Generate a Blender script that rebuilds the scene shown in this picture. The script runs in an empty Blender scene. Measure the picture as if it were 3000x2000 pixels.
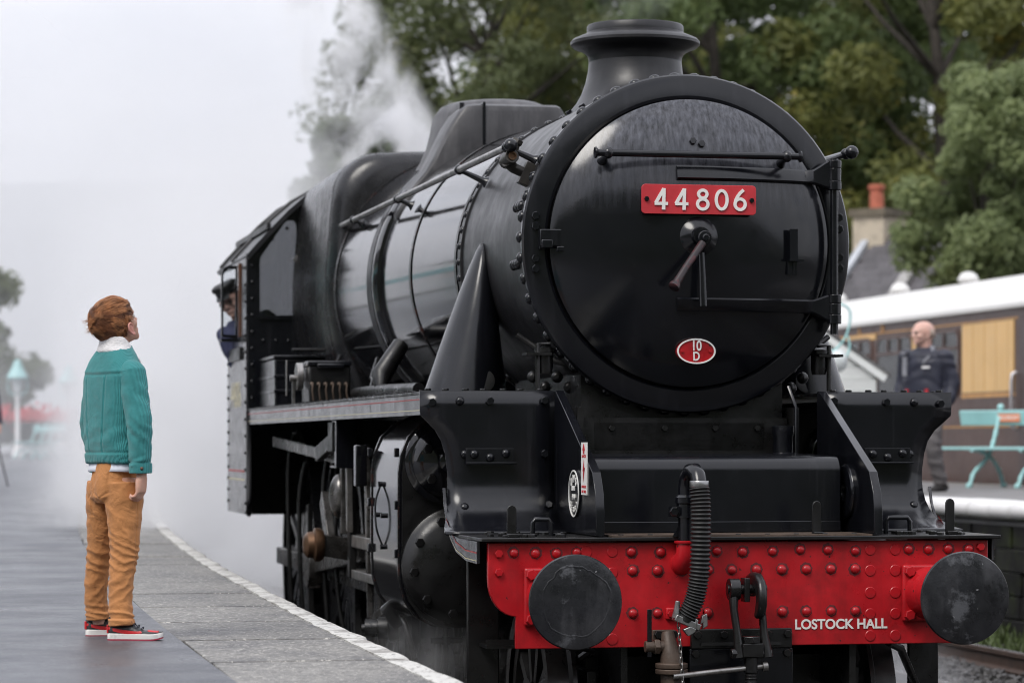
import bpy, bmesh, math, random
from math import sin, cos, pi, radians, sqrt, atan2, exp
from mathutils import Vector, Matrix, noise

random.seed(7)
SC = bpy.context.scene
COL = SC.collection

# ------------------------------------------------------------------ camera
cam_d = bpy.data.cameras.new('camera')
cam = bpy.data.objects.new('camera', cam_d)
COL.objects.link(cam)
SC.camera = cam
cam.location = (0, 0, 1.73)
cam.rotation_euler = (radians(90), 0, 0)
cam_d.sensor_width = 36
cam_d.lens = 103.8
cam_d.shift_y = 0.099
cam_d.clip_start = 0.1
cam_d.clip_end = 9000
cam_d.dof.use_dof = True
cam_d.dof.focus_distance = 13.1
cam_d.dof.aperture_fstop = 3.2

# ------------------------------------------------------------------ sky, sun, exposure
SUN_EL, SUN_AZ = radians(50), radians(-145)      # azimuth measured from +Y towards +X
world = bpy.data.worlds.new('World')
SC.world = world
world.use_nodes = True
wn, wl = world.node_tree.nodes, world.node_tree.links
wn.clear()
w_out = wn.new('ShaderNodeOutputWorld')
w_bg = wn.new('ShaderNodeBackground')
w_bg.inputs['Strength'].default_value = 0.1
w_sky = wn.new('ShaderNodeTexSky')
w_sky.sky_type = 'NISHITA'
w_sky.sun_disc = False
w_sky.sun_elevation = SUN_EL
w_sky.sun_rotation = SUN_AZ
w_tc = wn.new('ShaderNodeTexCoord')
w_map = wn.new('ShaderNodeMapping'); w_map.inputs['Scale'].default_value = (1, 1, 2.4)
w_noise = wn.new('ShaderNodeTexNoise')
w_noise.inputs['Scale'].default_value = 8.0
w_noise.inputs['Detail'].default_value = 5
w_noise.inputs['Roughness'].default_value = 0.55
w_ramp = wn.new('ShaderNodeValToRGB')
w_ramp.color_ramp.elements[0].position = 0.36
w_ramp.color_ramp.elements[0].color = (5.7, 5.95, 6.8, 1)
w_ramp.color_ramp.elements[1].position = 0.6
w_ramp.color_ramp.elements[1].color = (8.7, 8.7, 9.2, 1)
w_mix = wn.new('ShaderNodeMix'); w_mix.data_type = 'RGBA'
w_mix.inputs['Factor'].default_value = 0.93       # overcast: cloud over nearly all of the clear sky
wl.new(w_tc.outputs['Generated'], w_map.inputs['Vector'])
wl.new(w_map.outputs['Vector'], w_noise.inputs['Vector'])
wl.new(w_noise.outputs['Fac'], w_ramp.inputs['Fac'])
wl.new(w_sky.outputs['Color'], w_mix.inputs['A'])
wl.new(w_ramp.outputs['Color'], w_mix.inputs['B'])
# standard overcast sky: brighter towards the zenith
w_sx = wn.new('ShaderNodeSeparateXYZ'); wl.new(w_tc.outputs['Generated'], w_sx.inputs[0])
w_mr = wn.new('ShaderNodeMapRange'); w_mr.inputs['From Min'].default_value = 0.0; w_mr.inputs['From Max'].default_value = 1.0
w_mr.inputs['To Min'].default_value = 1.0; w_mr.inputs['To Max'].default_value = 1.5
wl.new(w_sx.outputs['Z'], w_mr.inputs['Value'])
w_mul = wn.new('ShaderNodeMix'); w_mul.data_type = 'RGBA'; w_mul.blend_type = 'MULTIPLY'; w_mul.inputs['Factor'].default_value = 1.0
wl.new(w_mix.outputs['Result'], w_mul.inputs['A']); wl.new(w_mr.outputs['Result'], w_mul.inputs['B'])
wl.new(w_mul.outputs['Result'], w_bg.inputs['Color'])
wl.new(w_bg.outputs['Background'], w_out.inputs['Surface'])

sun_d = bpy.data.lights.new('sun', 'SUN')
sun_d.energy = 1.5
sun_d.angle = radians(25)
sun_d.color = (1.0, 0.96, 0.9)
sun = bpy.data.objects.new('sun', sun_d)
COL.objects.link(sun)
sdir = Vector((sin(SUN_AZ) * cos(SUN_EL), cos(SUN_AZ) * cos(SUN_EL), sin(SUN_EL)))
sun.rotation_euler = (-sdir).to_track_quat('-Z', 'Y').to_euler()

SC.view_settings.view_transform = 'Standard'
SC.view_settings.look = 'None'
SC.view_settings.exposure = 0.42
SC.view_settings.gamma = 1.0
SC.view_settings.use_curve_mapping = False
SC.render.engine = 'CYCLES'
SC.cycles.use_denoising = True
try:
    SC.cycles.denoiser = 'OPENIMAGEDENOISE'
    SC.cycles.denoising_input_passes = 'RGB_ALBEDO_NORMAL'
except Exception:
    pass
SC.cycles.filter_width = 1.0
SC.cycles.max_bounces = 24
SC.cycles.diffuse_bounces = 3
SC.cycles.glossy_bounces = 4
SC.cycles.transmission_bounces = 6
SC.cycles.transparent_max_bounces = 12
SC.cycles.volume_bounces = 20
SC.cycles.volume_step_rate = 1.0
SC.cycles.volume_max_steps = 96
SC.cycles.caustics_reflective = False
SC.cycles.caustics_refractive = False
SC.cycles.sample_clamp_indirect = 6

# ------------------------------------------------------------------ materials
MATS = {}


def mk(name, col, rough=0.5, metal=0.0, spec=0.5, var=0.15, vs=3.0, rvar=0.08, bump=0.0, bs=60.0,
       streak=None, streak_amt=0.0, streak_scale=(14, 14, 0.8), streak_pos=(0.5, 0.75),
       dirt=None, dirt_scale=6.0, dirt_pos=(0.55, 0.75), dirt_amt=1.0,
       speck=None, speck_scale=40.0, speck_pos=0.72, coat=0.0, trans=0.0, sss=0.0, sheen=0.0, zgrad=None, vary_obj=0.0):
    m = bpy.data.materials.new(name)
    m.use_nodes = True
    nt = m.node_tree
    N, L = nt.nodes, nt.links
    b = N['Principled BSDF']
    tc = N.new('ShaderNodeTexCoord')
    co = tc.outputs['Object']

    def nz(scale, detail=5, vec=None, rough_=0.6):
        n = N.new('ShaderNodeTexNoise')
        n.inputs['Scale'].default_value = scale
        n.inputs['Detail'].default_value = detail
        n.inputs['Roughness'].default_value = rough_
        L.new(vec if vec is not None else co, n.inputs['Vector'])
        return n.outputs['Fac']

    def ramp(fac, p0, p1):
        r = N.new('ShaderNodeMapRange')
        r.inputs['From Min'].default_value = p0
        r.inputs['From Max'].default_value = p1
        L.new(fac, r.inputs['Value'])
        return r.outputs['Result']

    def mixc(fac, a, bcol):
        x = N.new('ShaderNodeMix'); x.data_type = 'RGBA'
        if isinstance(fac, float):
            x.inputs['Factor'].default_value = fac
        else:
            L.new(fac, x.inputs['Factor'])
        for sock, v in (('A', a), ('B', bcol)):
            if isinstance(v, tuple):
                x.inputs[sock].default_value = (*v[:3], 1)
            else:
                L.new(v, x.inputs[sock])
        return x.outputs['Result']

    def mul(a, k):
        x = N.new('ShaderNodeMath'); x.operation = 'MULTIPLY'
        L.new(a, x.inputs[0])
        if isinstance(k, float):
            x.inputs[1].default_value = k
        else:
            L.new(k, x.inputs[1])
        return x.outputs[0]

    lo = tuple(c * (1 - var) for c in col)
    hi = tuple(min(1, c * (1 + var)) for c in col)
    c = mixc(ramp(nz(vs), 0.3, 0.7), lo, hi)
    if vary_obj:
        oi = N.new('ShaderNodeObjectInfo')
        hs = N.new('ShaderNodeHueSaturation')
        L.new(ramp(oi.outputs['Random'], 0.0, 1.0), hs.inputs['Value'])
        r_ = hs.inputs['Value'].links[0].from_node
        r_.inputs['To Min'].default_value = 1 - vary_obj
        r_.inputs['To Max'].default_value = 1 + vary_obj
        L.new(c, hs.inputs['Color'])
        c = hs.outputs['Color']
    rgh = None
    if streak is not None:
        mp = N.new('ShaderNodeMapping')
        mp.inputs['Scale'].default_value = streak_scale
        L.new(co, mp.inputs['Vector'])
        f = ramp(nz(1.0, 6, mp.outputs['Vector']), *streak_pos)
        f = mul(f, float(streak_amt))
        if zgrad is not None:
            sx = N.new('ShaderNodeSeparateXYZ'); L.new(co, sx.inputs[0])
            f = mul(f, ramp(sx.outputs['Z'], zgrad[0], zgrad[1]))
        c = mixc(f, c, streak)
    if dirt is not None:
        f = mul(ramp(nz(dirt_scale, 8, None, 0.7), *dirt_pos), float(dirt_amt))
        c = mixc(f, c, dirt)
    if speck is not None:
        f = ramp(nz(speck_scale, 2), speck_pos, speck_pos + 0.03)
        c = mixc(f, c, speck)
    L.new(c, b.inputs['Base Color'])
    r2 = N.new('ShaderNodeMapRange')
    r2.inputs['From Min'].default_value = 0.25
    r2.inputs['From Max'].default_value = 0.75
    r2.inputs['To Min'].default_value = max(0.02, rough - rvar)
    r2.inputs['To Max'].default_value = min(1, rough + rvar)
    L.new(nz(vs * 2.3, 6), r2.inputs['Value'])
    L.new(r2.outputs['Result'], b.inputs['Roughness'])
    b.inputs['Metallic'].default_value = metal
    b.inputs['Specular IOR Level'].default_value = spec
    if coat:
        b.inputs['Coat Weight'].default_value = coat
        b.inputs['Coat Roughness'].default_value = 0.08
    if trans:
        b.inputs['Transmission Weight'].default_value = trans
    if sss:
        b.inputs['Subsurface Weight'].default_value = sss
        b.inputs['Subsurface Radius'].default_value = (0.02, 0.008, 0.005)
        b.inputs['Subsurface Scale'].default_value = 0.5
    if sheen:
        b.inputs['Sheen Weight'].default_value = sheen
    if bump:
        bp = N.new('ShaderNodeBump')
        bp.inputs['Strength'].default_value = bump
        bp.inputs['Distance'].default_value = 0.004
        L.new(nz(bs, 4), bp.inputs['Height'])
        L.new(bp.outputs['Normal'], b.inputs['Normal'])
    MATS[name] = m
    return m


# ------------------------------------------------------------------ mesh builder
class MB:
    def __init__(s):
        s.v, s.f = [], []

    def add(s, vs, fs):
        o = len(s.v)
        s.v += [tuple(p) for p in vs]
        s.f += [tuple(i + o for i in f) for f in fs]
        return s

    def box(s, x0, x1, y0, y1, z0, z1):
        vs = [(x, y, z) for z in (z0, z1) for y in (y0, y1) for x in (x0, x1)]
        return s.add(vs, [(0, 2, 3, 1), (4, 5, 7, 6), (0, 1, 5, 4), (2, 6, 7, 3), (0, 4, 6, 2), (1, 3, 7, 5)])

    def obox(s, c, ax, ay, az):
        c, ax, ay, az = map(Vector, (c, ax, ay, az))
        vs = [c + ax * i + ay * j + az * k for k in (-1, 1) for j in (-1, 1) for i in (-1, 1)]
        return s.add(vs, [(0, 2, 3, 1), (4, 5, 7, 6), (0, 1, 5, 4), (2, 6, 7, 3), (0, 4, 6, 2), (1, 3, 7, 5)])

    def bar(s, p0, p1, w, h, up=(0, 0, 1)):
        p0, p1 = Vector(p0), Vector(p1)
        d = p1 - p0
        u = Vector(up)
        sd = d.cross(u).normalized() if d.cross(u).length > 1e-6 else Vector((1, 0, 0))
        u = sd.cross(d).normalized()
        return s.obox((p0 + p1) / 2, d / 2, sd * w / 2, u * h / 2)

    def loft(s, rings, closed=True, cap0=True, cap1=True):
        n = len(rings[0])
        vs = [p for r in rings for p in r]
        fs = []
        for i in range(len(rings) - 1):
            for j in range(n if closed else n - 1):
                k = (j + 1) % n
                fs.append((i * n + j, i * n + k, (i + 1) * n + k, (i + 1) * n + j))
        if closed and cap0:
            fs.append(tuple(range(n - 1, -1, -1)))
        if closed and cap1:
            fs.append(tuple((len(rings) - 1) * n + j for j in range(n)))
        return s.add(vs, fs)

    def tube(s, path, r, seg=12, caps=True, squash=None):
        P = [Vector(p) for p in path]
        R = r if isinstance(r, (list, tuple)) else [r] * len(P)
        rings = []
        nrm = None
        for i, p in enumerate(P):
            t = (P[min(i + 1, len(P) - 1)] - P[max(i - 1, 0)]).normalized()
            if nrm is None:
                a = Vector((0, 0, 1)) if abs(t.z) < 0.9 else Vector((1, 0, 0))
                nrm = t.cross(a).normalized()
            nrm = (nrm - t * nrm.dot(t)).normalized()
            b = t.cross(nrm)
            rings.append([p + (nrm * cos(2 * pi * k / seg) + b * sin(2 * pi * k / seg)) * R[i] for k in range(seg)])
        return s.loft(rings, True, caps, caps)

    def cyl(s, p0, p1, r0, r1=None, seg=24):
        return s.tube([p0, p1], [r0, r0 if r1 is None else r1], seg)

    def lathe(s, prof, origin=(0, 0, 0), axis=(0, 0, 1), seg=48, cap0=True, cap1=True):
        """prof: (radius, distance along axis)"""
        ax = Vector(axis).normalized()
        a = Vector((1, 0, 0)) if abs(ax.x) < 0.9 else Vector((0, 0, 1))
        e1 = (a - ax * a.dot(ax)).normalized()
        e2 = ax.cross(e1)
        o = Vector(origin)
        rings = [[o + ax * h + (e1 * cos(2 * pi * k / seg) + e2 * sin(2 * pi * k / seg)) * r for k in range(seg)] for r, h in prof]
        return s.loft(rings, True, cap0, cap1)

    def prism(s, poly, plane, a, b):
        """poly in plane 'xz','yz','xy' extruded along the remaining axis a->b"""
        def pt(p, t):
            return {'xz': (p[0], t, p[1]), 'yz': (t, p[0], p[1]), 'xy': (p[0], p[1], t)}[plane]
        n = len(poly)
        vs = [pt(p, a) for p in poly] + [pt(p, b) for p in poly]
        fs = [tuple(range(n)), tuple(range(2 * n - 1, n - 1, -1))]
        fs += [(j, n + j, n + (j + 1) % n, (j + 1) % n) for j in range(n)]
        return s.add(vs, fs)

    def sphere(s, c, r, seg=16, rings=10, scale=(1, 1, 1), rot=None):
        c = Vector(c)
        rs = []
        for i in range(rings + 1):
            t = pi * i / rings
            rr = max(1e-4, sin(t))
            ring = []
            for k in range(seg):
                p = Vector((rr * cos(2 * pi * k / seg) * r * scale[0], rr * sin(2 * pi * k / seg) * r * scale[1], -cos(t) * r * scale[2]))
                if rot is not None:
                    p = rot @ p
                ring.append(c + p)
            rs.append(ring)
        return s.loft(rs)

    def build(s, name, mat, parent=None, smooth=35, bevel=0.0, bseg=2, solid=0.0, loc=None, fix=True):
        me = bpy.data.meshes.new(name)
        me.from_pydata([tuple(p) for p in s.v], [], s.f)
        if fix:
            bm = bmesh.new(); bm.from_mesh(me)
            bmesh.ops.remove_doubles(bm, verts=bm.verts, dist=1e-6)
            bmesh.ops.recalc_face_normals(bm, faces=bm.faces)
            bm.to_mesh(me); bm.free()
        return link(name, me, mat, parent, smooth, bevel, bseg, solid, loc)


def link(name, me, mat, parent=None, smooth=35, bevel=0.0, bseg=2, solid=0.0, loc=None):
    if smooth:
        me.polygons.foreach_set('use_smooth', [True] * len(me.polygons))
        if smooth < 180:
            me.set_sharp_from_angle(angle=radians(smooth))
    if mat is not None and len(me.materials) == 0:
        me.materials.append(mat)
    o = bpy.data.objects.new(name, me)
    COL.objects.link(o)
    if parent is not None:
        o.parent = parent
    if loc is not None:
        o.location = loc
    if solid:
        md = o.modifiers.new('solid', 'SOLIDIFY'); md.thickness = solid; md.offset = 0
    if bevel:
        md = o.modifiers.new('bevel', 'BEVEL')
        md.width = bevel; md.segments = bseg; md.limit_method = 'ANGLE'; md.angle_limit = radians(40)
        md.harden_normals = False
    return o


def tag(o, label=None, cat=None, group=None, kind=None):
    for k, v in (('label', label), ('category', cat), ('group', group), ('kind', kind)):
        if v:
            o[k] = v
    return o


def empty(name, loc, rz=0.0, label=None, cat=None, group=None):
    o = bpy.data.objects.new(name, None)
    COL.objects.link(o)
    o.empty_display_size = 0.1
    o.location = loc
    o.rotation_euler = (0, 0, rz)
    return tag(o, label, cat, group)


def put(name, me, parent, loc, nrm=(0, 0, 1), scale=1.0, spin=0.0):
    """a light copy that shares mesh data, its +Z turned to nrm"""
    o = bpy.data.objects.new(name, me)
    COL.objects.link(o)
    o.parent = parent
    o.location = loc
    q = Vector(nrm).to_track_quat('Z', 'Y')
    o.rotation_euler = (q.to_matrix() @ Matrix.Rotation(spin, 3, 'Z')).to_euler()
    if scale != 1.0:
        o.scale = (scale,) * 3
    return o


def copy_tree(o, parent=None):
    c = o.copy(); COL.objects.link(c)
    c.parent = parent
    for ch in list(o.children):
        copy_tree(ch, c)
    return c


def mesh_of(mb, name, mat, smooth=35):
    me = bpy.data.meshes.new(name)
    me.from_pydata([tuple(p) for p in mb.v], [], mb.f)
    bm = bmesh.new(); bm.from_mesh(me)
    bmesh.ops.remove_doubles(bm, verts=bm.verts, dist=1e-6)
    bmesh.ops.recalc_face_normals(bm, faces=bm.faces)
    bm.to_mesh(me); bm.free()
    me.polygons.foreach_set('use_smooth', [True] * len(me.polygons))
    me.set_sharp_from_angle(angle=radians(smooth))
    me.materials.append(mat)
    return me


def remesh(mb, voxel, smooth_it=6, factor=0.5):
    """union of overlapping shapes as one continuous skin"""
    me = bpy.data.meshes.new('tmp')
    me.from_pydata([tuple(p) for p in mb.v], [], mb.f)
    bm = bmesh.new(); bm.from_mesh(me)
    bmesh.ops.recalc_face_normals(bm, faces=bm.faces)
    bm.to_mesh(me); bm.free()
    o = bpy.data.objects.new('tmp', me)
    COL.objects.link(o)
    md = o.modifiers.new('r', 'REMESH'); md.mode = 'VOXEL'; md.voxel_size = voxel
    ms = o.modifiers.new('s', 'SMOOTH'); ms.iterations = smooth_it; ms.factor = factor
    dg = bpy.context.evaluated_depsgraph_get()
    out = bpy.data.meshes.new_from_object(o.evaluated_get(dg))
    bpy.data.objects.remove(o)
    bpy.data.meshes.remove(me)
    return out


def displace(me, fn):
    """move each vertex along its normal by fn(co, normal)"""
    ns = [v.normal.copy() for v in me.vertices]
    for v, n in zip(me.vertices, ns):
        v.co = v.co + n * fn(v.co, n)
    me.update()


def ell(c, ax, ay, n=24, p=2.0):
    """superellipse ring around c with half-axis vectors ax, ay"""
    c, ax, ay = Vector(c), Vector(ax), Vector(ay)
    out = []
    for k in range(n):
        t = 2 * pi * k / n
        ct, st = cos(t), sin(t)
        out.append(c + ax * (abs(ct) ** (2 / p) * (1 if ct >= 0 else -1)) + ay * (abs(st) ** (2 / p) * (1 if st >= 0 else -1)))
    return out


def text(name, body, mat, parent, loc, rot, size, extrude=0.002, offset=0.0, align='CENTER', sx=1.0):
    cu = bpy.data.curves.new(name, 'FONT')
    cu.body = body
    cu.size = size
    cu.extrude = extrude
    cu.offset = offset
    cu.align_x = align
    cu.align_y = 'CENTER'
    cu.materials.append(mat)
    tmp = bpy.data.objects.new(name, cu)
    me = bpy.data.meshes.new_from_object(tmp)
    bpy.data.objects.remove(tmp)
    bpy.data.curves.remove(cu)
    me.name = name
    if len(me.materials) == 0:
        me.materials.append(mat)
    o = bpy.data.objects.new(name, me)
    COL.objects.link(o)
    o.parent = parent
    o.location = loc
    o.rotation_euler = rot
    o.scale = (sx, 1, 1)
    return o


def fb(p, s, seed=0.0, octv=4):
    return noise.fractal(Vector((p[0] * s + seed, p[1] * s - seed * 1.7, p[2] * s + seed * 0.6)), 1.0, 2.0, octv)


# paints
BLK = mk('black_satin_paint', (0.005, 0.0054, 0.0075), 0.2, var=0.25, vs=2.5, rvar=0.07, streak=(0.05, 0.05, 0.058), streak_amt=0.28, streak_scale=(18, 18, 0.9), streak_pos=(0.56, 0.8), bump=0.04, bs=22, dirt=(0.03, 0.029, 0.029), dirt_scale=9, dirt_pos=(0.64, 0.85), dirt_amt=0.35)
GLS = mk('black_gloss_paint', (0.005, 0.005, 0.0065), 0.09, var=0.2, vs=2, rvar=0.05, streak=(0.03, 0.03, 0.033), streak_amt=0.35, streak_scale=(3, 40, 3), streak_pos=(0.5, 0.8), coat=0.3, bump=0.03, bs=5)
SOOT = mk('sooty_black', (0.011, 0.0108, 0.0125), 0.38, var=0.35, vs=3, rvar=0.1, streak=(0.05, 0.048, 0.048), streak_amt=0.3, streak_scale=(10, 10, 1.2), streak_pos=(0.52, 0.8), bump=0.12, bs=45)
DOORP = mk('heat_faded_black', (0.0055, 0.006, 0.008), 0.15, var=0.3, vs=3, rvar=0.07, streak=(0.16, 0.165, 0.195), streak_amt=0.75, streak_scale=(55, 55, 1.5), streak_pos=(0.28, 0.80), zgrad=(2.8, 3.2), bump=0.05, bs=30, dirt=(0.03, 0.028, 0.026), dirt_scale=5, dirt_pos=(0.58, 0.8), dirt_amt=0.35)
DARK = mk('oily_black_iron', (0.007, 0.0068, 0.007), 0.34, var=0.4, vs=5, rvar=0.15, bump=0.2, bs=50, dirt=(0.035, 0.028, 0.023), dirt_scale=8, dirt_pos=(0.62, 0.85), dirt_amt=0.5)
RED = mk('red_beam_paint', (0.44, 0.011, 0.017), 0.32, var=0.28, vs=3.5, rvar=0.1, dirt=(0.09, 0.012, 0.012), dirt_scale=6, dirt_pos=(0.48, 0.8), dirt_amt=0.75, speck=(0.03, 0.018, 0.018), speck_scale=34, speck_pos=0.685, streak=(0.16, 0.012, 0.014), streak_amt=0.4, streak_scale=(18, 18, 1.0), streak_pos=(0.52, 0.8), bump=0.08, bs=35)
PLATE_RED = mk('number_plate_red', (0.52, 0.035, 0.045), 0.4, var=0.12, vs=8, bump=0.1)
WHITE = mk('white_enamel', (0.8, 0.79, 0.76), 0.4, var=0.06, vs=20)
STEEL = mk('worn_steel', (0.32, 0.31, 0.30), 0.36, metal=0.85, var=0.3, vs=8, rvar=0.12, dirt=(0.06, 0.045, 0.035), dirt_scale=10, dirt_pos=(0.5, 0.8))
BRASS = mk('tarnished_brass', (0.15, 0.085, 0.05), 0.4, metal=0.8, var=0.3, vs=10)
ALU = mk('bright_alloy', (0.36, 0.36, 0.36), 0.36, metal=0.9, var=0.15, vs=14, dirt=(0.12, 0.11, 0.1), dirt_scale=30, dirt_pos=(0.5, 0.75))
RUST = mk('brown_grease_iron', (0.085, 0.06, 0.045), 0.55, var=0.4, vs=14, bump=0.4, bs=60, metal=0.2)
RUBBER = mk('black_rubber', (0.014, 0.014, 0.014), 0.5, var=0.2, vs=20, rvar=0.05)
BUFF = mk('greasy_buffer_face', (0.014, 0.0145, 0.017), 0.3, var=0.4, vs=5, rvar=0.2, dirt=(0.17, 0.175, 0.19), dirt_scale=4.2, dirt_pos=(0.56, 0.62), dirt_amt=0.42, bump=0.7, bs=14, speck=(0.2, 0.2, 0.21), speck_scale=30, speck_pos=0.72, streak=(0.06, 0.06, 0.065), streak_amt=0.7, streak_scale=(9, 9, 3), streak_pos=(0.5, 0.7))
LINE_RED = mk('lining_red', (0.35, 0.03, 0.03), 0.4, var=0.1)
LINE_CREAM = mk('lining_cream', (0.55, 0.5, 0.33), 0.4, var=0.1)
VAL = mk('streaky_valance_black', (0.012, 0.012, 0.015), 0.2, var=0.3, vs=4, rvar=0.1, streak=(0.2, 0.2, 0.21), streak_amt=0.75, streak_scale=(30, 22, 1.0), streak_pos=(0.46, 0.72))
# =================================================================== STEAM LOCOMOTIVE
# local axes of the engine: x across (to its right as seen from the front), y back along the boiler, z up from the rail
ENG_O = Vector((1.027, 13.163, 0.0)); ENG_A = radians(11.5)


def EW(u, v, z):
    """engine coordinates to world"""
    return Vector((ENG_O.x + u * cos(ENG_A) - v * sin(ENG_A), ENG_O.y + u * sin(ENG_A) + v * cos(ENG_A), z))


eng = empty('steam_locomotive', ENG_O, ENG_A, 'black steam locomotive with red buffer beam and number plate 44806 on its smokebox door', 'steam locomotive')
ZC = 2.68

_m = MB(); _m.lathe([(0.0215, -0.004), (0.0205, 0.006), (0.016, 0.0125), (0.009, 0.016), (0.001, 0.017)], seg=14, cap0=False)
RIV_RED = mesh_of(_m, 'rivet', RED, 60)
RIV_BLK = mesh_of(_m, 'rivet', BLK, 60)
# grime collects in a ring round each rivet of the beam
GRIME = mk('rivet_grime', (0.11, 0.011, 0.013), 0.6, var=0.4, vs=60)
_n = len(RIV_RED.polygons)
_bm = bmesh.new(); _bm.from_mesh(RIV_RED)
for _r0, _r1, _h in ((0.0195, 0.0285, 0.0012),):
    _a = [_bm.verts.new((_r0 * cos(2 * pi * k / 20), _r0 * sin(2 * pi * k / 20), _h)) for k in range(20)]
    _b = [_bm.verts.new((_r1 * (1 + .08 * sin(k * 2.3)) * cos(2 * pi * k / 20), _r1 * (1 + .08 * sin(k * 2.3)) * sin(2 * pi * k / 20) - .003, 0.0004)) for k in range(20)]
    for k in range(20):
        _f = _bm.faces.new((_a[k], _a[(k + 1) % 20], _b[(k + 1) % 20], _b[k])); _f.material_index = 1
_bm.to_mesh(RIV_RED); _bm.free(); RIV_RED.materials.append(GRIME)
_m = MB(); _m.lathe([(0.026, -0.003), (0.0255, 0.0025), (0.023, 0.0045), (0.001, 0.005)], seg=16, cap0=False)
FLAT_RED = mesh_of(_m, 'flush_rivet', RED, 30)
_m = MB(); _m.lathe([(0.02, -0.003), (0.02, 0.014), (0.017, 0.017), (0.001, 0.0175)], seg=6, cap0=False)
HEX_BLK = mesh_of(_m, 'hex_bolt', BLK, 20)
HEX_RED = mesh_of(_m, 'hex_bolt', RED, 20)
HEX_DARK = mesh_of(_m, 'hex_bolt', DARK, 20)

def smoothpath(pts, n):
    P = [Vector(p) for p in pts]
    out = []
    for i in range(len(P) - 1):
        a, b, c, d = P[max(i - 1, 0)], P[i], P[i + 1], P[min(i + 2, len(P) - 1)]
        for k in range(n):
            t = k / n
            out.append(0.5 * ((2 * b) + (c - a) * t + (2 * a - 5 * b + 4 * c - d) * t * t + (3 * b - a - 3 * c + d) * t ** 3))
    out.append(P[-1])
    return out



# ---- main frames and what fills the dark below the boiler
m = MB()
for s in (-1, 1):
    m.box(s * 0.53 - 0.015, s * 0.53 + 0.015, 0.05, 0.92, 0.62, 1.29)
    m.box(s * 0.53 - 0.015, s * 0.53 + 0.015, 0.921, 9.5, 0.62, 1.9)
for v in (1.0, 1.9, 2.9, 3.9, 5.2, 6.6, 8.2):
    m.box(-0.51, 0.51, v, v + 0.03, 0.7, 1.85)
m.box(-0.5, 0.5, 1.05, 2.6, 1.3, 2.2)
m.build('frame', DARK, eng)

# ---- buffer beam
right = [(-1.155, 1.292), (-1.155, 1.128)]
for k in range(9):
    t = pi / 2 * k / 8
    right.append((-1.155 + 0.125 * (1 - cos(t)), 1.128 - 0.16 * sin(t)))
right += [(-1.03, 0.826)]
poly = right + [(-x, z) for x, z in reversed(right)]
m = MB(); m.prism(poly, 'xz', 0.0, 0.032)
beam = m.build('buffer_beam', RED, eng, 30, 0.004)
for u in (-1.04, -0.944, -0.849, -0.758, -0.51, -0.376, -0.118, 0.0, 0.139, 0.268, 0.397, 0.525, 0.776, 0.87, 0.964, 1.063):
    put('rivet', RIV_RED, beam, (u, 0, 1.25 + 0.005 * random.uniform(-1, 1)), (0, -1, 0), random.uniform(0.94, 1.05), random.random() * 6)
for u in (-0.504, -0.39, -0.275, -0.157, -0.049, 0.065, 0.182, 0.297, 0.411, 0.525):
    put('rivet', RIV_RED, beam, (u, 0, 1.165), (0, -1, 0), random.uniform(0.94, 1.05), random.random() * 6)
for u in (-0.502, -0.39, -0.16, 0.184, 0.297, 0.413, 0.527):
    put('rivet', RIV_RED, beam, (u, 0, 0.976), (0, -1, 0), random.uniform(0.94, 1.05), random.random() * 6)
for s in (-1, 1):
    for z in (1.25, 1.157, 1.058, 0.963, 0.864):
        for u in (0.596, 0.714):
            if s < 0 and z < 1.2 and u > 0.7:
                continue
            put('flush_rivet', FLAT_RED, beam, (s * u, 0, z), (0, -1, 0), random.uniform(0.94, 1.04))
for u, z in ((-1.108, 1.245), (-1.108, 1.163), (1.118, 1.26)):
    put('hex_bolt', HEX_RED, beam, (u, 0, z), (0, -1, 0), 0.95, random.random())
t = text('lettering', 'LOSTOCK HALL', WHITE, beam, (0.458, -0.0025, 0.917), (radians(90), 0, 0), 0.061, 0.0012, 0.0016, sx=0.985)

# ---- buffers
def buffer(s):
    u, z = s * 0.87, 1.055
    m = MB()
    m.obox((u, -0.012, z), (0.128, 0, 0), (0, 0.014, 0), (0, 0, 0.128))
    base = m.build('buffer', RED, eng, 30, 0.012, 3)
    m = MB()
    m.lathe([(0.122, -0.02), (0.118, 0.03), (0.105, 0.06), (0.103, 0.22), (0.11, 0.225), (0.11, 0.25), (0.1, 0.252)], (u, 0, z), (0, -1, 0), 40)
    m.build('buffer_socket', RED, base, 35)
    m = MB()
    m.lathe([(0.07, 0.2), (0.068, 0.44), (0.1, 0.455), (0.19, 0.458), (0.2, 0.464), (0.2035, 0.474), (0.199, 0.484), (0.17, 0.4905), (0.1, 0.4965), (0.001, 0.499)], (u, 0, z), (0, -1, 0), 64)
    bh = m.build('buffer_head', BUFF, base, 35)
    m = MB(); rg = []
    rr = random.Random(7 + s)
    for k in range(73):
        a = 2 * pi * k / 72
        e = 1 + 0.10 * fb((cos(a) * 1.3 + s, sin(a) * 1.3, 1.0), 1.0, 2.0, 4) + 0.012 * rr.uniform(-1, 1)
        R0 = (0.148 if s < 0 else 0.118) * e
        w_ = 0.006 + 0.004 * rr.random()
        pt = lambda r, h: (u + r * cos(a), -0.4905 - 0.0065 * (1 - min(1, r / .17)) - h, z + r * sin(a) * (1.0 if s < 0 else .95))
        rg.append([pt(R0 - w_, -.001), pt(R0 - w_ * .3, .0022), pt(R0 + w_ * .4, .0018), pt(R0 + w_, -.001)])
    m.loft(rg, False)
    m.build('grease_rim', BUFF, bh, 60)
    for du in (-0.098, 0.098):
        for dz in (-0.098, 0.098):
            put('hex_bolt', HEX_RED, base, (u + du, -0.026, z + dz), (0, -1, 0), 1.25, 0.3)


buffer(-1); buffer(1)

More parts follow.
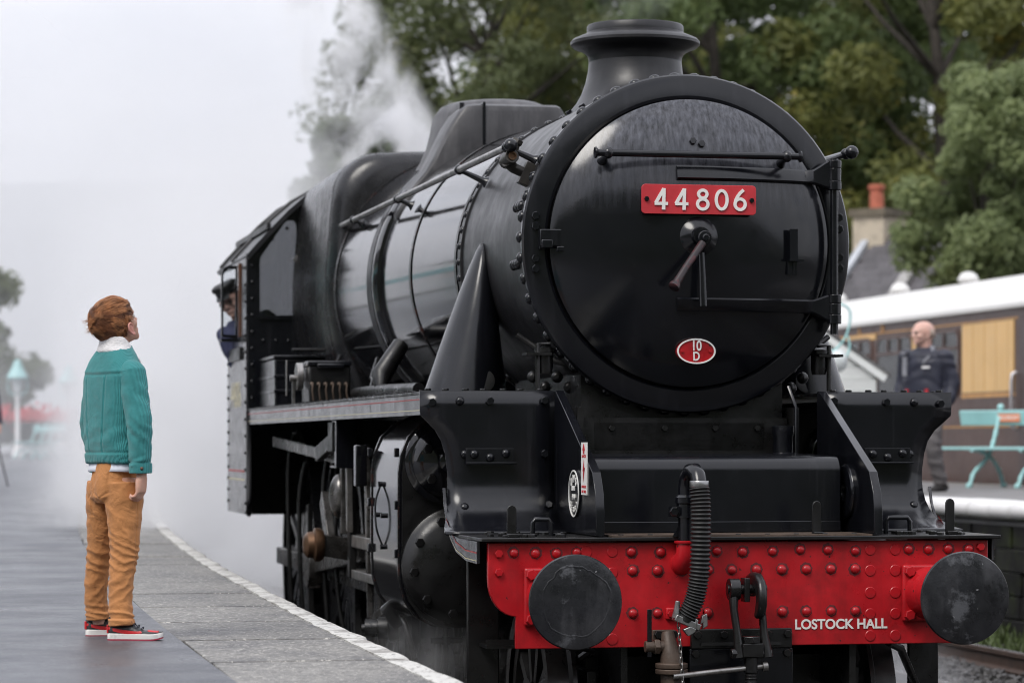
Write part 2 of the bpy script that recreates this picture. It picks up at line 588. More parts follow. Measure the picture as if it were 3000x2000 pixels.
# ---- front footplate with bolt heads
m = MB(); m.box(-1.19, 1.205, -0.035, 0.66, 1.298, 1.314)
fp = m.build('front_footplate', DARK, eng, 30, 0.003)
rr = random.Random(3)
for s in (-1, 1):
    for k in range(22):
        put('hex_bolt', HEX_DARK, fp, (s * rr.uniform(0.7, 1.12), rr.uniform(-0.0, 0.45), 1.314), (0, 0, 1), rr.uniform(0.6, 1.0), rr.random())
for k in range(9):
    put('hex_bolt', HEX_DARK, fp, (-0.55 + k * 0.135, 0.03, 1.314), (0, 0, 1), 0.7, 0.2)
m = MB(); m.box(-0.6, 0.6, -0.02, 0.3, 1.3142, 1.322)
m.build('tread_plate', RUST, fp, 30)

# ---- curved drop plates
def drop_plate(s):
    rows = [(1.975, 1.305, .9), (1.90, 1.305, .9), (1.862, 1.303, .9), (1.83, 1.272, .9), (1.79, 1.232, .9), (1.74, 1.203, .9), (1.68, 1.185, .9),
            (1.60, 1.174, .9), (1.55, 1.173, .9), (1.50, 1.176, .893), (1.45, 1.182, .872), (1.405, 1.192, .835), (1.365, 1.206, .78), (1.336, 1.222, .71), (1.321, 1.236, .63), (1.3165, 1.24, .56)]
    if s > 0:
        rows = [(z, (uo if z > 1.84 else uo - 0.018 * min(1, (1.86 - z) / .1)) + (0.02 if z < 1.36 else 0), v) for z, uo, v in rows]
    m = MB()
    rings = [[(s * (0.66 + (uo - 0.66) * k / 6), v, z) for k in range(7)] for z, uo, v in rows]
    m.loft(rings, closed=False)
    dp = m.build('drop_plate', BLK, eng, 40, 0, 2, 0.014)
    pts = [(1.248, 1.92), (1.115, 1.926), (.973, 1.927), (1.092, 1.677), (.71, 1.93), (.71, 1.68), (1.1, 1.43), (.7, 1.436)]
    for i, (u, z) in enumerate(pts):
        v = 0.893 if z > 1.5 else 0.855
        n = (0, -1, 0) if z > 1.5 else (0, -0.88, 0.47)
        if i in (0, 2, 4, 5, 7):
            put('hex_bolt', HEX_BLK, dp, (s * u, v, z), n, 1.0, random.random())
        else:
            put('rivet', RIV_BLK, dp, (s * u, v, z), n, 1.0)
    # angle bracket (lamp shelf)
    m = MB()
    m.box(s * 0.975 - 0.115, s * 0.975 + 0.115, 0.874, 0.8925, 1.632, 1.705)
    m.box(s * 0.975 - 0.118, s * 0.975 + 0.122, 0.84, 0.8735, 1.63, 1.64)
    br = m.build('angle_bracket', BLK, dp, 30, 0.002)
    for du, z in ((-.075, 1.677), (0, 1.661), (.075, 1.68)):
        put('rivet', RIV_BLK, br, (s * 0.975 + du, 0.874, z), (0, -1, 0), 1.0)
    for k in range(7):
        put('hex_bolt', HEX_DARK, dp, (s * (0.72 + 0.09 * k), 0.94 + 0.03 * (k % 2), 1.972), (0, 0, 1), 0.8, k)


drop_plate(-1); drop_plate(1)

# ---- frame extension gussets
def gusset(s):
    uo = 0.644
    poly = [(0.888, 1.976), (0.86, 1.976), (0.1, 1.6), (0.04, 1.5), (0.025, 1.42), (0.025, 1.318), (0.888, 1.318)]
    m = MB(); m.prism(poly, 'yz', s * uo - 0.02, s * uo + 0.02)
    g = m.build('gusset_plate', BLK, eng, 30, 0.003)
    return g


gl, gr = gusset(-1), gusset(1)
m = MB(); m.lathe([(0.128, 0), (0.128, 0.02), (0.118, 0.028), (0.04, 0.028), (0.036, 0.005), (0.001, 0.004)], (0.632, 0.42, 1.505), (-1, 0, 0), 40)
m.build('lifting_eye', BLK, gr, 35, 0.003)
# works plate on the side of the gusset
def oval(mb, c, ax, ay, n, d):
    n = Vector(n)
    r0 = ell(c, ax, ay, 40); r1 = [p + n * d for p in r0]
    mb.loft([r0, r1])


m = MB(); oval(m, (-0.6642, 0.43, 1.50), (0, 0.105, 0), (0, 0, 0.108), (-1, 0, 0), 0.008)
wp = m.build('works_plate', BLK, gl, 30)
m = MB()
r0 = ell((-0.6722, 0.43, 1.50), (0, 0.104, 0), (0, 0, 0.107), 48); r1 = ell((-0.6722, 0.43, 1.50), (0, 0.097, 0), (0, 0, 0.1005), 48)
m.loft([r0, [p + Vector((-.004, 0, 0)) for p in r0], [p + Vector((-.004, 0, 0)) for p in r1], r1], True, False, False)
m.build('plate_rim', WHITE, wp, 30)
TSIDE = (radians(90), 0, radians(-90))
for ch, a in (('L', 38), ('M', 0), ('S', -38)):
    text('lettering', ch, WHITE, wp, (-0.6745, 0.43 - sin(radians(-a)) * 0.075, 1.50 + cos(radians(a)) * 0.066), (radians(90 + 0), 0, radians(-90)), 0.05, 0.0015, 0.001)
text('lettering', 'BUILT', WHITE, wp, (-0.6745, 0.43, 1.523), TSIDE, 0.03, 0.0015, 0.0005)
text('lettering', '1944', WHITE, wp, (-0.6745, 0.43, 1.483), TSIDE, 0.036, 0.0015, 0.0005)
for i, ch in enumerate('DERBY'):
    a = radians(-46 + 23 * i)
    text('lettering', ch, WHITE, wp, (-0.6745, 0.43 - sin(a) * 0.082, 1.505 - cos(a) * 0.078), TSIDE, 0.034, 0.0015, 0.0005)
# overhead line warning plate
m = MB(); m.obox((-0.6665, 0.245, 1.615), (0.002, 0, 0), (0, 0.056, 0), (0, 0, 0.118))
wn_p = m.build('warning_plate', WHITE, gl, 30)
m = MB()
for tri in ([(0, .112), (-.026, .082), (.026, .082)], [(-.011, .084), (-.011, .066), (.011, .066), (.011, .084)],
            [(.006, .042), (-.02, -.012), (.006, -.008)], [(-.008, .001), (.022, .004), (-.012, -.062)]):
    m.prism([(0.245 - x, 1.615 + z) for x, z in tri], 'yz', -0.6692, -0.6705)
m.build('flash_sign', PLATE_RED, wn_p, 30, fix=True)
text('lettering', 'DANGER', PLATE_RED, wn_p, (-0.6692, 0.245, 1.67), TSIDE, 0.02, 0.0005)
text('lettering', 'OVERHEAD', PLATE_RED, wn_p, (-0.6692, 0.245, 1.533), TSIDE, 0.018, 0.0005)
text('lettering', 'LIVE WIRES', PLATE_RED, wn_p, (-0.6692, 0.245, 1.511), TSIDE, 0.018, 0.0005)

# ---- casing between the gussets
prof = [(0.36, 1.33), (0.36, 1.60)] + [(0.36 + 0.07 * (1 - cos(a)), 1.60 + 0.07 * sin(a)) for a in [pi / 2 * k / 8 for k in range(1, 9)]] + [(0.87, 1.68), (0.87, 1.33)]
m = MB(); m.prism(prof, 'yz', -0.63, 0.575)
fc = m.build('front_casing', BLK, eng, 30, 0.006)
m = MB(); m.box(-0.62, 0.57, 0.345, 0.3595, 1.322, 1.372)
m.build('casing_foot', BLK, fc, 30, 0.003)
m = MB(); m.box(-0.45, 0.4, 1.0, 1.045, 1.69, 1.83)
sad = m.build('saddle_panel', DARK, eng, 30, 0.004)
for u in (-.36, -.1, .15, .36):
    put('hex_bolt', HEX_DARK, sad, (u, 1.0, 1.80), (0, -1, 0), 0.8)

# ---- edge valance under the front footplate, with lining
for s in (-1, 1):
    out = [(0.034, 1.297), (0.034, 1.2), (0.3, 1.203), (0.55, 1.235), (0.7, 1.29), (0.80, 1.36), (0.87, 1.45), (0.89, 1.52), (0.884, 1.52), (0.855, 1.44), (0.79, 1.365), (0.70, 1.325), (0.62, 1.308), (0.5, 1.298)]
    m = MB(); m.prism(out, 'yz', s * 1.192 - 0.006, s * 1.192 + 0.006)
    vl = m.build('step_valance', VAL, eng, 30)
    for mat, dz, w in ((LINE_RED, 0.045, 0.006), (LINE_CREAM, 0.011, 0.004)):
        m = MB()
        base = [(0.036, 1.2 + dz), (0.3, 1.203 + dz), (0.54, 1.232 + dz), (0.69, 1.287 + dz * .9), (0.79, 1.36 + dz * .4)]
        m.loft([[(s * 1.2, y, z), (s * 1.2, y, z + w)] for y, z in base], closed=False)
        m.build('lining_stripe', mat, vl, 0)

# ---- smokebox
m = MB()
m.lathe([(0.772, 0.985), (0.80, 0.985), (0.80, 2.60), (0.772, 2.60)], (0, 0, ZC), (0, 1, 0), 96)
sb = m.build('smokebox', SOOT, eng, 35)
m = MB()
m.lathe([(0.685, 0.965), (0.69, 0.935), (0.704, 0.928), (0.785, 0.936), (0.80, 0.942), (0.808, 0.955), (0.808, 0.982), (0.80, 0.9855), (0.68, 0.9855)], (0, 0, ZC), (0, 1, 0), 112, False, False)
ring = m.build('smokebox_ring', BLK, eng, 30)
for k in range(51):
    a = 2 * pi * (k + 0.5) / 51
    put('rivet', RIV_BLK, ring, (0.8 * sin(a), 1.015, ZC + 0.8 * cos(a)), (sin(a), 0, cos(a)), random.uniform(1.3, 1.42))
for u, z in ((-0.757, 2.801), (-0.757, 2.752), (-0.757, 2.60), (-0.757, 2.55), (0.759, 2.815), (0.76, 2.759), (0.761, 2.623), (0.762, 2.57)):
    put('hex_bolt', HEX_BLK, ring, (u * .985, 0.934, z), (0, -1, 0), 1.05, random.random())
for a in (radians(-77), radians(-97)):
    for k in range(3):
        put('rivet', RIV_BLK, sb, (0.8 * sin(a), 1.09 + 0.055 * k, ZC + 0.8 * cos(a)), (sin(a), 0, cos(a)), 1.25)
# bolts round the rear seam of the smokebox
for k in range(60):
    a = 2 * pi * k / 60
    put('rivet', RIV_BLK, sb, (0.806 * sin(a), 2.57, ZC + 0.806 * cos(a)), (sin(a), 0, cos(a)), 1.0)
m = MB(); m.lathe([(0.801, 2.53), (0.811, 2.532), (0.811, 2.61), (0.80, 2.612)], (0, 0, ZC), (0, 1, 0), 96, False, False)
m.build('seam_band', SOOT, sb, 35)


# ---- smokebox door
def door_v(u, z):
    q = min(1.0, (u * u + (z - ZC) ** 2) / 0.683 ** 2)
    return 0.905 - 0.125 * (1 - q) - 0.03 * (1 - q ** 4)


m = MB()
prof = [(0.675, 0.96), (0.683, 0.93), (0.683, 0.906)] + [(r, door_v(r, ZC)) for r in (0.672, 0.655, 0.62, 0.57, 0.5, 0.42, 0.34, 0.25, 0.16, 0.08, 0.002)]
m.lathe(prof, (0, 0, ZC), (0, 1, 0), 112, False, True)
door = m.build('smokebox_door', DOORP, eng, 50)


def strap(z_top, z_bot, zk0, zk1, kn):
    """hinge strap laid over the bulged door, flaring out to its knuckle"""
    us = [-0.1 + 0.03 * k for k in range(24)] + [0.6, 0.63, 0.655, 0.675, 0.69]
    rings = []
    for u in us:
        f = max(0.0, (u - 0.585) / 0.105)
        f = f * f * (3 - 2 * f)
        t = z_top + (zk1 - z_top) * f
        b = z_bot + (zk0 - z_bot) * f
        d = 0.022
        vt, vb = door_v(u, t), door_v(u, b)
        if u > 0.58:
            lim = 0.875
            vt, vb = min(vt, lim), min(vb, lim)
        ch = 0.008
        rings.append([(u, vt + 0.02, t), (u, vt - d + ch, t), (u, vt - d, t - ch), (u, vb - d, b + ch), (u, vb - d + ch, b), (u, vb + 0.02, b)])
    m = MB(); m.loft(rings, True)
    return m.build('hinge_strap', BLK, door, 35)


strap(3.034, 2.970, 2.945, 3.085, 0)
strap(2.413, 2.350, 2.31, 2.44, 0)
for zs in (((2.94, 2.983), (2.9835, 3.045), (3.0455, 3.082)), ((2.30, 2.345), (2.3455, 2.398), (2.3985, 2.44))):
    m = MB()
    for i_, (z0, z1) in enumerate(zs):
        m.cyl((0.705, 0.868, z0), (0.705, 0.868, z1), 0.034 - 0.0012 * (i_ % 2), seg=24)
    m.build('hinge_knuckle', BLK, door, 35, 0.003)
m = MB(); m.cyl((0.705, 0.868, 2.25), (0.705, 0.868, 3.09), 0.019, seg=20)
m.build('hinge_rod', BLK, door, 35)

# ---- handrail across the door
m = MB()
m.lathe([(0.026, -0.505), (0.028, -0.498), (0.016, -0.488), (0.0165, -0.46), (0.026, -0.45), (0.028, -0.44), (0.026, -0.43), (0.0165, -0.42), (0.0165, 0.41), (0.026, 0.42), (0.028, 0.43), (0.026, 0.44), (0.016, 0.45), (0.016, 0.484), (0.028, 0.492), (0.026, 0.5)], (0, 0.735, 3.084), (1, 0, 0), 20)
for u in (-.44, .43):
    m.tube([(u, 0.735, 3.08), (u, 0.80, 3.07), (u, 0.86, 3.055)], [0.017, 0.014, 0.026], 14)
m.build('door_handrail', BLK, door, 40)
for u, z in ((-.012, 3.154), (.03, 3.141)):
    put('hex_bolt', HEX_BLK, door, (u, door_v(u, z), z), (0, -1, 0.2), 0.85)

# ---- number plate
_pl = []
for _cx, _cz, _s in ((1, 1, 0), (-1, 1, 1), (-1, -1, 2), (1, -1, 3)):
    for _q in range(6):
        _t = pi / 2 * (_s + _q / 5)
        _pl.append((_cx * (0.278 - 0.018) + 0.018 * cos(_t), 2.873 + _cz * (0.0695 - 0.018) + 0.018 * sin(_t)))
m = MB(); m.prism(_pl, 'xz', 0.735, 0.75)
npl = m.build('number_plate', PLATE_RED, door, 30, 0.002)
for u in (-.255, .255):
    put('hex_bolt', HEX_BLK, npl, (u, 0.735, 2.873), (0, -1, 0), 0.6)
m = MB()
for u in (-.2, .2):
    m.cyl((u, 0.745, 2.873), (u, 0.80, 2.873), 0.02)
m.build('plate_bracket', BLK, npl)


def stroke(mb, pts, w, v0, v1, closed=False):
    n = len(pts)
    rings = []
    for i, (x, z) in enumerate(pts):
        if closed:
            a, b = pts[i - 1], pts[(i + 1) % n]
        else:
            a, b = pts[max(i - 1, 0)], pts[min(i + 1, n - 1)]
        tx, tz = b[0] - a[0], b[1] - a[1]
        l = sqrt(tx * tx + tz * tz)
        nx, nz_ = -tz / l * w / 2, tx / l * w / 2
        rings.append([(x + nx, v1, z + nz_), (x + nx, v0, z + nz_), (x - nx, v0, z - nz_), (x - nx, v1, z - nz_)])
    if closed:
        rings.append(rings[0])
    mb.loft(rings, True, not closed, not closed)


def ering(cx, cz, rx, rz, n=28):
    return [(cx + rx * cos(2 * pi * k / n), cz + rz * sin(2 * pi * k / n)) for k in range(n)]


def digit(d, u, z0):
    m = MB()
    f, b = 0.7285, 0.736
    o = lambda P: [(u + x, z0 + z) for x, z in P]
    if d == '4':
        stroke(m, o([(0.043, 0.1), (0.041, 0.0)]), 0.0155, f, b)
        stroke(m, o([(-0.002, 0.0285), (0.062, 0.0285)]), 0.0145, f + .0004, b)
        stroke(m, o([(0.043, 0.0985), (0.002, 0.029)]), 0.0155, f + .0008, b)
    if d == '8':
        stroke(m, o(ering(0.03, 0.0755, 0.0205, 0.0185)), 0.0145, f, b, True)
        stroke(m, o(ering(0.03, 0.0285, 0.0255, 0.0235)), 0.0145, f + .0004, b, True)
    if d == '0':
        stroke(m, o(ering(0.03, 0.05, 0.0265, 0.0435)), 0.0145, f, b, True)
    if d == '6':
        stroke(m, o(ering(0.03, 0.0305, 0.025, 0.025)), 0.0145, f, b, True)
        stroke(m, o([(0.0055, 0.033), (0.009, 0.05), (0.018, 0.068), (0.031, 0.084), (0.047, 0.098)]), 0.0145, f + .0004, b)
    return m.build('digit', WHITE, npl, 30, fix=True)


for d, u in zip('44806', (-0.215, -0.116, -0.014, 0.078, 0.168)):
    digit(d, u, 2.823)

# ---- dart boss and handles
m = MB()
m.lathe([(0.1, 0.775), (0.098, 0.762), (0.09, 0.75), (0.045, 0.727), (0.04, 0.70), (0.001, 0.699)], (0.003, 0, 2.701), (0, 1, 0), 48, False)
m.lathe([(0.034, 0.70), (0.034, 0.672), (0.03, 0.668), (0.017, 0.667), (0.017, 0.655), (0.012, 0.65), (0.001, 0.65)], (0.012, 0, 2.69), (0, 1, 0), 28, False)
boss = m.build('dart_boss', BLK, door, 40)
HAND = mk('worn_handle_paint', (0.02, 0.012, 0.014), 0.4, var=0.3, vs=12, dirt=(0.16, 0.02, 0.022), dirt_scale=22, dirt_pos=(0.5, 0.7), dirt_amt=0.8)
m = MB()
m.tube([(0.0, 0.675, 2.665), (-0.09, 0.62, 2.555), (-0.155, 0.585, 2.465)], [0.019, 0.017, 0.02], 14)
m.lathe([(0.024, -0.012), (0.028, 0.0), (0.028, 0.012), (0.022, 0.016)], (-0.158, 0.583, 2.46), (-0.62, -0.4, -0.72), 14)
m.build('locking_handle', HAND, boss, 50)
m = MB()
m.tube([(0.0, 0.695, 2.62), (0.002, 0.685, 2.5), (0.004, 0.68, 2.37)], [0.015, 0.018, 0.02], 14)
m.build('locking_handle', BLK, boss, 50)
m = MB()
m.tube([(0.48, 0.80, 2.64), (0.48, 0.785, 2.63), (0.48, 0.785, 2.52)], 0.001, 8)
m.box(0.458, 0.495, 0.775, 0.79, 2.60, 2.745)
m.box(0.452, 0.508, 0.765, 0.845, 2.592, 2.602)
m.box(0.495, 0.535, 0.80, 0.812, 2.592, 2.602)
m.box(0.452, 0.50, 0.80, 0.86, 2.53, 2.592)
m.build('lamp_iron', BLK, door, 30, 0.006)

# ---- shed plate
cz = 2.163
sv = door_v(0, cz) - 0.014
m = MB(); oval(m, (0.003, sv + 0.02, cz), (0.094, 0, 0), (0, 0, 0.06), (0, -1, 0), 0.03)
shp = m.build('shed_plate', RED, door, 30)
m = MB()
r0 = ell((0.003, sv - 0.01, cz), (0.094, 0, 0), (0, 0, 0.06), 56); r1 = ell((0.003, sv - 0.01, cz), (0.0865, 0, 0), (0, 0, 0.053), 56)
dv = Vector((0, -.005, 0))
m.loft([r0, [p + dv for p in r0], [p + dv for p in r1], r1], True, False, False)
m.build('plate_rim', WHITE, shp, 30)
FR = (radians(90), 0, 0)
text('lettering', '10', WHITE, shp, (0.003, sv - 0.0125, cz + 0.0235), FR, 0.066, 0.0015, 0.0012, sx=0.78)
text('lettering', 'D', WHITE, shp, (0.003, sv - 0.0125, cz - 0.026), FR, 0.058, 0.0015, 0.0012, sx=0.8)
for u in (-.066, .072):
    put('hex_bolt', HEX_RED, shp, (u, sv - 0.01, cz), (0, -1, 0), 0.42)

# ---- door clamp
m = MB()
m.box(-0.735, -0.575, 0.875, 0.905, 2.655, 2.735)
m.box(-0.655, -0.575, 0.868, 0.90, 2.63, 2.655)
m.box(-0.73, -0.675, 0.862, 0.91, 2.645, 2.685)
m.box(-0.735, -0.70, 0.90, 0.935, 2.64, 2.735)
m.build('door_clamp', BLK, eng, 30, 0.005)

# ---- ejector fitting on the smokebox side
m = MB()
a = radians(-66)
base = Vector((0.8 * sin(a), 1.12, ZC + 0.8 * cos(a)))
n = Vector((sin(a), 0, cos(a)))
m.obox(base + n * 0.02, n * 0.025, (0, 0.03, 0), n.cross(Vector((0, 1, 0))) * 0.055)
p1 = base + n * 0.09
m.tube([base, p1, p1 + Vector((-0.03, -0.02, 0.03))], [0.024, 0.026, 0.034], 14)
m.cyl(p1 + Vector((-0.02, -0.07, 0.05)), p1 + Vector((-0.03, 0.04, 0.03)), 0.034, seg=16)
m.cyl(p1 + Vector((-0.01, 0, 0.04)), p1 + Vector((0.02, 0.0, 0.13)), 0.02, seg=6)
m.cyl(p1 + Vector((0.012, 0, 0.115)), p1 + Vector((0.022, 0.0, 0.135)), 0.03, seg=6)
fit = m.build('lubricator_valve', mk('dull_bronze', (0.035, 0.031, 0.027), 0.45, var=0.3, vs=20, metal=0.2, bump=0.2), eng, 40, 0.002)
m = MB()
m.lathe([(0.02, 0), (0.02, 0.012), (0.014, 0.012), (0.013, 0.002)], p1 + Vector((-0.02, -0.07, 0.05)), (0, -1, 0), 18, False)
m.build('valve_rim', BRASS, fit, 40)

# ---- boiler handrails
def handrail(s):
    path = [(s * 0.845, 1.06, 3.14), (s * 0.845, 7.95, 3.17), (s * 0.95, 8.22, 3.03)]
    m = MB(); m.tube(path, 0.0175, 14)
    h = m.build('boiler_handrail', STEEL if s < 0 else BLK, eng, 50)
    m = MB(); m.sphere((s * 0.845, 1.03, 3.14), 0.033, 18, 12)
    m.build('handrail_knob', BLK, h, 180)
    for v, rad in ((1.12, 0.80), (2.37, 0.80), (4.35, 0.855), (6.1, 0.9), (8.0, 0.93)):
        zc = ZC + 0.012 * max(0, v - 2.6)
        p = Vector((s * 0.845, v, 3.14 + 0.03 * (v - 1.06) / 6.9))
        d = Vector((0, 0, zc + 0.1)) - Vector((p.x, 0, p.z))
        L = max(0.06, d.length - rad + 0.09 * 0.4)
        d.normalize()
        q = p + d * L
        m = MB()
        m.sphere(p, 0.027, 14, 10)
        m.tube([p, p + d * 0.04, q - d * 0.02, q], [0.014, 0.013, 0.018, 0.034], 12)
        m.build('handrail_stanchion', BLK, h, 50)


handrail(-1); handrail(1)

# ---- chimney
def sz(u):
    return ZC + sqrt(max(0, 0.8 ** 2 - u * u))


CV = 1.99
prof = [(0.36, None), (0.335, 0.008), (0.305, 0.028), (0.278, 0.062), (0.256, 0.11), (0.243, 0.165), (0.238, 0.21), (0.237, 3.66), (0.2395, 3.692), (0.246, 3.71), (0.262, 3.725), (0.29, 3.74), (0.318, 3.75), (0.331, 3.763), (0.331, 3.777), (0.318, 3.791), (0.285, 3.805), (0.255, 3.817), (0.248, 3.824), (0.2475, 3.855), (0.241, 3.863), (0.2, 3.861), (0.19, 3.83), (0.185, 3.4)]
m = MB(); rings = []
for i, (r, h) in enumerate(prof):
    rg = []
    for k in range(72):
        a = 2 * pi * k / 72
        u, dv_ = r * sin(a), r * cos(a)
        if h is None:
            z = sz(u) - 0.012
        elif h < 1:
            w = max(0, 1 - h / 0.25)
            z = (sz(u) * w + (3.46) * (1 - w)) + h + 0.004
        else:
            z = h
        rg.append((u, CV + dv_, z))
    rings.append(rg)
m.loft(rings, True, False, True)
ch = m.build('chimney', SOOT, eng, 40)
for k in range(14):
    a = 2 * pi * (k + .5) / 14
    u = 0.345 * sin(a)
    put('hex_bolt', HEX_BLK, ch, (u, CV + 0.345 * cos(a), sz(u) + 0.006), (u / .8, 0, sz(u) - ZC), 0.85)

# ---- boiler barrel (tapered), bands
def bring(v, grow=0.0, n=96):
    t = (v - 2.6) / 4.0
    r = 0.80 + 0.105 * t + grow
    zc = ZC + 0.05 * t
    return [(r * sin(2 * pi * k / n), v, zc + r * cos(2 * pi * k / n)) for k in range(n)]


m = MB(); m.loft([bring(2.6 + 0.4 * k) for k in range(11)], True)
bl = m.build('boiler', GLS, eng, 50)
BAND = mk('band_black', (0.012, 0.012, 0.013), 0.25, var=0.2, dirt=(0.12, 0.03, 0.02), dirt_scale=12, dirt_pos=(0.55, 0.75), dirt_amt=0.7)
for v, w in ((2.68, 0.045), (3.93, 0.05), (5.03, 0.05), (6.5, 0.06)):
    m = MB(); m.loft([bring(v, -0.01), bring(v, 0.006), bring(v + w, 0.006), bring(v + w, -0.01)], True, False, False)
    m.build('boiler_band', BAND, bl, 30)
m = MB(); m.loft([bring(5.12, -0.01), bring(5.12, 0.012), bring(5.3, 0.014), bring(5.3, -0.01)], True, False, False)
m.build('boiler_band', SOOT, bl, 30)
# cladding bands carry the pipe cover that drops from the top feed
# ---- dome and top feed casing
def bz(u, v):
    t = (v - 2.6) / 4.0
    r = 0.80 + 0.105 * t
    return ZC + 0.05 * t + sqrt(max(0.0, r * r - u * u))


DOMEP = mk('weathered_dome_black', (0.04, 0.039, 0.042), 0.42, var=0.4, vs=3, rvar=0.1, streak=(0.15, 0.145, 0.15), streak_amt=0.6, streak_scale=(9, 9, 1.5), streak_pos=(0.45, 0.75), bump=0.15, bs=40)
m = MB(); rings = []
v0 = 5.75
for r, h in ((0.50, 0.0), (0.46, 0.03), (0.425, 0.08), (0.4, 0.15), (0.385, 0.22), (0.365, 0.24), (0.335, 0.27), (0.29, 0.285), (0.22, 0.293), (0.12, 0.297), (0.01, 0.298)):
    rg = []
    for k in range(64):
        a = 2 * pi * k / 64
        u, dv_ = r * sin(a), 1.25 * r * cos(a)
        w = max(0, 1 - h / 0.3)
        z = bz(u, v0 + dv_) * w + bz(0, v0) * (1 - w) + h - 0.01
        rg.append((u, v0 + dv_, z))
    rings.append(rg)
m.loft(rings, True, False, True)
m.build('steam_dome', DOMEP, eng, 60)
# top feed: box across the boiler with shoulders that run down its sides
m = MB(); rings = []
vf, vb = 4.75, 5.2
us = [-0.78, -0.72, -0.66, -0.6, -0.55, -0.5, -0.45, -0.4, -0.35, -0.3, -0.26]
top = lambda u: (bz(u, 4.95) + 0.03 + (3.775 - bz(u, 4.95) - 0.03) * (lambda t: t * t * (3 - 2 * t))(min(1, max(0, ((0.62 - abs(u)) / 0.3 if u < 0 else (0.36 - u) / 0.16)))))
full = us + [-0.25, 0.1, 0.2, 0.22, 0.24, 0.26, 0.28, 0.3, 0.32, 0.34, 0.36, 0.4, 0.5, 0.6, 0.7, 0.78]
for u in full:
    zt, zb = top(u), bz(u, 4.95) - 0.03
    c = min(0.05, (zt - zb) * 0.4)
    w = 0.05 * (1 - min(1, max(0, (0.8 - abs(u)) / 0.5)))
    rings.append([(u, vf + w, zb), (u, vf + w, zt - c), (u, vf + w + c * .3, zt - c * .3), (u, vf + w + c, zt), (u, vb - w - c, zt), (u, vb - w - c * .3, zt - c * .3), (u, vb - w, zt - c), (u, vb - w, zb)])
m.loft(rings, True)
tf = m.build('top_feed_casing', DOMEP, eng, 40)
m = MB(); m.box(-0.262, -0.245, vf - 0.008, vb + 0.004, bz(.25, 4.95) - 0.02, 3.779)
m.build('seam_strip', BLK, tf, 30)
m = MB(); m.cyl((-0.36, 4.9, 3.66), (-0.36, 4.9, 3.79), 0.016)
m.build('casing_stud', BLK, tf)
# feed pipe cover strip down the left and right flank
for s in (-1, 1):
    m = MB(); rings = []
    for k in range(18):
        a = radians(52 + 5.2 * k)
        t = (4.95 - 2.6) / 4
        r = 0.80 + 0.105 * t
        zc = ZC + 0.05 * t
        rg = []
        for w, g in ((-0.1, -0.01), (-0.09, 0.02), (-0.05, 0.036), (0.05, 0.036), (0.09, 0.02), (0.1, -0.01)):
            rg.append((s * (r + g) * sin(a), 4.99 + w, zc + (r + g) * cos(a)))
        rings.append(rg)
    m.loft(rings, True)
    m.build('feed_pipe_cover', GLS, tf, 40)

# ---- Belpaire firebox
def fring(v, w, top_z, rad, n=9):
    bot = 1.95
    mid = 2.72
    pts = [(-w * 0.80, v, bot), (-w * 0.92, v, bot + 0.28), (-w, v, mid - 0.1), (-w, v, mid + 0.15)]
    zs = top_z - rad
    pts += [(-w * 0.97, v, zs - 0.1)]
    for k in range(n):
        a = pi / 2 * k / (n - 1)
        pts.append((-(w * 0.955 - rad) - rad * cos(a), v, zs + (rad - 0.02) * sin(a)))
    pts.append((-0.2, v, top_z - 0.004))
    return pts + [(-x, y, z) for x, y, z in reversed(pts)]


m = MB()
m.loft([fring(6.62, 0.80, 3.60, 0.36), fring(6.64, 0.865, 3.645, 0.34), fring(6.69, 0.905, 3.672, 0.33), fring(6.78, 0.925, 3.682, 0.32), fring(7.6, 0.945, 3.665, 0.31), fring(8.3, 0.96, 3.65, 0.30)], True)
fb_ = m.build('firebox', mk('sooty_gloss', (0.009, 0.0088, 0.0105), 0.26, var=0.35, vs=3, rvar=0.1, streak=(0.05, 0.047, 0.046), streak_amt=0.4, streak_scale=(3, 14, 3), streak_pos=(0.5, 0.75), bump=0.06, bs=20), eng, 50)
m = MB()
R0 = fring(6.80, 0.929, 3.686, 0.32); R1 = fring(6.86, 0.932, 3.686, 0.32)
m.loft([R0, R1], True, False, False)
m.build('firebox_band', BAND, fb_, 40)

# ---- cab
roof_pts = [(-1.30, 3.06), (-1.24, 3.13), (-1.13, 3.25), (-1.0, 3.385), (-0.86, 3.508), (-0.68, 3.61), (-0.45, 3.715), (-0.2, 3.785), (0, 3.80)]
roof_pts += [(-x, z) for x, z in reversed(roof_pts[:-1])]
m = MB()
outer = [(x, z) for x, z in roof_pts]
inner = [(x * 0.985, z - 0.03) for x, z in roof_pts]
m.prism(outer + inner[::-1], 'xz', 8.22, 10.3)
cab = m.build('cab', SOOT, eng, 30)
m = MB(); m.tube([(x * 1.002, 9.2, z + 0.012) for x, z in roof_pts], 0.014, 8)
m.tube([(x * 1.002, 10.0, z + 0.012) for x, z in roof_pts], 0.014, 8)
for s in (-1, 1):
    m.bar((s * 1.14, 8.22, 3.27), (s * 1.14, 10.28, 3.27), 0.03, 0.04)
m.build('roof_rib', SOOT, cab, 40)
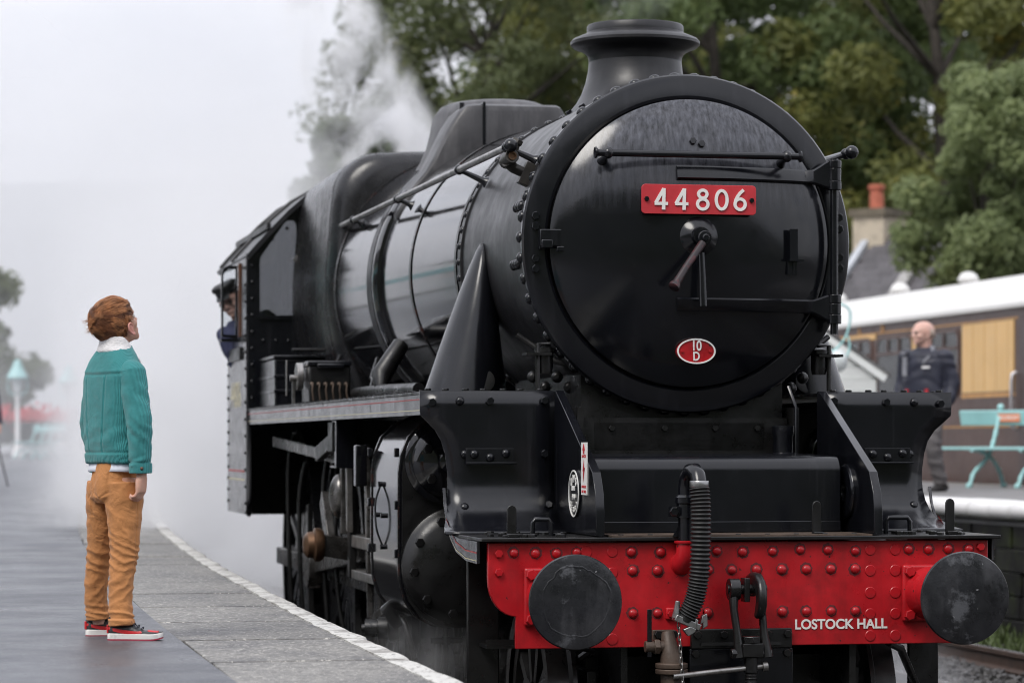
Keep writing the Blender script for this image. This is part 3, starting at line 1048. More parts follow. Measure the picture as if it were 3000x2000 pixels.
# front plate with one window each side
plate = [(-1.278, 1.95), (-1.278, 3.07), (-1.13, 3.235), (-1.0, 3.365), (-0.86, 3.49), (-0.68, 3.59), (-0.45, 3.7), (0, 3.78)]
win = [(-1.205, 2.64), (-1.205, 3.03), (-1.195, 3.06), (-1.025, 3.30), (-1.0, 3.325), (-0.95, 3.325), (-0.932, 3.30), (-0.928, 3.25), (-0.928, 2.66), (-0.94, 2.63), (-1.19, 2.625)]
for s in (-1, 1):
    o = plate + [(0, 1.95)]
    # key-holed outline
    best = 0
    pl = [(x, z) for x, z in o]
    loop = [pl[0]] + [win[0]] + win[1:] + [win[0]] + [pl[0]] + pl[1:]
    loop = [(-s * x, z) for x, z in loop] if s > 0 else loop
    bm = bmesh.new()
    def mkv(P, y):
        return [bm.verts.new((x, y, z)) for x, z in P]
    pv = mkv([((-s) * x if s > 0 else x, z) for x, z in pl], 8.30)
    wv = mkv([((-s) * x if s > 0 else x, z) for x, z in win], 8.30)
    es = [bm.edges.new((pv[i], pv[(i + 1) % len(pv)])) for i in range(len(pv))] + [bm.edges.new((wv[i], wv[(i + 1) % len(wv)])) for i in range(len(wv))]
    bmesh.ops.triangle_fill(bm, use_beauty=True, edges=es)
    # drop faces filling the window
    for f in list(bm.faces):
        c = f.calc_center_median()
        inside = False
        P = [(v.co.x, v.co.z) for v in wv]
        j = len(P) - 1
        for i in range(len(P)):
            if (P[i][1] > c.z) != (P[j][1] > c.z) and c.x < (P[j][0] - P[i][0]) * (c.z - P[i][1]) / (P[j][1] - P[i][1]) + P[i][0]:
                inside = not inside
            j = i
        if inside:
            bm.faces.remove(f)
    me = bpy.data.meshes.new('cab_front'); bm.to_mesh(me); bm.free()
    cf = link('cab_front', me, BLK, cab, 0, 0, 2, 0.012)
    # window frame and glass
    W = [(((-s) * x if s > 0 else x), z) for x, z in win]
    cx = sum(p[0] for p in W) / len(W); czz = sum(p[1] for p in W) / len(W)
    m = MB()
    o1 = [(cx + (x - cx) * 1.06, z + (0.02 if z > czz else -0.02) * .8) for x, z in W]
    i1 = [(cx + (x - cx) * 0.95, czz + (z - czz) * 0.97) for x, z in W]
    rg = [[(x, 8.293, z) for x, z in o1], [(x, 8.278, z) for x, z in o1], [(x, 8.278, z) for x, z in i1], [(x, 8.293, z) for x, z in i1]]
    m.loft(rg, True, False, False)
    wf = m.build('cab_window', BLK, cab, 30)
    me = bpy.data.meshes.new('pane')
    me.from_pydata([(x, 8.29, z) for x, z in W], [], [tuple(range(len(W)))])
    link('pane', me, None, wf, 0)
    for k in range(9):
        put('rivet', RIV_BLK, cf, (s * 1.25, 8.292, 2.05 + k * 0.118), (0, -1, 0), 0.6)
        put('rivet', RIV_BLK, cf, (s * (1.17 - 0.09 * k), 8.292, 2.46), (0, -1, 0), 0.6)
        if k < 8:
            put('rivet', RIV_BLK, cf, (s * (1.21 - 0.105 * k), 8.292, 3.10 + 0.085 * k - 0.002 * k * k), (0, -1, 0), 0.6)
            put('rivet', RIV_BLK, cf, (s * 0.87, 8.292, 2.5 + k * 0.13), (0, -1, 0), 0.6)
    # side sheet
    side = [(8.3, 1.32), (8.32, 1.25), (8.4, 1.22), (9.55, 1.22), (9.55, 2.5), (9.38, 2.53), (8.72, 2.53), (8.66, 2.6), (8.66, 2.98), (8.72, 3.02), (9.55, 3.02), (9.55, 3.08), (8.3, 3.08)]
    m = MB(); m.prism(side, 'yz', s * 1.285 - 0.008, s * 1.285 + 0.008)
    sd = m.build('cab_side', VAL, cab, 30)
    for k in range(15):
        put('rivet', RIV_BLK, sd, (s * 1.294, 8.34, 1.3 + 0.12 * k), (s, 0, 0), 0.6)
        put('rivet', RIV_BLK, sd, (s * 1.294, 9.5, 1.3 + 0.085 * k), (s, 0, 0), 0.6)
    m = MB(); m.box(s * 1.294 - .0015, s * 1.294 + .0015, 8.42, 9.45, 1.52, 1.535)
    m.build('lining_stripe', LINE_RED, sd, 0)
    m = MB(); m.box(s * 1.294 - .0015, s * 1.294 + .0015, 8.42, 9.45, 1.46, 1.472)
    m.build('lining_stripe', LINE_CREAM, sd, 0)
    m = MB(); m.box(s * 1.3 - .012, s * 1.3 + .012, 8.55, 9.3, 2.33, 2.42)
    m.build('hand_hold', DARK, sd, 30)
    m = MB(); m.box(s * 1.298 - .009, s * 1.298 + .009, 8.64, 8.70, 2.5, 3.03)
    m.build('wood_trim', mk('varnished_trim_%d' % (s + 1), (0.10, 0.04, 0.018), 0.4, var=0.3, vs=8), sd, 30)
    if s < 0:
        text('lettering', '44806', LINE_CREAM, sd, (-1.2935, 8.98, 2.07), TSIDE, 0.27, 0.001)
    # lower skirt edge behind the running board
    m = MB(); m.tube([(s * 1.275, 8.29, 1.86), (s * 1.275, 8.285, 1.5), (s * 1.275, 8.29, 1.34), (s * 1.27, 8.34, 1.25), (s * 1.26, 8.42, 1.22)], 0.02, 8)
    m.build('skirt_edge', VAL, sd, 50)
m = MB(); m.box(-1.2, 1.2, 8.4, 9.5, 1.9, 1.95); m.box(-1.2, 1.2, 9.2, 9.22, 1.2, 1.9)
m.build('cab_floor', DARK, cab)
m = MB(); m.box(-0.72, 0.72, 8.33, 8.5, 1.95, 3.3)
m.build('backhead', DARK, cab)
# side draught screen
GLASS = bpy.data.materials.new('window_glass'); GLASS.use_nodes = True
nt = GLASS.node_tree; nt.nodes.clear()
o_ = nt.nodes.new('ShaderNodeOutputMaterial'); mx = nt.nodes.new('ShaderNodeMixShader'); tr = nt.nodes.new('ShaderNodeBsdfTransparent'); gl_ = nt.nodes.new('ShaderNodeBsdfGlossy'); fr = nt.nodes.new('ShaderNodeFresnel')
tr.inputs['Color'].default_value = (0.14, 0.145, 0.155, 1); gl_.inputs['Roughness'].default_value = 0.06; fr.inputs['IOR'].default_value = 1.9
nt.links.new(fr.outputs[0], mx.inputs[0]); nt.links.new(tr.outputs[0], mx.inputs[1]); nt.links.new(gl_.outputs[0], mx.inputs[2]); nt.links.new(mx.outputs[0], o_.inputs[0])
GLASS2 = GLASS.copy(); GLASS2.name = 'clear_glass'
for n_ in GLASS2.node_tree.nodes:
    if n_.type == 'BSDF_TRANSPARENT':
        n_.inputs['Color'].default_value = (0.75, 0.78, 0.8, 1)
    if n_.type == 'FRESNEL':
        n_.inputs['IOR'].default_value = 1.5
for o in bpy.data.objects:
    if o.name.startswith('pane'):
        o.data.materials.append(GLASS)
for s in (-1, 1):
    m = MB()
    P = [(1.30, 2.49), (1.42, 2.50), (1.42, 2.95), (1.405, 3.0), (1.37, 3.02), (1.30, 3.02)]
    Q = [(1.315, 2.515), (1.405, 2.52), (1.405, 2.945), (1.395, 2.975), (1.365, 2.995), (1.315, 2.995)]
    rg = [[(s * x, 8.815, z) for x, z in P], [(s * x, 8.785, z) for x, z in P], [(s * x, 8.785, z) for x, z in Q], [(s * x, 8.815, z) for x, z in Q]]
    m.loft(rg, True, False, False)
    m.box(s * 1.355 - .07, s * 1.355 + .07, 8.77, 8.83, 2.465, 2.49)
    ds = m.build('draught_screen', BLK, cab, 30)
    me = bpy.data.meshes.new('pane')
    me.from_pydata([(s * x, 8.8, z) for x, z in Q], [], [tuple(range(6))])
    link('pane', me, GLASS2, ds, 0)

# ---- running boards with lined valance
for s in (-1, 1):
    m = MB(); m.box(min(s * 0.7, s * 1.285), max(s * 0.7, s * 1.285), 0.91, 8.29, 1.958, 1.972)
    rb = m.build('running_board', DARK, eng, 30, 0.002)
    m = MB(); m.box(s * 1.272 - .006, s * 1.272 + .006, 0.915, 8.29, 1.862, 1.957)
    va = m.build('running_board_valance', VAL, rb, 30)
    for z, h, mat in ((1.935, 0.0045, LINE_RED), (1.884, 0.0035, LINE_CREAM)):
        m = MB(); m.box(s * 1.2795 - .001, s * 1.2795 + .001, 0.93, 8.28, z - h / 2, z + h / 2)
        m.build('lining_stripe', mat, va, 0)
    rr = random.Random(5)
    for k in range(40):
        put('hex_bolt', HEX_DARK, rb, (s * 1.25, 1.0 + k * 0.18, 1.972), (0, 0, 1), 0.55, rr.random())

# ---- outside steam pipes
for s in (-1, 1):
    m = MB()
    rings = []
    for t in (0.0, 0.12, 0.3, 0.5, 0.7, 0.85, 0.95, 1.0):
        c = Vector((s * 0.895, 1.95, 1.968)).lerp(Vector((s * 0.805, 1.95, 2.735)), t)
        w = 0.2 * (1 - t) ** 0.85 + 0.012
        dv = 0.215 * (1 - t) ** 0.55 + 0.02
        rings.append([c + Vector((w * cos(2 * pi * k / 48), 0, 0)) + Vector((0, dv * sin(2 * pi * k / 48), 0)) for k in range(48)])
    m.loft(rings, True)
    sp = m.build('steam_pipe', BLK, eng, 60)
    m = MB(); m.lathe([(0.06, 0), (0.06, 0.006), (0.05, 0.01)], (s * 0.84, 1.748, 2.04), (0, -1, 0.25), 24)
    m.build('inspection_cover', RUBBER, sp, 40)
    m = MB()
    m.tube([(s * 0.72, 1.0, 1.98), (s * 0.72, 1.0, 2.2), (s * 0.66, 0.99, 2.2)], 0.012, 8)
    m.lathe([(0.035, 0), (0.04, 0.03), (0.04, 0.09), (0.05, 0.1), (0.05, 0.12), (0.02, 0.13)], (s * 0.68, 1.03, 2.06), (0, 0, 1), 16)
    m.box(s * 0.72 - .06, s * 0.72 + .06, 0.96, 1.08, 2.145, 2.157)
    for k in range(4):
        m.sphere((s * (0.5 + 0.06 * k), 1.3, 2.0 + 0.05 * (k % 2)), 0.03, 8, 6)
    m.tube([(s * 0.78, 1.2, 2.25), (s * 0.6, 1.15, 2.12), (s * 0.52, 1.1, 2.1)], 0.014, 8)
    m.build('oil_valve', DARK, eng, 40)

# ---- cylinders
prof = [(-0.6, 1.88), (-0.95, 1.88), (-1.06, 1.862), (-1.15, 1.82), (-1.215, 1.755), (-1.252, 1.67), (-1.264, 1.58), (-1.266, 1.4), (-1.266, 1.15), (-1.262, 1.05), (-1.235, 0.95), (-1.18, 0.875), (-1.1, 0.83), (-1.0, 0.815), (-0.6, 0.815)]
for s in (-1, 1):
    m = MB(); m.prism([(-s * x, z) for x, z in prof], 'xz', 1.72, 2.66)
    cy = m.build('cylinder', GLS, eng, 45)
    inn = [(x * 0.992 if x > -1.0 else x + 0.012, z) for x, z in prof]
    m = MB(); m.prism([(-s * x, z) for x, z in inn], 'xz', 1.705, 1.7195)
    fe = m.build('cylinder_end', DARK, cy, 45)
    for vv in (1.735, 2.6):
        m = MB(); rgs = []
        for g0, dv_ in ((-0.002, 0), (0.006, 0), (0.006, 0.035), (-0.002, 0.035)):
            rgs.append([(-s * (x - g0), vv + dv_, z + (g0 if z > 1.5 else -g0) * (1 if abs(z - 1.35) > .4 else 0)) for x, z in prof[1:-1]])
        m.loft(rgs, False)
        m.build('cladding_band', BAND, cy, 40)
        for z in (1.66, 1.4, 1.16):
            m = MB(); m.box(s * 1.275 - .012, s * 1.275 + .012, vv + 0.002, vv + 0.036, z, z + 0.045)
            m.build('band_clip', BLK, cy, 30, 0.004)
    m = MB(); m.lathe([(0.215, 0), (0.215, 0.03), (0.2, 0.042), (0.184, 0.046), (0.18, 0.06), (0.15, 0.088), (0.06, 0.10), (0.058, 0.12), (0.05, 0.125), (0.001, 0.126)], (s * 1.03, 1.705, 1.64), (0, -1, 0), 56)
    vc = m.build('valve_cover', GLS, cy, 40)
    m = MB(); m.lathe([(0.29, 0), (0.29, 0.03), (0.272, 0.045), (0.262, 0.062), (0.22, 0.085), (0.001, 0.1)], (s * 0.97, 1.704, 1.125), (0, -1, 0), 64)
    cc = m.build('cylinder_cover', DARK, cy, 40)
    for k in range(10):
        a = 2 * pi * (k + .3) / 10
        put('hex_bolt', HEX_DARK, cc, (s * 0.97 + 0.24 * sin(a), 1.63, 1.125 + 0.24 * cos(a)), (0, -1, 0), 1.2)
    for k in range(5):
        a = 2 * pi * (k + .15) / 5
        put('hex_bolt', HEX_DARK, vc, (s * 1.03 + 0.13 * sin(a), 1.612, 1.64 + 0.13 * cos(a)), (0, -1, 0), 1.2)
    m = MB()
    m.tube([(s * 0.9, 1.61, 0.97), (s * 0.72, 1.61, 0.99)], 0.04, 14)
    m.cyl((s * 0.78, 1.63, 0.98), (s * 0.78, 1.56, 0.98), 0.06)
    m.build('relief_valve', DARK, cc, 40)
    m = MB()
    m.tube(smoothpath([(s * 1.27, 2.28, 1.52), (s * 1.298, 2.27, 1.44), (s * 1.304, 2.25, 1.36), (s * 1.298, 2.23, 1.28), (s * 1.27, 2.22, 1.2)], 5), 0.0055, 8)
    for v, z in ((2.28, 1.52), (2.22, 1.2), (2.4, 1.36), (2.2, 1.36)):
        m.cyl((s * 1.262, v, z), (s * 1.285, v, z), 0.013, seg=8)
    m.build('drain_rod', BLK, cy, 50)
    # cylinder drain valve with end casting
    m = MB()
    m.lathe([(0.07, 0), (0.075, 0.05), (0.06, 0.06), (0.06, 0.11), (0.048, 0.115), (0.048, 0.18), (0.02, 0.182), (0.02, 0.2)], (s * 1.12, 2.6, 0.76), (s, 0.25, 0), 20)
    m.tube([(s * 1.14, 2.55, 0.78), (s * 1.2, 2.5, 0.87), (s * 1.18, 2.45, 0.92)], [0.03, 0.04, 0.01], 10)
    m.build('drain_cock', DARK, cy, 40)
    m = MB()
    for k in range(3):
        m.tube([(s * (0.8 + 0.1 * k), 1.9, 0.82), (s * (0.8 + 0.1 * k), 1.9, 0.55), (s * (0.8 + 0.1 * k), 1.8, 0.45)], 0.013, 8)
        m.cyl((s * (0.8 + 0.1 * k), 1.9, 0.76), (s * (0.8 + 0.1 * k), 1.9, 0.72), 0.024, seg=6)
    m.cyl((s * 0.72, 1.9, 0.74), (s * 1.08, 1.9, 0.74), 0.016)
    m.build('drain_pipe', DARK, cy, 40)
    m = MB(); m.cyl((s * 1.03, 2.66, 1.64), (s * 1.03, 2.74, 1.64), 0.19); m.cyl((s * 1.03, 2.74, 1.64), (s * 1.03, 2.86, 1.64), 0.09)
    m.box(s * 1.29 - .03, s * 1.29 + .03, 2.82, 2.9, 1.5, 1.72)
    m.build('valve_cover', GLS, cy, 40, 0.006)

RODM = mk('oily_rod_steel', (0.13, 0.125, 0.12), 0.3, metal=0.7, var=0.4, vs=6, rvar=0.12, dirt=(0.02, 0.017, 0.015), dirt_scale=7, dirt_pos=(0.42, 0.65), dirt_amt=0.9)
# ---- motion: slide bars, crosshead, rods, bracket
for s in (-1, 1):
    m = MB()
    m.box(s * 1.09 - .05, s * 1.09 + .05, 2.7, 4.35, 1.13, 1.2)
    m.build('slide_bar', STEEL, eng, 30, 0.004)
    m = MB()
    m.box(s * 1.09 - .05, s * 1.09 + .05, 2.7, 4.35, 0.95, 1.0)
    m.build('slide_bar', STEEL, eng, 30, 0.004)
    # reversing rod, hangers, pipes and springs in the dark under the running board
    m = MB(); m.bar((s * 1.1, 4.4, 1.62), (s * 1.1, 8.2, 1.74), 0.03, 0.07)
    m.build('reversing_rod', RODM, eng, 30, 0.004)
    for v_, z0_, z1_ in ((3.05, 0.45, 1.1), (3.3, 0.6, 1.86), (5.0, 0.9, 1.86), (5.55, 0.4, 1.5), (6.1, 0.3, 1.7), (7.3, 0.3, 1.6), (7.9, 0.3, 1.8)):
        m = MB(); m.tube(smoothpath([(s * 1.0, v_, z1_), (s * 1.04, v_ + .02, z1_ - .3), (s * 1.02, v_ - .03, z0_ + .3), (s * 0.95, v_ - .1, z0_)], 4), 0.016, 8)
        m.build('sand_pipe', DARK, eng, 50)
    for v_ in (3.75, 5.65, 7.85):
        m = MB(); m.bar((s * 0.9, v_, 1.3), (s * 0.9, v_ - .1, 0.35), 0.04, 0.09, (0, 1, 0)); m.box(s * 0.86 - .05, s * 0.86 + .05, v_ - .02, v_ + .1, 0.6, 1.0)
        m.build('brake_hanger', DARK, eng, 30, 0.005)
    m = MB(); m.box(s * 1.19 - .06, s * 1.19 + .06, 4.05, 4.12, 1.6, 1.86); m.box(s * 1.19 - .05, s * 1.19 + .05, 4.12, 4.3, 1.84, 1.86); m.box(s * 1.19 - .06, s * 1.19 + .06, 4.05, 4.3, 1.585, 1.6)
    m.build('bracket_plate', BLK, eng, 30, 0.004)
    m = MB(); m.bar((s * 1.17, 4.1, 1.6), (s * 1.15, 4.2, 1.22), 0.035, 0.05, (0, 1, 0))
    m.build('hanger_link', STEEL, eng, 30, 0.004)
    m = MB(); m.box(s * 1.0 - .07, s * 1.0 + .07, 3.5, 3.85, 0.95, 1.36); m.cyl((s * 1.0, 2.66, 1.15), (s * 1.0, 3.5, 1.15), 0.035)
    m.box(s * 1.06 - .02, s * 1.06 + .02, 3.55, 3.75, 0.6, 1.0)
    m.build('crosshead', RODM, eng, 30, 0.01)
    m = MB()
    m.box(s * 1.13 - .02, s * 1.13 + .02, 4.2, 4.3, 0.95, 1.86)
    m.box(s * 0.9 - .25, s * 0.9 + .25, 4.25, 4.29, 1.5, 1.86)
    m.box(s * 1.2 - .06, s * 1.2 + .06, 4.15, 4.33, 1.68, 1.85)
    m.box(s * 0.87 - .02, s * 0.87 + .02, 4.2, 4.3, 0.95, 1.86)
    m.bar((s * 1.15, 4.4, 1.8), (s * 1.15, 5.5, 1.66), 0.05, 0.09)
    m.bar((s * 0.95, 2.7, 1.72), (s * 0.95, 5.5, 1.72), 0.06, 0.12)
    m.build('motion_bracket', DARK, eng, 30, 0.006)
    m = MB()
    m.bar((s * 1.06, 3.68, 1.15), (s * 1.06, 6.35, 0.95), 0.045, 0.13)
    m.cyl((s * 1.03, 6.35, 0.95), (s * 1.12, 6.35, 0.95), 0.16)
    m.build('connecting_rod', RODM, eng, 30, 0.006)
    m = MB()
    m.bar((s * 0.98, 4.35, 0.91), (s * 0.98, 8.9, 0.91), 0.045, 0.12)
    m.build('coupling_rod', RODM, eng, 30, 0.006)
    # expansion link, radius rod and return crank pin, seen end on beside the bracket
    m = MB()
    m.bar((s * 1.15, 4.4, 1.66), (s * 1.15, 4.4, 1.2), 0.05, 0.05, (0, 1, 0))
    m.sphere((s * 1.17, 4.46, 1.42), 0.11, 14, 10, (0.6, 0.8, 1.2))
    m.build('expansion_link', RODM, eng, 35, 0.005)
    m = MB()
    m.bar((s * 1.12, 3.75, 1.72), (s * 1.12, 3.62, 0.75), 0.03, 0.06, (0, 1, 0))
    m.build('combination_lever', RODM, eng, 35, 0.005)
    m = MB()
    m.bar((s * 1.12, 3.66, 0.72), (s * 1.05, 3.0, 0.9), 0.03, 0.05)
    m.build('union_link', RODM, eng, 35, 0.005)
    m = MB()
    m.bar((s * 1.08, 4.6, 1.10), (s * 1.26, 4.6, 1.13), 0.06, 0.13)
    m.bar((s * 1.2, 4.62, 1.12), (s * 1.2, 4.9, 1.4), 0.05, 0.12)
    rc = m.build('return_crank', RODM, eng, 30, 0.006)
    m = MB(); m.lathe([(0.03, -0.03), (0.085, -0.02), (0.1, 0.0), (0.1, 0.03), (0.08, 0.04), (0.075, 0.075), (0.05, 0.095), (0.001, 0.1)], (s * 1.27, 4.6, 1.13), (s, 0, 0), 28)
    m.build('crank_pin', BRASS, rc, 40)

# ---- wheels
def wheel_mesh(r, nsp, w=0.13):
    m = MB()
    m.lathe([(r - 0.07, -w / 2), (r, -w / 2), (r, w * .25), (r + 0.028, w * .35), (r + 0.028, w / 2), (r - 0.07, w / 2)], axis=(1, 0, 0), seg=64, cap0=False, cap1=False)
    m.lathe([(r - 0.07, -w / 2 + .02), (r - 0.13, -w / 2 + .02), (r - 0.13, w / 2 - .02), (r - 0.07, w / 2 - .02)], axis=(1, 0, 0), seg=64, cap0=False, cap1=False)
    m.lathe([(0.14, -w / 2), (0.001, -w / 2 - .01), (0.001, -w / 2 - .012), (0.14, w / 2)], axis=(1, 0, 0), seg=24)
    for k in range(nsp):
        a = 2 * pi * k / nsp
        m.bar((0, 0.12 * cos(a), 0.12 * sin(a)), (0, (r - .1) * cos(a), (r - .1) * sin(a)), 0.05, 0.07, (1, 0, 0))
    return m


bw = mesh_of(wheel_mesh(0.5, 10), 'bogie_wheel', mk('bogie_wheel_steel', (0.045, 0.043, 0.042), 0.32, metal=0.5, var=0.5, vs=8), 35)
dw = mesh_of(wheel_mesh(0.915, 18), 'driving_wheel', mk('wheel_steel', (0.018, 0.018, 0.02), 0.3, metal=0.2, var=0.4, vs=6), 35)
for v in (0.78, 2.76):
    for s in (-1, 1):
        o = put('bogie_wheel', bw, eng, (s * 0.755, v, 0.5)); o.rotation_euler = (0, 0, pi if s > 0 else 0)
for v in (4.6, 6.75, 9.1):
    for s in (-1, 1):
        o = put('driving_wheel', dw, eng, (s * 0.755, v, 0.915)); o.rotation_euler = (random.random() * 3, 0, pi if s > 0 else 0)
m = MB()
for s in (-1, 1):
    m.box(s * 0.62 - .02, s * 0.62 + .02, 0.3, 3.2, 0.35, 0.7)
m.box(-0.6, 0.6, 0.5, 0.55, 0.3, 0.75); m.box(-0.6, 0.6, 1.6, 1.9, 0.4, 0.9)
for v in (0.78, 2.76):
    m.cyl((-0.7, v, 0.5), (0.7, v, 0.5), 0.08)
m.tube([(0.75, 0.2, 0.82), (0.86, 0.35, 0.78), (1.04, 0.6, 0.55)], 0.02, 8)
m.tube([(-0.75, 0.2, 0.82), (-0.62, 0.3, 0.8), (-0.95, 0.6, 0.5)], 0.02, 8)
m.build('bogie', DARK, eng, 30, 0.006)

# ---- front steps under the beam
for s in (-1, 1):
    m = MB()
    m.box(s * 1.06 - .075, s * 1.06 + .075, 0.60, 0.625, 0.16, 1.29)
    st = m.build('front_step', DARK, eng, 30, 0.006)
    m = MB(); m.box(s * 0.95 - .13, s * 0.95 + .13, 0.42, 0.599, 0.80, 0.815); m.box(s * 0.95 - .13, s * 0.95 + .13, 0.42, 0.435, 0.8155, 0.84)
    m.build('step_tread', DARK, st, 30)

# ---- uprights and grab loops on the footplate
for u, z1 in ((-1.028, 1.457), (0.378, 1.47), (1.012, 1.478)):
    m = MB()
    w = 0.021
    m.prism([(u - w, 1.314), (u - w, z1 - 0.02), (u - w * .7, z1 - .006), (u, z1), (u + w * .7, z1 - .006), (u + w, z1 - .02), (u + w, 1.314)], 'xz', 0.10, 0.114)
    m.box(u - 0.024, u + 0.024, 0.06, 0.1, 1.314, 1.33)
    m.build('lamp_iron', DARK, eng, 30, 0.003)
for u0, u1 in ((-0.91, -0.825), (0.745, 0.86)):
    m = MB(); m.tube([(u0, 0.22, 1.31), (u0, 0.22, 1.37), (u0 + .012, 0.22, 1.388), (u1 - .012, 0.22, 1.388), (u1, 0.22, 1.37), (u1, 0.22, 1.31)], 0.0115, 10)
    m.build('grab_loop', BLK, eng, 50)
m = MB()
m.lathe([(0.045, 1.3), (0.045, 1.62), (0.062, 1.625), (0.062, 1.68), (0.05, 1.685), (0.05, 1.76), (0.055, 1.77), (0.055, 1.81), (0.03, 1.815)], (0.46, 0.9, 0), (0, 0, 1), 20)
m.tube([(0.52, 0.89, 1.3), (0.52, 0.89, 1.9), (0.5, 0.95, 2.0)], 0.009, 8)
m.build('vent_pipe', BLK, eng, 40)

# ---- vacuum brake stand pipe and ribbed hose
m = MB()
m.tube([(-0.272, -0.05, 1.30), (-0.272, -0.05, 1.53), (-0.27, -0.06, 1.575), (-0.262, -0.09, 1.605), (-0.256, -0.13, 1.607), (-0.25, -0.165, 1.585), (-0.248, -0.178, 1.55)], 0.036, 18)
m.lathe([(0.044, 1.40), (0.044, 1.46), (0.05, 1.465), (0.05, 1.49), (0.04, 1.5)], (-0.272, -0.05, 0), (0, 0, 1), 16)
m.box(-0.345, -0.235, -0.075, -0.02, 1.405, 1.45)
sp = m.build('vacuum_stand_pipe', BLK, eng, 40)
put('hex_bolt', HEX_BLK, sp, (-0.335, -0.075, 1.428), (0, -1, 0), 1.1)
m = MB(); m.prism([(-0.33, 1.316), (-0.235, 1.316), (-0.235, 1.41), (-0.30, 1.41), (-0.305, 1.36)], 'xz', -0.045, -0.03)
m.build('pipe_bracket', BLK, sp, 30)
m = MB(); m.tube([(-0.272, -0.05, 1.299), (-0.272, -0.05, 1.24), (-0.277, -0.03, 1.205), (-0.28, 0.02, 1.195)], [0.043, 0.045, 0.05, 0.055], 18)
m.lathe([(0.052, 1.287), (0.054, 1.29), (0.054, 1.297), (0.05, 1.2975)], (-0.272, -0.05, 0), (0, 0, 1), 18)
m.build('pipe_elbow', RED, sp, 50)


hp = smoothpath([(-0.248, -0.178, 1.56), (-0.243, -0.19, 1.45), (-0.245, -0.195, 1.3), (-0.252, -0.195, 1.15), (-0.272, -0.185, 1.04), (-0.31, -0.165, 0.955)], 48)
rad = []
for i in range(len(hp)):
    ph = i / len(hp)
    rib = 0.5 + 0.5 * cos(i * 2 * pi / 6.0)
    rad.append(0.0375 + (0.0085 * rib ** 0.7 if 0.06 < ph < 0.93 else 0.001))
m = MB(); m.tube(hp, rad, 24)
m.build('vacuum_hose', RUBBER, sp, 60)
m = MB(); m.lathe([(0.041, 1.535), (0.0425, 1.537), (0.0425, 1.563), (0.041, 1.565)], (-0.2475, -0.181, 0), (0, 0, 1), 28)
m.build('hose_clip', ALU, sp, 40)
m = MB()
m.obox((-0.302, -0.17, 0.945), (0.056, 0, -0.024), (0, 0.03, 0), (0.006, 0, 0.013))
m.prism([(-0.27, 0.965), (-0.255, 0.955), (-0.268, 0.905), (-0.30, 0.885), (-0.325, 0.915), (-0.29, 0.93), (-0.272, 0.92)], 'xz', -0.2, -0.17)
m.prism([(-0.238, 0.975), (-0.215, 0.985), (-0.212, 0.93), (-0.235, 0.915), (-0.232, 0.945), (-0.245, 0.935)], 'xz', -0.195, -0.165)
m.tube([(-0.352, -0.175, 0.965), (-0.35, -0.18, 1.0), (-0.344, -0.18, 1.04)], [0.02, 0.013, 0.011], 10)
m.build('hose_coupling', ALU, sp, 35, 0.004)
m = MB(); m.obox((-0.27, -0.008, 0.975), (0.085, 0, 0), (0, 0.012, 0), (0, 0, 0.026))
hd = m.build('hose_dummy', RED, eng, 30, 0.006)
put('hex_bolt', HEX_RED, hd, (-0.335, -0.02, 0.975), (0, -1, 0), 0.8)
# chain: every link its own piece
_m = MB()
P = []
for k in range(14):
    a = 2 * pi * k / 14
    P.append((0.0065 * cos(a), 0, 0.0125 * sin(a) + (0.006 if sin(a) > 0 else -0.006)))
P.append(P[0]); _m.tube(P, 0.0026, 6, False)
LINK = mesh_of(_m, 'chain_link', STEEL, 60)
for k in range(14):
    o = put('chain_link', LINK, sp, (-0.338 + 0.002 * k, -0.17, 0.935 - 0.0265 * k))
    o.rotation_euler = (0, 0.06, (k % 2) * pi / 2 + 0.3)

# ---- steam heating cock
m = MB()
m.box(-0.425, -0.32, -0.05, -0.02, 0.83, 0.905)
m.tube([(-0.36, -0.06, 0.89), (-0.36, -0.09, 0.84), (-0.352, -0.1, 0.78), (-0.35, -0.1, 0.6)], [0.03, 0.036, 0.05, 0.05], 14)
m.lathe([(0.07, 0.74), (0.072, 0.745), (0.072, 0.762), (0.05, 0.765)], (-0.352, -0.1, 0), (0, 0, 1), 20)
m.lathe([(0.07, 0.715), (0.072, 0.72), (0.072, 0.737), (0.05, 0.739)], (-0.352, -0.1, 0), (0, 0, 1), 20)
m.cyl((-0.47, -0.09, 0.835), (-0.34, -0.09, 0.835), 0.026, seg=12)
m.cyl((-0.43, -0.09, 0.835), (-0.405, -0.09, 0.835), 0.036, seg=6)
hc = m.build('steam_heat_cock', RUST, eng, 35, 0.003)
m = MB(); m.bar((-0.452, -0.1, 0.79), (-0.452, -0.1, 1.0), 0.02, 0.008, (0, 1, 0))
m.build('cock_lever', BLK, hc, 30, 0.002)
for u in (-.40, -.33):
    put('hex_bolt', HEX_DARK, hc, (u, -0.05, 0.885), (0, -1, 0), 1.0)

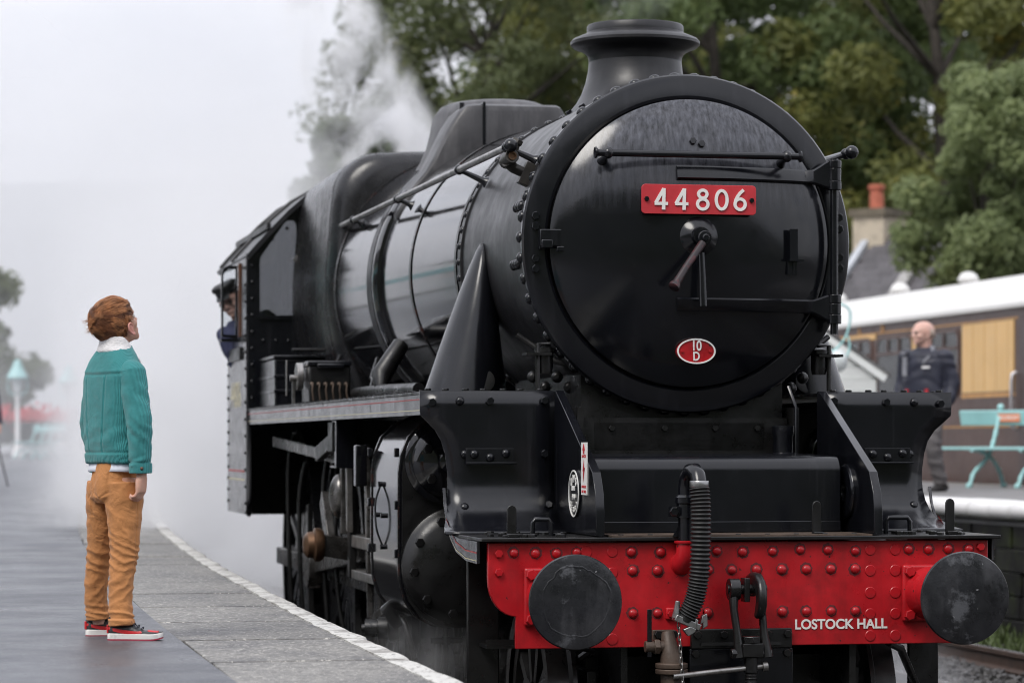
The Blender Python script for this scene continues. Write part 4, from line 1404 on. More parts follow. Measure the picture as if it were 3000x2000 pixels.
# ---- draw gear
m = MB(); m.box(-0.243, 0.222, -0.03, -0.002, 0.818, 0.905)
dp = m.build('drawgear_plate', DARK, eng, 30, 0.004)
m = MB(); m.box(-0.248, 0.227, -0.022, 0.0, 0.45, 0.8165)
m.build('drawgear_panel', BLK, dp, 30, 0.003)
m = MB(); m.box(-0.2, 0.17, -0.036, -0.031, 0.832, 0.846)
m.build('slot', RUBBER, dp, 30)
for u, z, y in ((-.215, .88, -.03), (-.095, .88, -.03), (.11, .88, -.03), (.2, .88, -.03), (-.222, .795, -.022), (.2, .795, -.022)):
    put('hex_bolt', HEX_DARK, dp, (u, y, z), (0, -1, 0), 0.95, random.random())
m = MB()
hk = [(-0.02, 1.14), (-0.09, 1.16), (-0.17, 1.155), (-0.225, 1.125), (-0.25, 1.075), (-0.25, 1.02), (-0.225, 0.975), (-0.18, 0.955), (-0.15, 0.965), (-0.17, 1.0), (-0.185, 1.04), (-0.175, 1.08), (-0.14, 1.095), (-0.1, 1.085), (-0.09, 1.05), (-0.02, 1.05)]
m.prism(hk, 'yz', 0.005, 0.045)
hook = m.build('draw_hook', DARK, eng, 30, 0.014, 3)
m = MB()
m.cyl((-0.105, -0.12, 1.085), (0.075, -0.12, 1.085), 0.022, seg=16)
m.cyl((-0.098, -0.12, 1.085), (-0.05, -0.12, 1.085), 0.048, seg=24)
m.cyl((0.04, -0.12, 1.085), (0.062, -0.12, 1.085), 0.046, seg=24)
m.box(-0.035, -0.01, -0.16, -0.09, 1.03, 1.135)
m.build('coupling_pin', DARK, hook, 40, 0.003)
for u0, u1 in ((-0.078, -0.07), (0.05, 0.052)):
    m = MB()
    m.tube([(u0, -0.13, 1.07), (u0 - .004, -0.15, 1.0), (u1, -0.16, 0.9), (u1 + .008, -0.165, 0.83), (u1 + .012, -0.165, 0.79)], [0.024, 0.018, 0.017, 0.024, 0.03], 14)
    m.build('coupling_link', DARK, hook, 50)
m = MB()
m.box(-0.052, 0.04, -0.2, -0.13, 0.79, 0.85)
m.cyl((-0.008, -0.165, 0.85), (-0.008, -0.165, 0.88), 0.042, seg=6)
m.cyl((-0.1, -0.165, 0.805), (0.085, -0.165, 0.805), 0.022, seg=12)
m.cyl((-0.008, -0.165, 0.79), (-0.008, -0.165, 0.72), 0.03, seg=20)
m.cyl((-0.008, -0.165, 0.72), (-0.008, -0.165, 0.5), 0.024, seg=20)
for k in range(14):
    m.lathe([(0.023, 0), (0.0285, 0.005), (0.023, 0.01)], (-0.008, -0.165, 0.705 - 0.0155 * k), (0, 0, 1), 16, False, False)
m.build('coupling_screw', DARK, hook, 30, 0.003)
m = MB(); m.tube([(-0.36, -0.165, 0.708), (-0.1, -0.165, 0.733), (0.06, -0.165, 0.748)], 0.0125, 12)
m.cyl((0.045, -0.165, 0.746), (0.066, -0.165, 0.748), 0.023, seg=14)
m.build('tommy_bar', STEEL, hook, 50)

# ---- boxes and lubricators on the running board
m = MB(); m.box(-1.215, -0.82, 7.25, 8.15, 1.972, 2.30)
bb = m.build('battery_box', BLK, eng, 30, 0.012, 3)
for z in (2.07, 2.17):
    m = MB(); m.box(-1.222, -0.80, 7.242, 8.16, z, z + 0.022)
    m.build('box_strap', BLK, bb, 30, 0.003)
m = MB(); m.box(-1.225, -0.81, 7.23, 8.16, 2.301, 2.325)
m.build('box_lid', BLK, bb, 30, 0.006)
m = MB(); m.box(-1.245, -0.99, 5.25, 5.6, 1.975, 2.2)
lb = m.build('mechanical_lubricator', DARK, eng, 30, 0.01, 3)
m = MB(); m.box(-1.255, -0.985, 5.235, 5.62, 2.2005, 2.232); m.box(-1.2, -1.03, 5.21, 5.25, 2.185, 2.215)
m.build('lubricator_lid', BLK, lb, 30, 0.008)
m = MB()
for k in range(6):
    u = -1.23 + 0.042 * k
    m.tube([(u, 5.24, 2.09), (u, 5.2, 2.085), (u - .005, 5.19, 2.05), (u + .004, 5.2, 1.99)], 0.006, 6)
    m.sphere((u, 5.24, 2.09), 0.014, 8, 6)
m.build('oil_pipe', RUST, lb, 50)
m = MB()
m.cyl((-1.34, 5.45, 2.13), (-1.25, 5.45, 2.13), 0.02)
m.cyl((-1.30, 5.45, 2.14), (-1.262, 5.45, 2.14), 0.085)
m.bar((-1.36, 5.45, 2.02), (-1.36, 5.45, 2.24), 0.008, 0.03, (0, 1, 0))
m.bar((-1.31, 5.5, 1.97), (-1.31, 5.5, 2.13), 0.02, 0.02, (0, 1, 0))
m.build('ratchet_wheel', STEEL, lb, 40, 0.003)
for pth, r_ in (([(-0.95, 3.0, 2.02), (-1.0, 4.0, 2.03), (-0.98, 5.1, 2.03)], 0.035), ([(-0.85, 4.2, 2.3), (-0.98, 4.1, 2.12), (-1.0, 4.05, 1.98)], [0.05, 0.06, 0.02]),
                ([(-0.8, 5.4, 2.25), (-0.9, 5.0, 2.12), (-0.95, 4.6, 2.1), (-1.0, 4.5, 1.98)], 0.014), ([(-0.86, 6.6, 2.3), (-0.98, 6.2, 2.15), (-0.98, 5.7, 2.05)], 0.014), ([(-0.8, 7.2, 2.36), (-1.1, 7.2, 2.36)], 0.012)):
    m = MB(); m.tube(pth, r_, 12)
    m.build('sand_pipe', DARK, eng, 50)

# =================================================================== THE STATION
ASPH = mk('wet_asphalt', (0.062, 0.066, 0.079), 0.36, var=0.18, vs=0.8, rvar=0.14, bump=0.8, bs=190, speck=(0.2, 0.205, 0.22), speck_scale=70, speck_pos=0.62, dirt=(0.036, 0.039, 0.048), dirt_scale=0.5, dirt_pos=(0.42, 0.7), dirt_amt=0.6)
SLAB = mk('gritty_slab', (0.175, 0.168, 0.155), 0.55, var=0.35, vs=18, rvar=0.18, bump=1.0, bs=70, speck=(0.46, 0.44, 0.4), speck_scale=55, speck_pos=0.61, streak=(0.06, 0.06, 0.06), streak_amt=0.7, streak_scale=(55, 30, 30), streak_pos=(0.55, 0.64), dirt=(0.06, 0.06, 0.066), dirt_scale=2.2, dirt_pos=(0.45, 0.66), dirt_amt=0.75, vary_obj=0.12)
EDGEW = mk('worn_white_edge', (0.6, 0.59, 0.555), 0.6, var=0.14, vs=5, bump=0.6, bs=60, dirt=(0.17, 0.155, 0.14), dirt_scale=5, dirt_pos=(0.48, 0.6), dirt_amt=0.8, speck=(0.09, 0.085, 0.08), speck_scale=30, speck_pos=0.67, streak=(0.2, 0.19, 0.17), streak_amt=0.6, streak_scale=(40, 12, 12), streak_pos=(0.55, 0.62))
STONE = mk('sooty_stone', (0.013, 0.0125, 0.0125), 0.8, var=0.4, vs=4, bump=0.8, bs=20, dirt=(0.03, 0.038, 0.016), dirt_scale=3, dirt_pos=(0.5, 0.7), vary_obj=0.45, spec=0.15)
GROUND = mk('cindery_ground', (0.03, 0.028, 0.027), 0.85, var=0.4, vs=0.6, bump=1.0, bs=14, dirt=(0.04, 0.05, 0.02), dirt_scale=0.25, dirt_pos=(0.5, 0.65), dirt_amt=0.6)
BALST = mk('ballast_stone', (0.05, 0.047, 0.046), 0.6, var=0.4, vs=9, bump=0.5, bs=40)
RAILM = mk('rusty_rail', (0.06, 0.035, 0.025), 0.6, var=0.3, vs=8, metal=0.2)
RAILT = mk('polished_rail_head', (0.4, 0.4, 0.41), 0.25, metal=0.9, var=0.15)
WOODS = mk('creosoted_sleeper', (0.03, 0.025, 0.02), 0.75, var=0.4, vs=6, bump=0.6, bs=20)


def sheet(name, pts, mat, kind='structure'):
    me = bpy.data.meshes.new(name)
    me.from_pydata(pts, [], [tuple(range(len(pts)))])
    return tag(link(name, me, mat, None, 0), kind=kind)


sheet('ground', [(-4000, -4000, -0.32), (4000, -4000, -0.32), (4000, 4000, -0.32), (-4000, 4000, -0.32)], GROUND)


# ---- near platform: follows the curve of the track
def edge_x(y):
    t = y - 10.04
    return -0.128 - 0.215 * t + 0.0021 * t * t


def plat_z(y):
    return 0.926 + 0.0056 * (y - 12.15)


def edge_n(y):
    s = -0.215 + 0.0042 * (y - 10.04)
    l = sqrt(1 + s * s)
    return Vector((1 / l, -s / l, 0)), Vector((s / l, 1 / l, 0))     # towards the track, along the edge


YS = [1.0 + 1.5 * k for k in range(64)]
W_WHITE, W_SLAB = 0.122, 0.66
m = MB(); rings = []
for y in YS:
    n, t = edge_n(y)
    e = Vector((edge_x(y), y, 0))
    z = plat_z(y)
    inn = e - n * (W_WHITE + W_SLAB + 0.006)
    rings.append([Vector((-60, y - 4, z - 0.006)), inn + Vector((0, 0, z)), inn + Vector((0, 0, z - 0.03)), e - n * 0.05 + Vector((0, 0, z - 0.03)), e - n * 0.06 + Vector((0, 0, -0.3)), Vector((-60, y - 4, -0.3))])
m.loft(rings, True)
plat = tag(m.build('platform', ASPH, None, 30), kind='structure')
rnd = random.Random(11)
pitch = 1.09
k = 0
y = 2.4
while y < 46:
    y1 = y + pitch
    q = []
    z0, z1 = plat_z(y + .01), plat_z(y1 - .01)
    jig = rnd.uniform(-0.004, 0.003)
    lo_n, lo_t = edge_n(y); hi_n, hi_t = edge_n(y1)
    # paving slab
    m = MB()
    rr_ = []
    for yy, z in ((y + .016, z0), (y1 - .016, z1)):
        n, t = edge_n(yy); e = Vector((edge_x(yy), yy, 0))
        off = rnd.uniform(-0.012, 0.02)
        a, b = e - n * (W_WHITE + W_SLAB + off), e - n * (W_WHITE + 0.002)
        rr_.append([a + Vector((0, 0, z + jig)), b + Vector((0, 0, z + jig)), b + Vector((0, 0, z - 0.028)), a + Vector((0, 0, z - 0.028))])
    m.loft(rr_, True)
    m.build('paving_slab', SLAB, plat, 0, 0.006, 2)
    # white painted edge stone with a worn nose
    m = MB(); rr_ = []
    N = 8
    for i in range(N + 1):
        yy = y + .005 + (pitch - .01) * i / N
        n, t = edge_n(yy); e = Vector((edge_x(yy), yy, 0)); z = plat_z(yy) + jig
        w = 0.02 * fb((0, yy, 3), 3.0, 5) + (0.018 if i in (0, N) else 0)
        wi = 0.016 * fb((0, yy, 9), 6.0, 2, 5) - .006
        c = e - n * w
        rr_.append([e - n * (W_WHITE + wi) + Vector((0, 0, z)), c - n * 0.03 + Vector((0, 0, z + 0.001)), c - n * 0.009 + Vector((0, 0, z - 0.008)), c + Vector((0, 0, z - 0.03)), c - n * 0.002 + Vector((0, 0, z - 0.13)), e - n * (W_WHITE) + Vector((0, 0, z - 0.13))])
    m.loft(rr_, True)
    m.build('edge_stone', EDGEW, plat, 50)
    y = y1
# far stretch of the edge, past what can be picked apart
m = MB(); rr_ = []; rs_ = []
yy = y + .01
while yy < 94:
    n, t = edge_n(yy); e = Vector((edge_x(yy), yy, 0)); z = plat_z(yy)
    rr_.append([e - n * W_WHITE + Vector((0, 0, z)), e + Vector((0, 0, z)), e + Vector((0, 0, z - .12)), e - n * W_WHITE + Vector((0, 0, z - .12))])
    yy += 3
m.loft(rr_, True)
o = m.build('edge_stone', EDGEW, plat, 30); o['kind'] = 'stuff'

# ---- track under the engine and the second track
def rail(parent_mat, u, v0, v1, z, name='rail'):
    m = MB()
    prof = [(-0.07, 0), (0.07, 0), (0.07, 0.012), (0.012, 0.03), (0.012, 0.1), (0.035, 0.115), (0.035, 0.145), (0.028, 0.15), (-0.028, 0.15), (-0.035, 0.145), (-0.035, 0.115), (-0.012, 0.1), (-0.012, 0.03), (-0.07, 0.012)]
    m.loft([[EW(u + a, v0, z - 0.15 + b) for a, b in prof], [EW(u + a, v1, z - 0.15 + b) for a, b in prof]], True)
    r = m.build(name, RAILM, None, 30)
    m = MB(); m.loft([[EW(u - .02, v0, z + 0.001), EW(u + .02, v0, z + .001)], [EW(u - .02, v1, z + .001), EW(u + .02, v1, z + .001)]], False)
    m.build('rail_head', RAILT, r, 0)
    return r


tag(rail(None, -0.7535, -8, 9.9, 0.0), 'rail under the engine on the side by the curved platform', 'rail', 'running rails')
tag(rail(None, 0.7535, -8, 30, 0.0), 'rail under the engine on its far side from the boy', 'rail', 'running rails')
tag(rail(None, 2.87, -8, 60, 0.2), 'rail of the empty second track, the one closer to the engine', 'rail', 'running rails')
tag(rail(None, 4.305, -8, 60, 0.2), 'rail of the empty second track, beside the far platform wall', 'rail', 'running rails')
rnd = random.Random(4)
# second track bed raised a little, with loose stones
m = MB(); m.loft([[EW(1.5, -8, -0.3), EW(2.4, -8, 0.0), EW(5.5, -8, 0.02), EW(5.6, -8, -0.3)], [EW(1.5, 60, -0.3), EW(2.4, 60, 0.0), EW(5.5, 60, 0.02), EW(5.6, 60, -0.3)]], True)
tag(m.build('track_bed', GROUND, None, 30), kind='structure')
m = MB()
for k in range(12500):
    if k < 11000:
        u, v = rnd.uniform(1.7, 5.4), rnd.uniform(1.5, 13)
        z = 0.012 + 0.045 * rnd.random() if u > 2.4 else -0.28 + (u - 1.5) * 0.33
    else:
        u, v = rnd.uniform(-1.0, 1.5), rnd.uniform(-2, 9)
        z = -0.25 + 0.1 * rnd.random()
    c = EW(u, v, z)
    r = rnd.uniform(0.02, 0.055)
    ax = [Vector((rnd.uniform(-1, 1), rnd.uniform(-1, 1), rnd.uniform(-1, 1))).normalized() for _ in range(3)]
    a = ax[0]; b = a.cross(ax[1]).normalized(); d = a.cross(b)
    q = [c + a * r * rnd.uniform(.7, 1.2), c - a * r * rnd.uniform(.7, 1.2), c + b * r * rnd.uniform(.7, 1.2), c - b * r * rnd.uniform(.7, 1.2), c + d * r * rnd.uniform(.5, 1), c - d * r * rnd.uniform(.5, 1)]
    m.add(q, [(0, 2, 4), (2, 1, 4), (1, 3, 4), (3, 0, 4), (2, 0, 5), (1, 2, 5), (3, 1, 5), (0, 3, 5)])
tag(m.build('ballast', BALST, None, 0), kind='stuff')

# ---- far platform: rounded white coping, stone wall, asphalt top
FPZ, FPU = 1.22, 5.58
m = MB(); m.loft([[EW(FPU + .02, -6, -.3), EW(FPU + .02, -6, FPZ - .16), EW(FPU + 0.42, -6, FPZ - .16), EW(FPU + .42, -6, FPZ), EW(9.55, -6, FPZ), EW(9.55, -6, -.3)], [EW(FPU + .02, 70, -.3), EW(FPU + .02, 70, FPZ - .16), EW(FPU + 0.42, 70, FPZ - .16), EW(FPU + .42, 70, FPZ), EW(9.55, 70, FPZ), EW(9.55, 70, -.3)]], True)
FASPH = mk('far_platform_asphalt', (0.17, 0.165, 0.165), 0.6, var=0.2, vs=0.8, bump=0.4, bs=120, dirt=(0.06, 0.075, 0.03), dirt_scale=0.6, dirt_pos=(0.56, 0.66), dirt_amt=0.6)
fplat = tag(m.build('platform', FASPH, None, 30), kind='structure')
COPE = mk('coping_white', (0.74, 0.73, 0.72), 0.5, var=0.08, vs=3, dirt=(0.3, 0.29, 0.28), dirt_scale=4, dirt_pos=(0.52, 0.72), dirt_amt=0.6)
_m = MB()
pr = [(0.395, -0.155), (0.0, -0.155)] + [(-0.02 - 0.075 * sin(a), -0.08 - 0.075 * cos(a)) for a in [pi * k / 8 for k in range(9)]] + [(0.395, -0.005)]
_m.loft([[(a, 0.005, b) for a, b in pr], [(a, 0.99, b) for a, b in pr]], True)
COPM = mesh_of(_m, 'coping_stone', COPE, 40)
for k in range(34):
    o = bpy.data.objects.new('coping_stone', COPM); COL.objects.link(o); o.parent = fplat
    o.location = EW(FPU, k * 1.0, FPZ + 0.006 + rnd.uniform(-.004, .004)); o.rotation_euler = (0, 0, ENG_A)
for row in range(5):
    v = 4.0 - 0.2 * (row % 2)
    while v < 20:
        L = rnd.uniform(0.34, 0.62)
        m = MB()
        d = rnd.uniform(0.0, 0.03)
        m.loft([[EW(FPU - d, v + .008, 0.03 + row * 0.2), EW(FPU + .1, v + .008, 0.03 + row * 0.2), EW(FPU + .1, v + .008, 0.22 + row * 0.2), EW(FPU - d, v + .008, 0.22 + row * 0.2)],
                [EW(FPU - d, v + L - .008, 0.03 + row * 0.2), EW(FPU + .1, v + L - .008, 0.03 + row * 0.2), EW(FPU + .1, v + L - .008, 0.22 + row * 0.2), EW(FPU - d, v + L - .008, 0.22 + row * 0.2)]], True)
        m.build('wall_stone', STONE, fplat, 0, 0.008, 1)
        v += L
# weeds at the foot of the far platform wall
GRASS = mk('weed_green', (0.07, 0.10, 0.03), 0.6, var=0.5, vs=6)
m = MB()
for k in range(9000):
    u, v = rnd.uniform(4.75, 5.55), rnd.uniform(4, 15)
    h = rnd.uniform(0.06, 0.32) * (0.5 + fb((u, v, 0), 1.3, 2))
    if h < 0.02:
        continue
    c = EW(u, v, 0.0); a = rnd.random() * 6.28; w = rnd.uniform(.008, .02)
    d = Vector((cos(a), sin(a), 0)); l = Vector((rnd.uniform(-.6, .6), rnd.uniform(-.6, .6), 1)) * h
    m.add([c - d * w, c + d * w, c + l * .6 + d * w * .8, c + l], [(0, 1, 2, 3)])
tag(m.build('grass', GRASS, None, 0, fix=False), kind='stuff')

# =================================================================== FAR SIDE: CARRIAGE
BROWN = mk('carriage_brown', (0.068, 0.033, 0.023), 0.35, var=0.2, vs=2, streak=(0.09, 0.045, 0.03), streak_amt=0.5, streak_scale=(8, 8, .6))
CREAM = mk('carriage_cream', (0.68, 0.42, 0.16), 0.4, var=0.1, vs=1.2, streak=(0.7, 0.46, 0.2), streak_amt=0.6, streak_scale=(7, 7, .3), streak_pos=(0.4, 0.7))
ROOFW = mk('white_roof', (0.64, 0.63, 0.61), 0.5, var=0.05, vs=1)
GILT = mk('gilt_letter', (0.5, 0.26, 0.08), 0.45, var=0.2, vs=5)
DGLS = mk('dark_window', (0.02, 0.022, 0.022), 0.08, var=0.2)
CHROM = mk('pale_handrail', (0.6, 0.58, 0.6), 0.3, metal=0.6)
car = empty('railway_carriage', EW(10.04, 0, 0), ENG_A, 'brown and cream railway carriage with white roof standing behind the far platform', 'railway carriage')
CU = 0.0
m = MB()
side_bot = 1.1
m.box(0.0, 2.7, 13.0, 46.0, side_bot, 3.47)
m.build('body', BROWN, car, 30, 0.03)
m = MB(); rgs = []
for v in (12.95, 46.05):
    rgs.append([(-0.06, v, 3.44), (-0.06, v, 3.49), (0.1, v, 3.66), (0.45, v, 3.85), (0.9, v, 3.98), (1.35, v, 4.02), (1.8, v, 3.98), (2.25, v, 3.85), (2.6, v, 3.66), (2.76, v, 3.49), (2.76, v, 3.44)])
m.loft(rgs, True)
rf = m.build('roof', ROOFW, car, 40)
for v in (15.5, 18.6, 21.5, 24.3, 27.0, 29.95, 33, 36):
    m = MB()
    m.lathe([(0.1, 0.0), (0.1, 0.05), (0.14, 0.06), (0.15, 0.1), (0.11, 0.17), (0.05, 0.2), (0.001, 0.205)], (1.0, v, 3.95), (0, 0, 1), 18)
    m.build('roof_ventilator', ROOFW, rf, 40)
cv = [(22.62, 24.5, 'P'), (24.66, 26.25, 'W'), (26.55, 28.0, 'W'), (28.3, 29.8, 'W'), (30.1, 31.6, 'W'), (31.9, 33.7, 'P'), (19.0, 20.9, 'P'), (17.0, 18.7, 'W'), (15.1, 16.7, 'W')]
for a, b, kind in cv:
    if kind == 'P':
        n = 9
        for i in range(n):
            m = MB(); w = (b - a) / n
            m.box(-0.014 - 0.003 * (i % 2), 0.01, a + w * i + .004, a + w * (i + 1) - .004, 2.39, 3.29)
            m.build('cream_board', CREAM, car, 0)
        m = MB(); m.box(-0.01, 0.005, a - .03, b + .03, 2.32, 2.375); m.build('moulding', GILT, car, 0)
    else:
        rr2 = []
        def rrect(y0, y1, z0, z1, r, x):
            P = []
            for cy, cz, s0 in ((y1 - r, z1 - r, 0), (y0 + r, z1 - r, 1), (y0 + r, z0 + r, 2), (y1 - r, z0 + r, 3)):
                for q in range(5):
                    t = pi / 2 * (s0 + q / 4)
                    P.append((x, cy + r * cos(t), cz + r * sin(t)))
            return P
        o1 = rrect(a - .05, b + .05, 2.34, 3.26, .16, -0.02); i1 = rrect(a, b, 2.39, 3.21, .14, -0.02)
        m = MB(); m.loft([[(0.01, p[1], p[2]) for p in o1], o1, i1, [(0.01, p[1], p[2]) for p in i1]], True, False, False)
        wf = m.build('window', BROWN, car, 30)
        m = MB(); m.loft([i1 and [(-0.008, p[1], p[2]) for p in i1], [(0.004, p[1], p[2]) for p in i1]], True)
        m.build('pane', DGLS, wf, 0)
        m = MB(); m.box(-0.03, -0.009, a + .02, b - .02, 2.98, 3.02)
        nb = 3
        for q in range(1, nb):
            yy = a + (b - a) * q / nb
            m.box(-0.028, -0.0095, yy - .02, yy + .02, 3.02, 3.2)
        m.build('glazing_bar', BROWN, wf, 0)
for a, b in ((26.31, 26.49),):
    m = MB(); m.box(-0.012, 0.01, a, b, 2.39, 3.29); m.build('cream_board', CREAM, car, 0)
m = MB(); m.box(-0.012, 0.01, 28.1, 29.8, 3.225, 3.30); m.build('cream_board', CREAM, car, 0)
m = MB(); m.box(-0.012, 0.004, 13, 46, 3.30, 3.318); m.build('moulding', GILT, car, 0)
m = MB(); m.box(-0.016, 0.004, 13, 46, 1.93, 1.95); m.build('moulding', GILT, car, 0)
TC = (radians(90), 0, radians(-90))
for i, ch in enumerate('PULLMAN'):
    pass
for v, ch in ((30.1, 'R'), (28.85, 'A'), (27.8, 'N')):
    text('lettering', ch, GILT, car, (-0.006, v, 3.375), TC, 0.17, 0.002, 0.01)
m = MB(); m.box(-0.02, 0.01, 21.3, 22.45, 1.25, 3.36)
dr = m.build('door', mk('door_brown', (0.045, 0.024, 0.02), 0.35, var=0.2, vs=2), car, 30, 0.01)
m = MB(); m.tube([(-0.01, 22.52, 2.62), (-0.07, 22.52, 2.6), (-0.08, 22.52, 2.5), (-0.08, 22.52, 1.95), (-0.01, 22.52, 1.9)], 0.025, 10)
m.build('handle', CHROM, car, 50)
m = MB(); m.box(0.1, 2.6, 13, 46, 0.6, 1.1); m.build('underframe', DARK, car)

# =================================================================== BENCH (teal, rustic cast iron legs)
TEAL = mk('pale_teal_paint', (0.34, 0.6, 0.6), 0.42, var=0.08, vs=5)
ORANGE = mk('orange_sign', (0.72, 0.22, 0.10), 0.45, var=0.1)


def bench(loc, rz, label, group, sign=False, L=1.9):
    b = empty('station_bench', loc, rz, label, 'bench', group)
    # local: x along the seat, y backwards, z up
    for j in range(4):
        m = MB(); m.box(-L / 2, L / 2, -0.30 + 0.115 * j, -0.20 + 0.115 * j, 0.43, 0.465)
        m.build('seat_slat', TEAL, b, 30, 0.008)
    m = MB(); m.obox((0, 0.285, 0.80), (L / 2, 0, 0), (0, 0.016, 0.004), (0, -0.02, 0.085))
    bk = m.build('back_rail', TEAL, b, 30, 0.008)
    if sign:
        m = MB(); m.obox((-0.28, 0.262, 0.80), (0.15, 0, 0), (0, 0.006, 0), (0, 0, 0.05))
        sg = m.build('name_plate', ORANGE, b, 30, 0.01)
        text('lettering', 'GROSMONT', WHITE, sg, (-0.28, 0.255, 0.80), (radians(90), 0, 0), 0.05, 0.001, 0.001)
    for x in ((-L * .22, L * .12) if sign else (-L * .34, L * .34)) if L < 2.5 else (-L * .42, -L * .14, L * .14, L * .42):
        m = MB()
        rl = lambda t: 0.03 * (0.85 + 0.3 * abs(sin(t * 9)))
        def rustic(P, r=0.026):
            Q = smoothpath(P, 5)
            m.tube(Q, [r * (0.85 + 0.35 * (0.5 + 0.5 * sin(i * 2.1 + x))) for i in range(len(Q))], 8)
        rustic([(x, -0.34, 0.0), (x, -0.26, 0.16), (x, -0.08, 0.27), (x, 0.05, 0.36), (x, 0.12, 0.46), (x, 0.2, 0.62), (x, 0.31, 0.9)])
        rustic([(x, 0.36, 0.0), (x, 0.31, 0.14), (x, 0.2, 0.27), (x, 0.06, 0.36), (x, -0.12, 0.42), (x, -0.3, 0.43)])
        m.sphere((x, -0.36, 0.02), 0.04, 8, 6); m.sphere((x, 0.38, 0.02), 0.04, 8, 6); m.sphere((x, 0.31, 0.92), 0.045, 8, 6)
        fr = remesh(m, 0.012, 2)
        link('leg', fr, TEAL, b, 180)
    return b


bench((5.75, 33.6, FPZ), radians(-42), 'pale teal bench with orange name plate on the far platform in front of the carriage', 'teal station benches', True)
for i, (x, y, rz, L, lab) in enumerate(((-12.8, 80.0, radians(-62), 2.6, 'long pale teal bench in the steam beneath the closer lamp post'), (-11.4, 86.5, radians(-62), 2.6, 'pale teal bench deep in the steam between the two lamp posts'), (-14.6, 74.5, radians(-50), 1.9, 'teal bench at the edge of the steam beside the red flowers'))):
    bench((x, y, plat_z(y)), rz, lab, 'teal station benches', False, L)

# =================================================================== LAMPS
LGLASS = mk('milky_lamp_glass', (0.62, 0.66, 0.66), 0.25, var=0.05)
CRWHITE = mk('white_post_paint', (0.74, 0.73, 0.73), 0.45, var=0.05)


def lamp(loc, label, h=2.75):
    l = empty('platform_lamp', loc, 0, label, 'lamp post', 'platform lamps')
    m = MB(); m.lathe([(0.16, 0), (0.16, 0.1), (0.12, 0.16), (0.1, 0.3), (0.07, 0.34), (0.065, h - 1.1), (0.1, h - 1.08), (0.1, h - 1.02), (0.05, h - 1.0)], seg=20)
    m.build('post', CRWHITE, l, 40)
    m = MB()
    for s in (-1, 1):
        m.tube(smoothpath([(0, 0, h - 1.02), (s * .2, 0, h - .95), (s * .28, 0, h - .75), (s * .24, 0, h - .52)], 4), 0.02, 8)
    m.build('bracket', TEAL, l, 50)
    m = MB(); m.lathe([(0.10, h - .95), (0.2, h - .55), (0.2, h - .52)], seg=6)
    m.build('lantern_glass', LGLASS, l, 20)
    m = MB(); m.lathe([(0.30, h - .54), (0.31, h - .5), (0.2, h - .3), (0.13, h - .16), (0.12, h - .08), (0.06, h - .02), (0.001, h)], seg=20)
    m.build('lamp_shade', TEAL, l, 40)
    return l


lamp((-13.9, 83.0, plat_z(83)), 'lamp post with teal conical hood and white post, standing clearest of the steam')
lamp((-13.2, 88.0, plat_z(88)), 'second lamp post with teal hood, fainter in the steam beside the boy', 2.7)
# swan neck lamp on the far platform
sl = empty('hanging_lamp', (3.55, 30.6, FPZ), 0, 'teal swan neck lamp post with a white globe half hidden behind the engine', 'lamp post')
m = MB(); m.tube([(-0.36, 0, 0), (-0.36, 0, 1.9)], 0.03, 10)
m.tube(smoothpath([(-0.36, 0, 1.5), (-0.25, 0, 1.45), (-0.13, 0, 1.55), (-0.06, 0, 1.7), (-0.05, 0, 1.88), (-0.16, 0, 1.95), (-0.3, 0, 1.92)], 5), 0.012, 8)
m.tube(smoothpath([(-0.07, 0, 1.62), (-0.05, 0, 1.5), (-0.1, 0, 1.36)], 5), 0.011, 8)
m.build('post', TEAL, sl, 50)
m = MB(); m.sphere((-0.17, 0, 1.36), 0.1, 14, 10, (1, 1, 1.2)); m.build('globe', LGLASS, sl, 60)

RENDER_ = mk('cream_painted_wall', (0.62, 0.56, 0.44), 0.7, var=0.08)
GREYR = mk('grey_felt_roof', (0.09, 0.088, 0.09), 0.8, var=0.2)
# =================================================================== WHITE HUT
hut = empty('platform_hut', (3.3, 33.4, FPZ), radians(8), 'small white weatherboarded hut with grey pitched roof and white barge board', 'hut')
WB = mk('white_weatherboard', (0.78, 0.8, 0.78), 0.5, var=0.05)
GREYR = mk('grey_felt_roof', (0.09, 0.088, 0.09), 0.8, var=0.2)
m = MB(); m.prism([(-0.95, 0), (0.85, 0), (0.85, 1.35), (-0.05, 1.0 + .9), (-0.95, 1.35)], 'xz', 0.02, 1.8); m.build('body', WB, hut, 30)
for k in range(11):
    z = 0.02 + 0.135 * k
    x1 = 0.84 if z + .13 < 1.35 else 0.84 - (z + .13 - 1.35) / .6
    m = MB(); m.obox((-0.05, 0.008, z + .066), (x1 + .05, 0, 0), (0, 0.008, -0.0), (0, -0.008, 0.064)); m.build('weatherboard', WB, hut, 0)
for s in (-1, 1):
    m = MB(); m.bar((-0.05 + s * 1.0, -0.03, 1.25), (-0.05, -0.03, 1.93), 0.04, 0.11, (0, 0, 1)); m.build('barge_board', WB, hut, 30)
    m = MB(); m.bar((-0.05 + s * 1.05, 0.9, 1.27), (-0.05, 0.9, 1.98), 1.9, 0.05, (0, 0, 1)); m.build('roof', GREYR, hut, 30)
m = MB(); m.box(-0.6, -0.45, -.012, .0, 0.3, 1.1); m.build('teal_trim', TEAL, hut, 0)

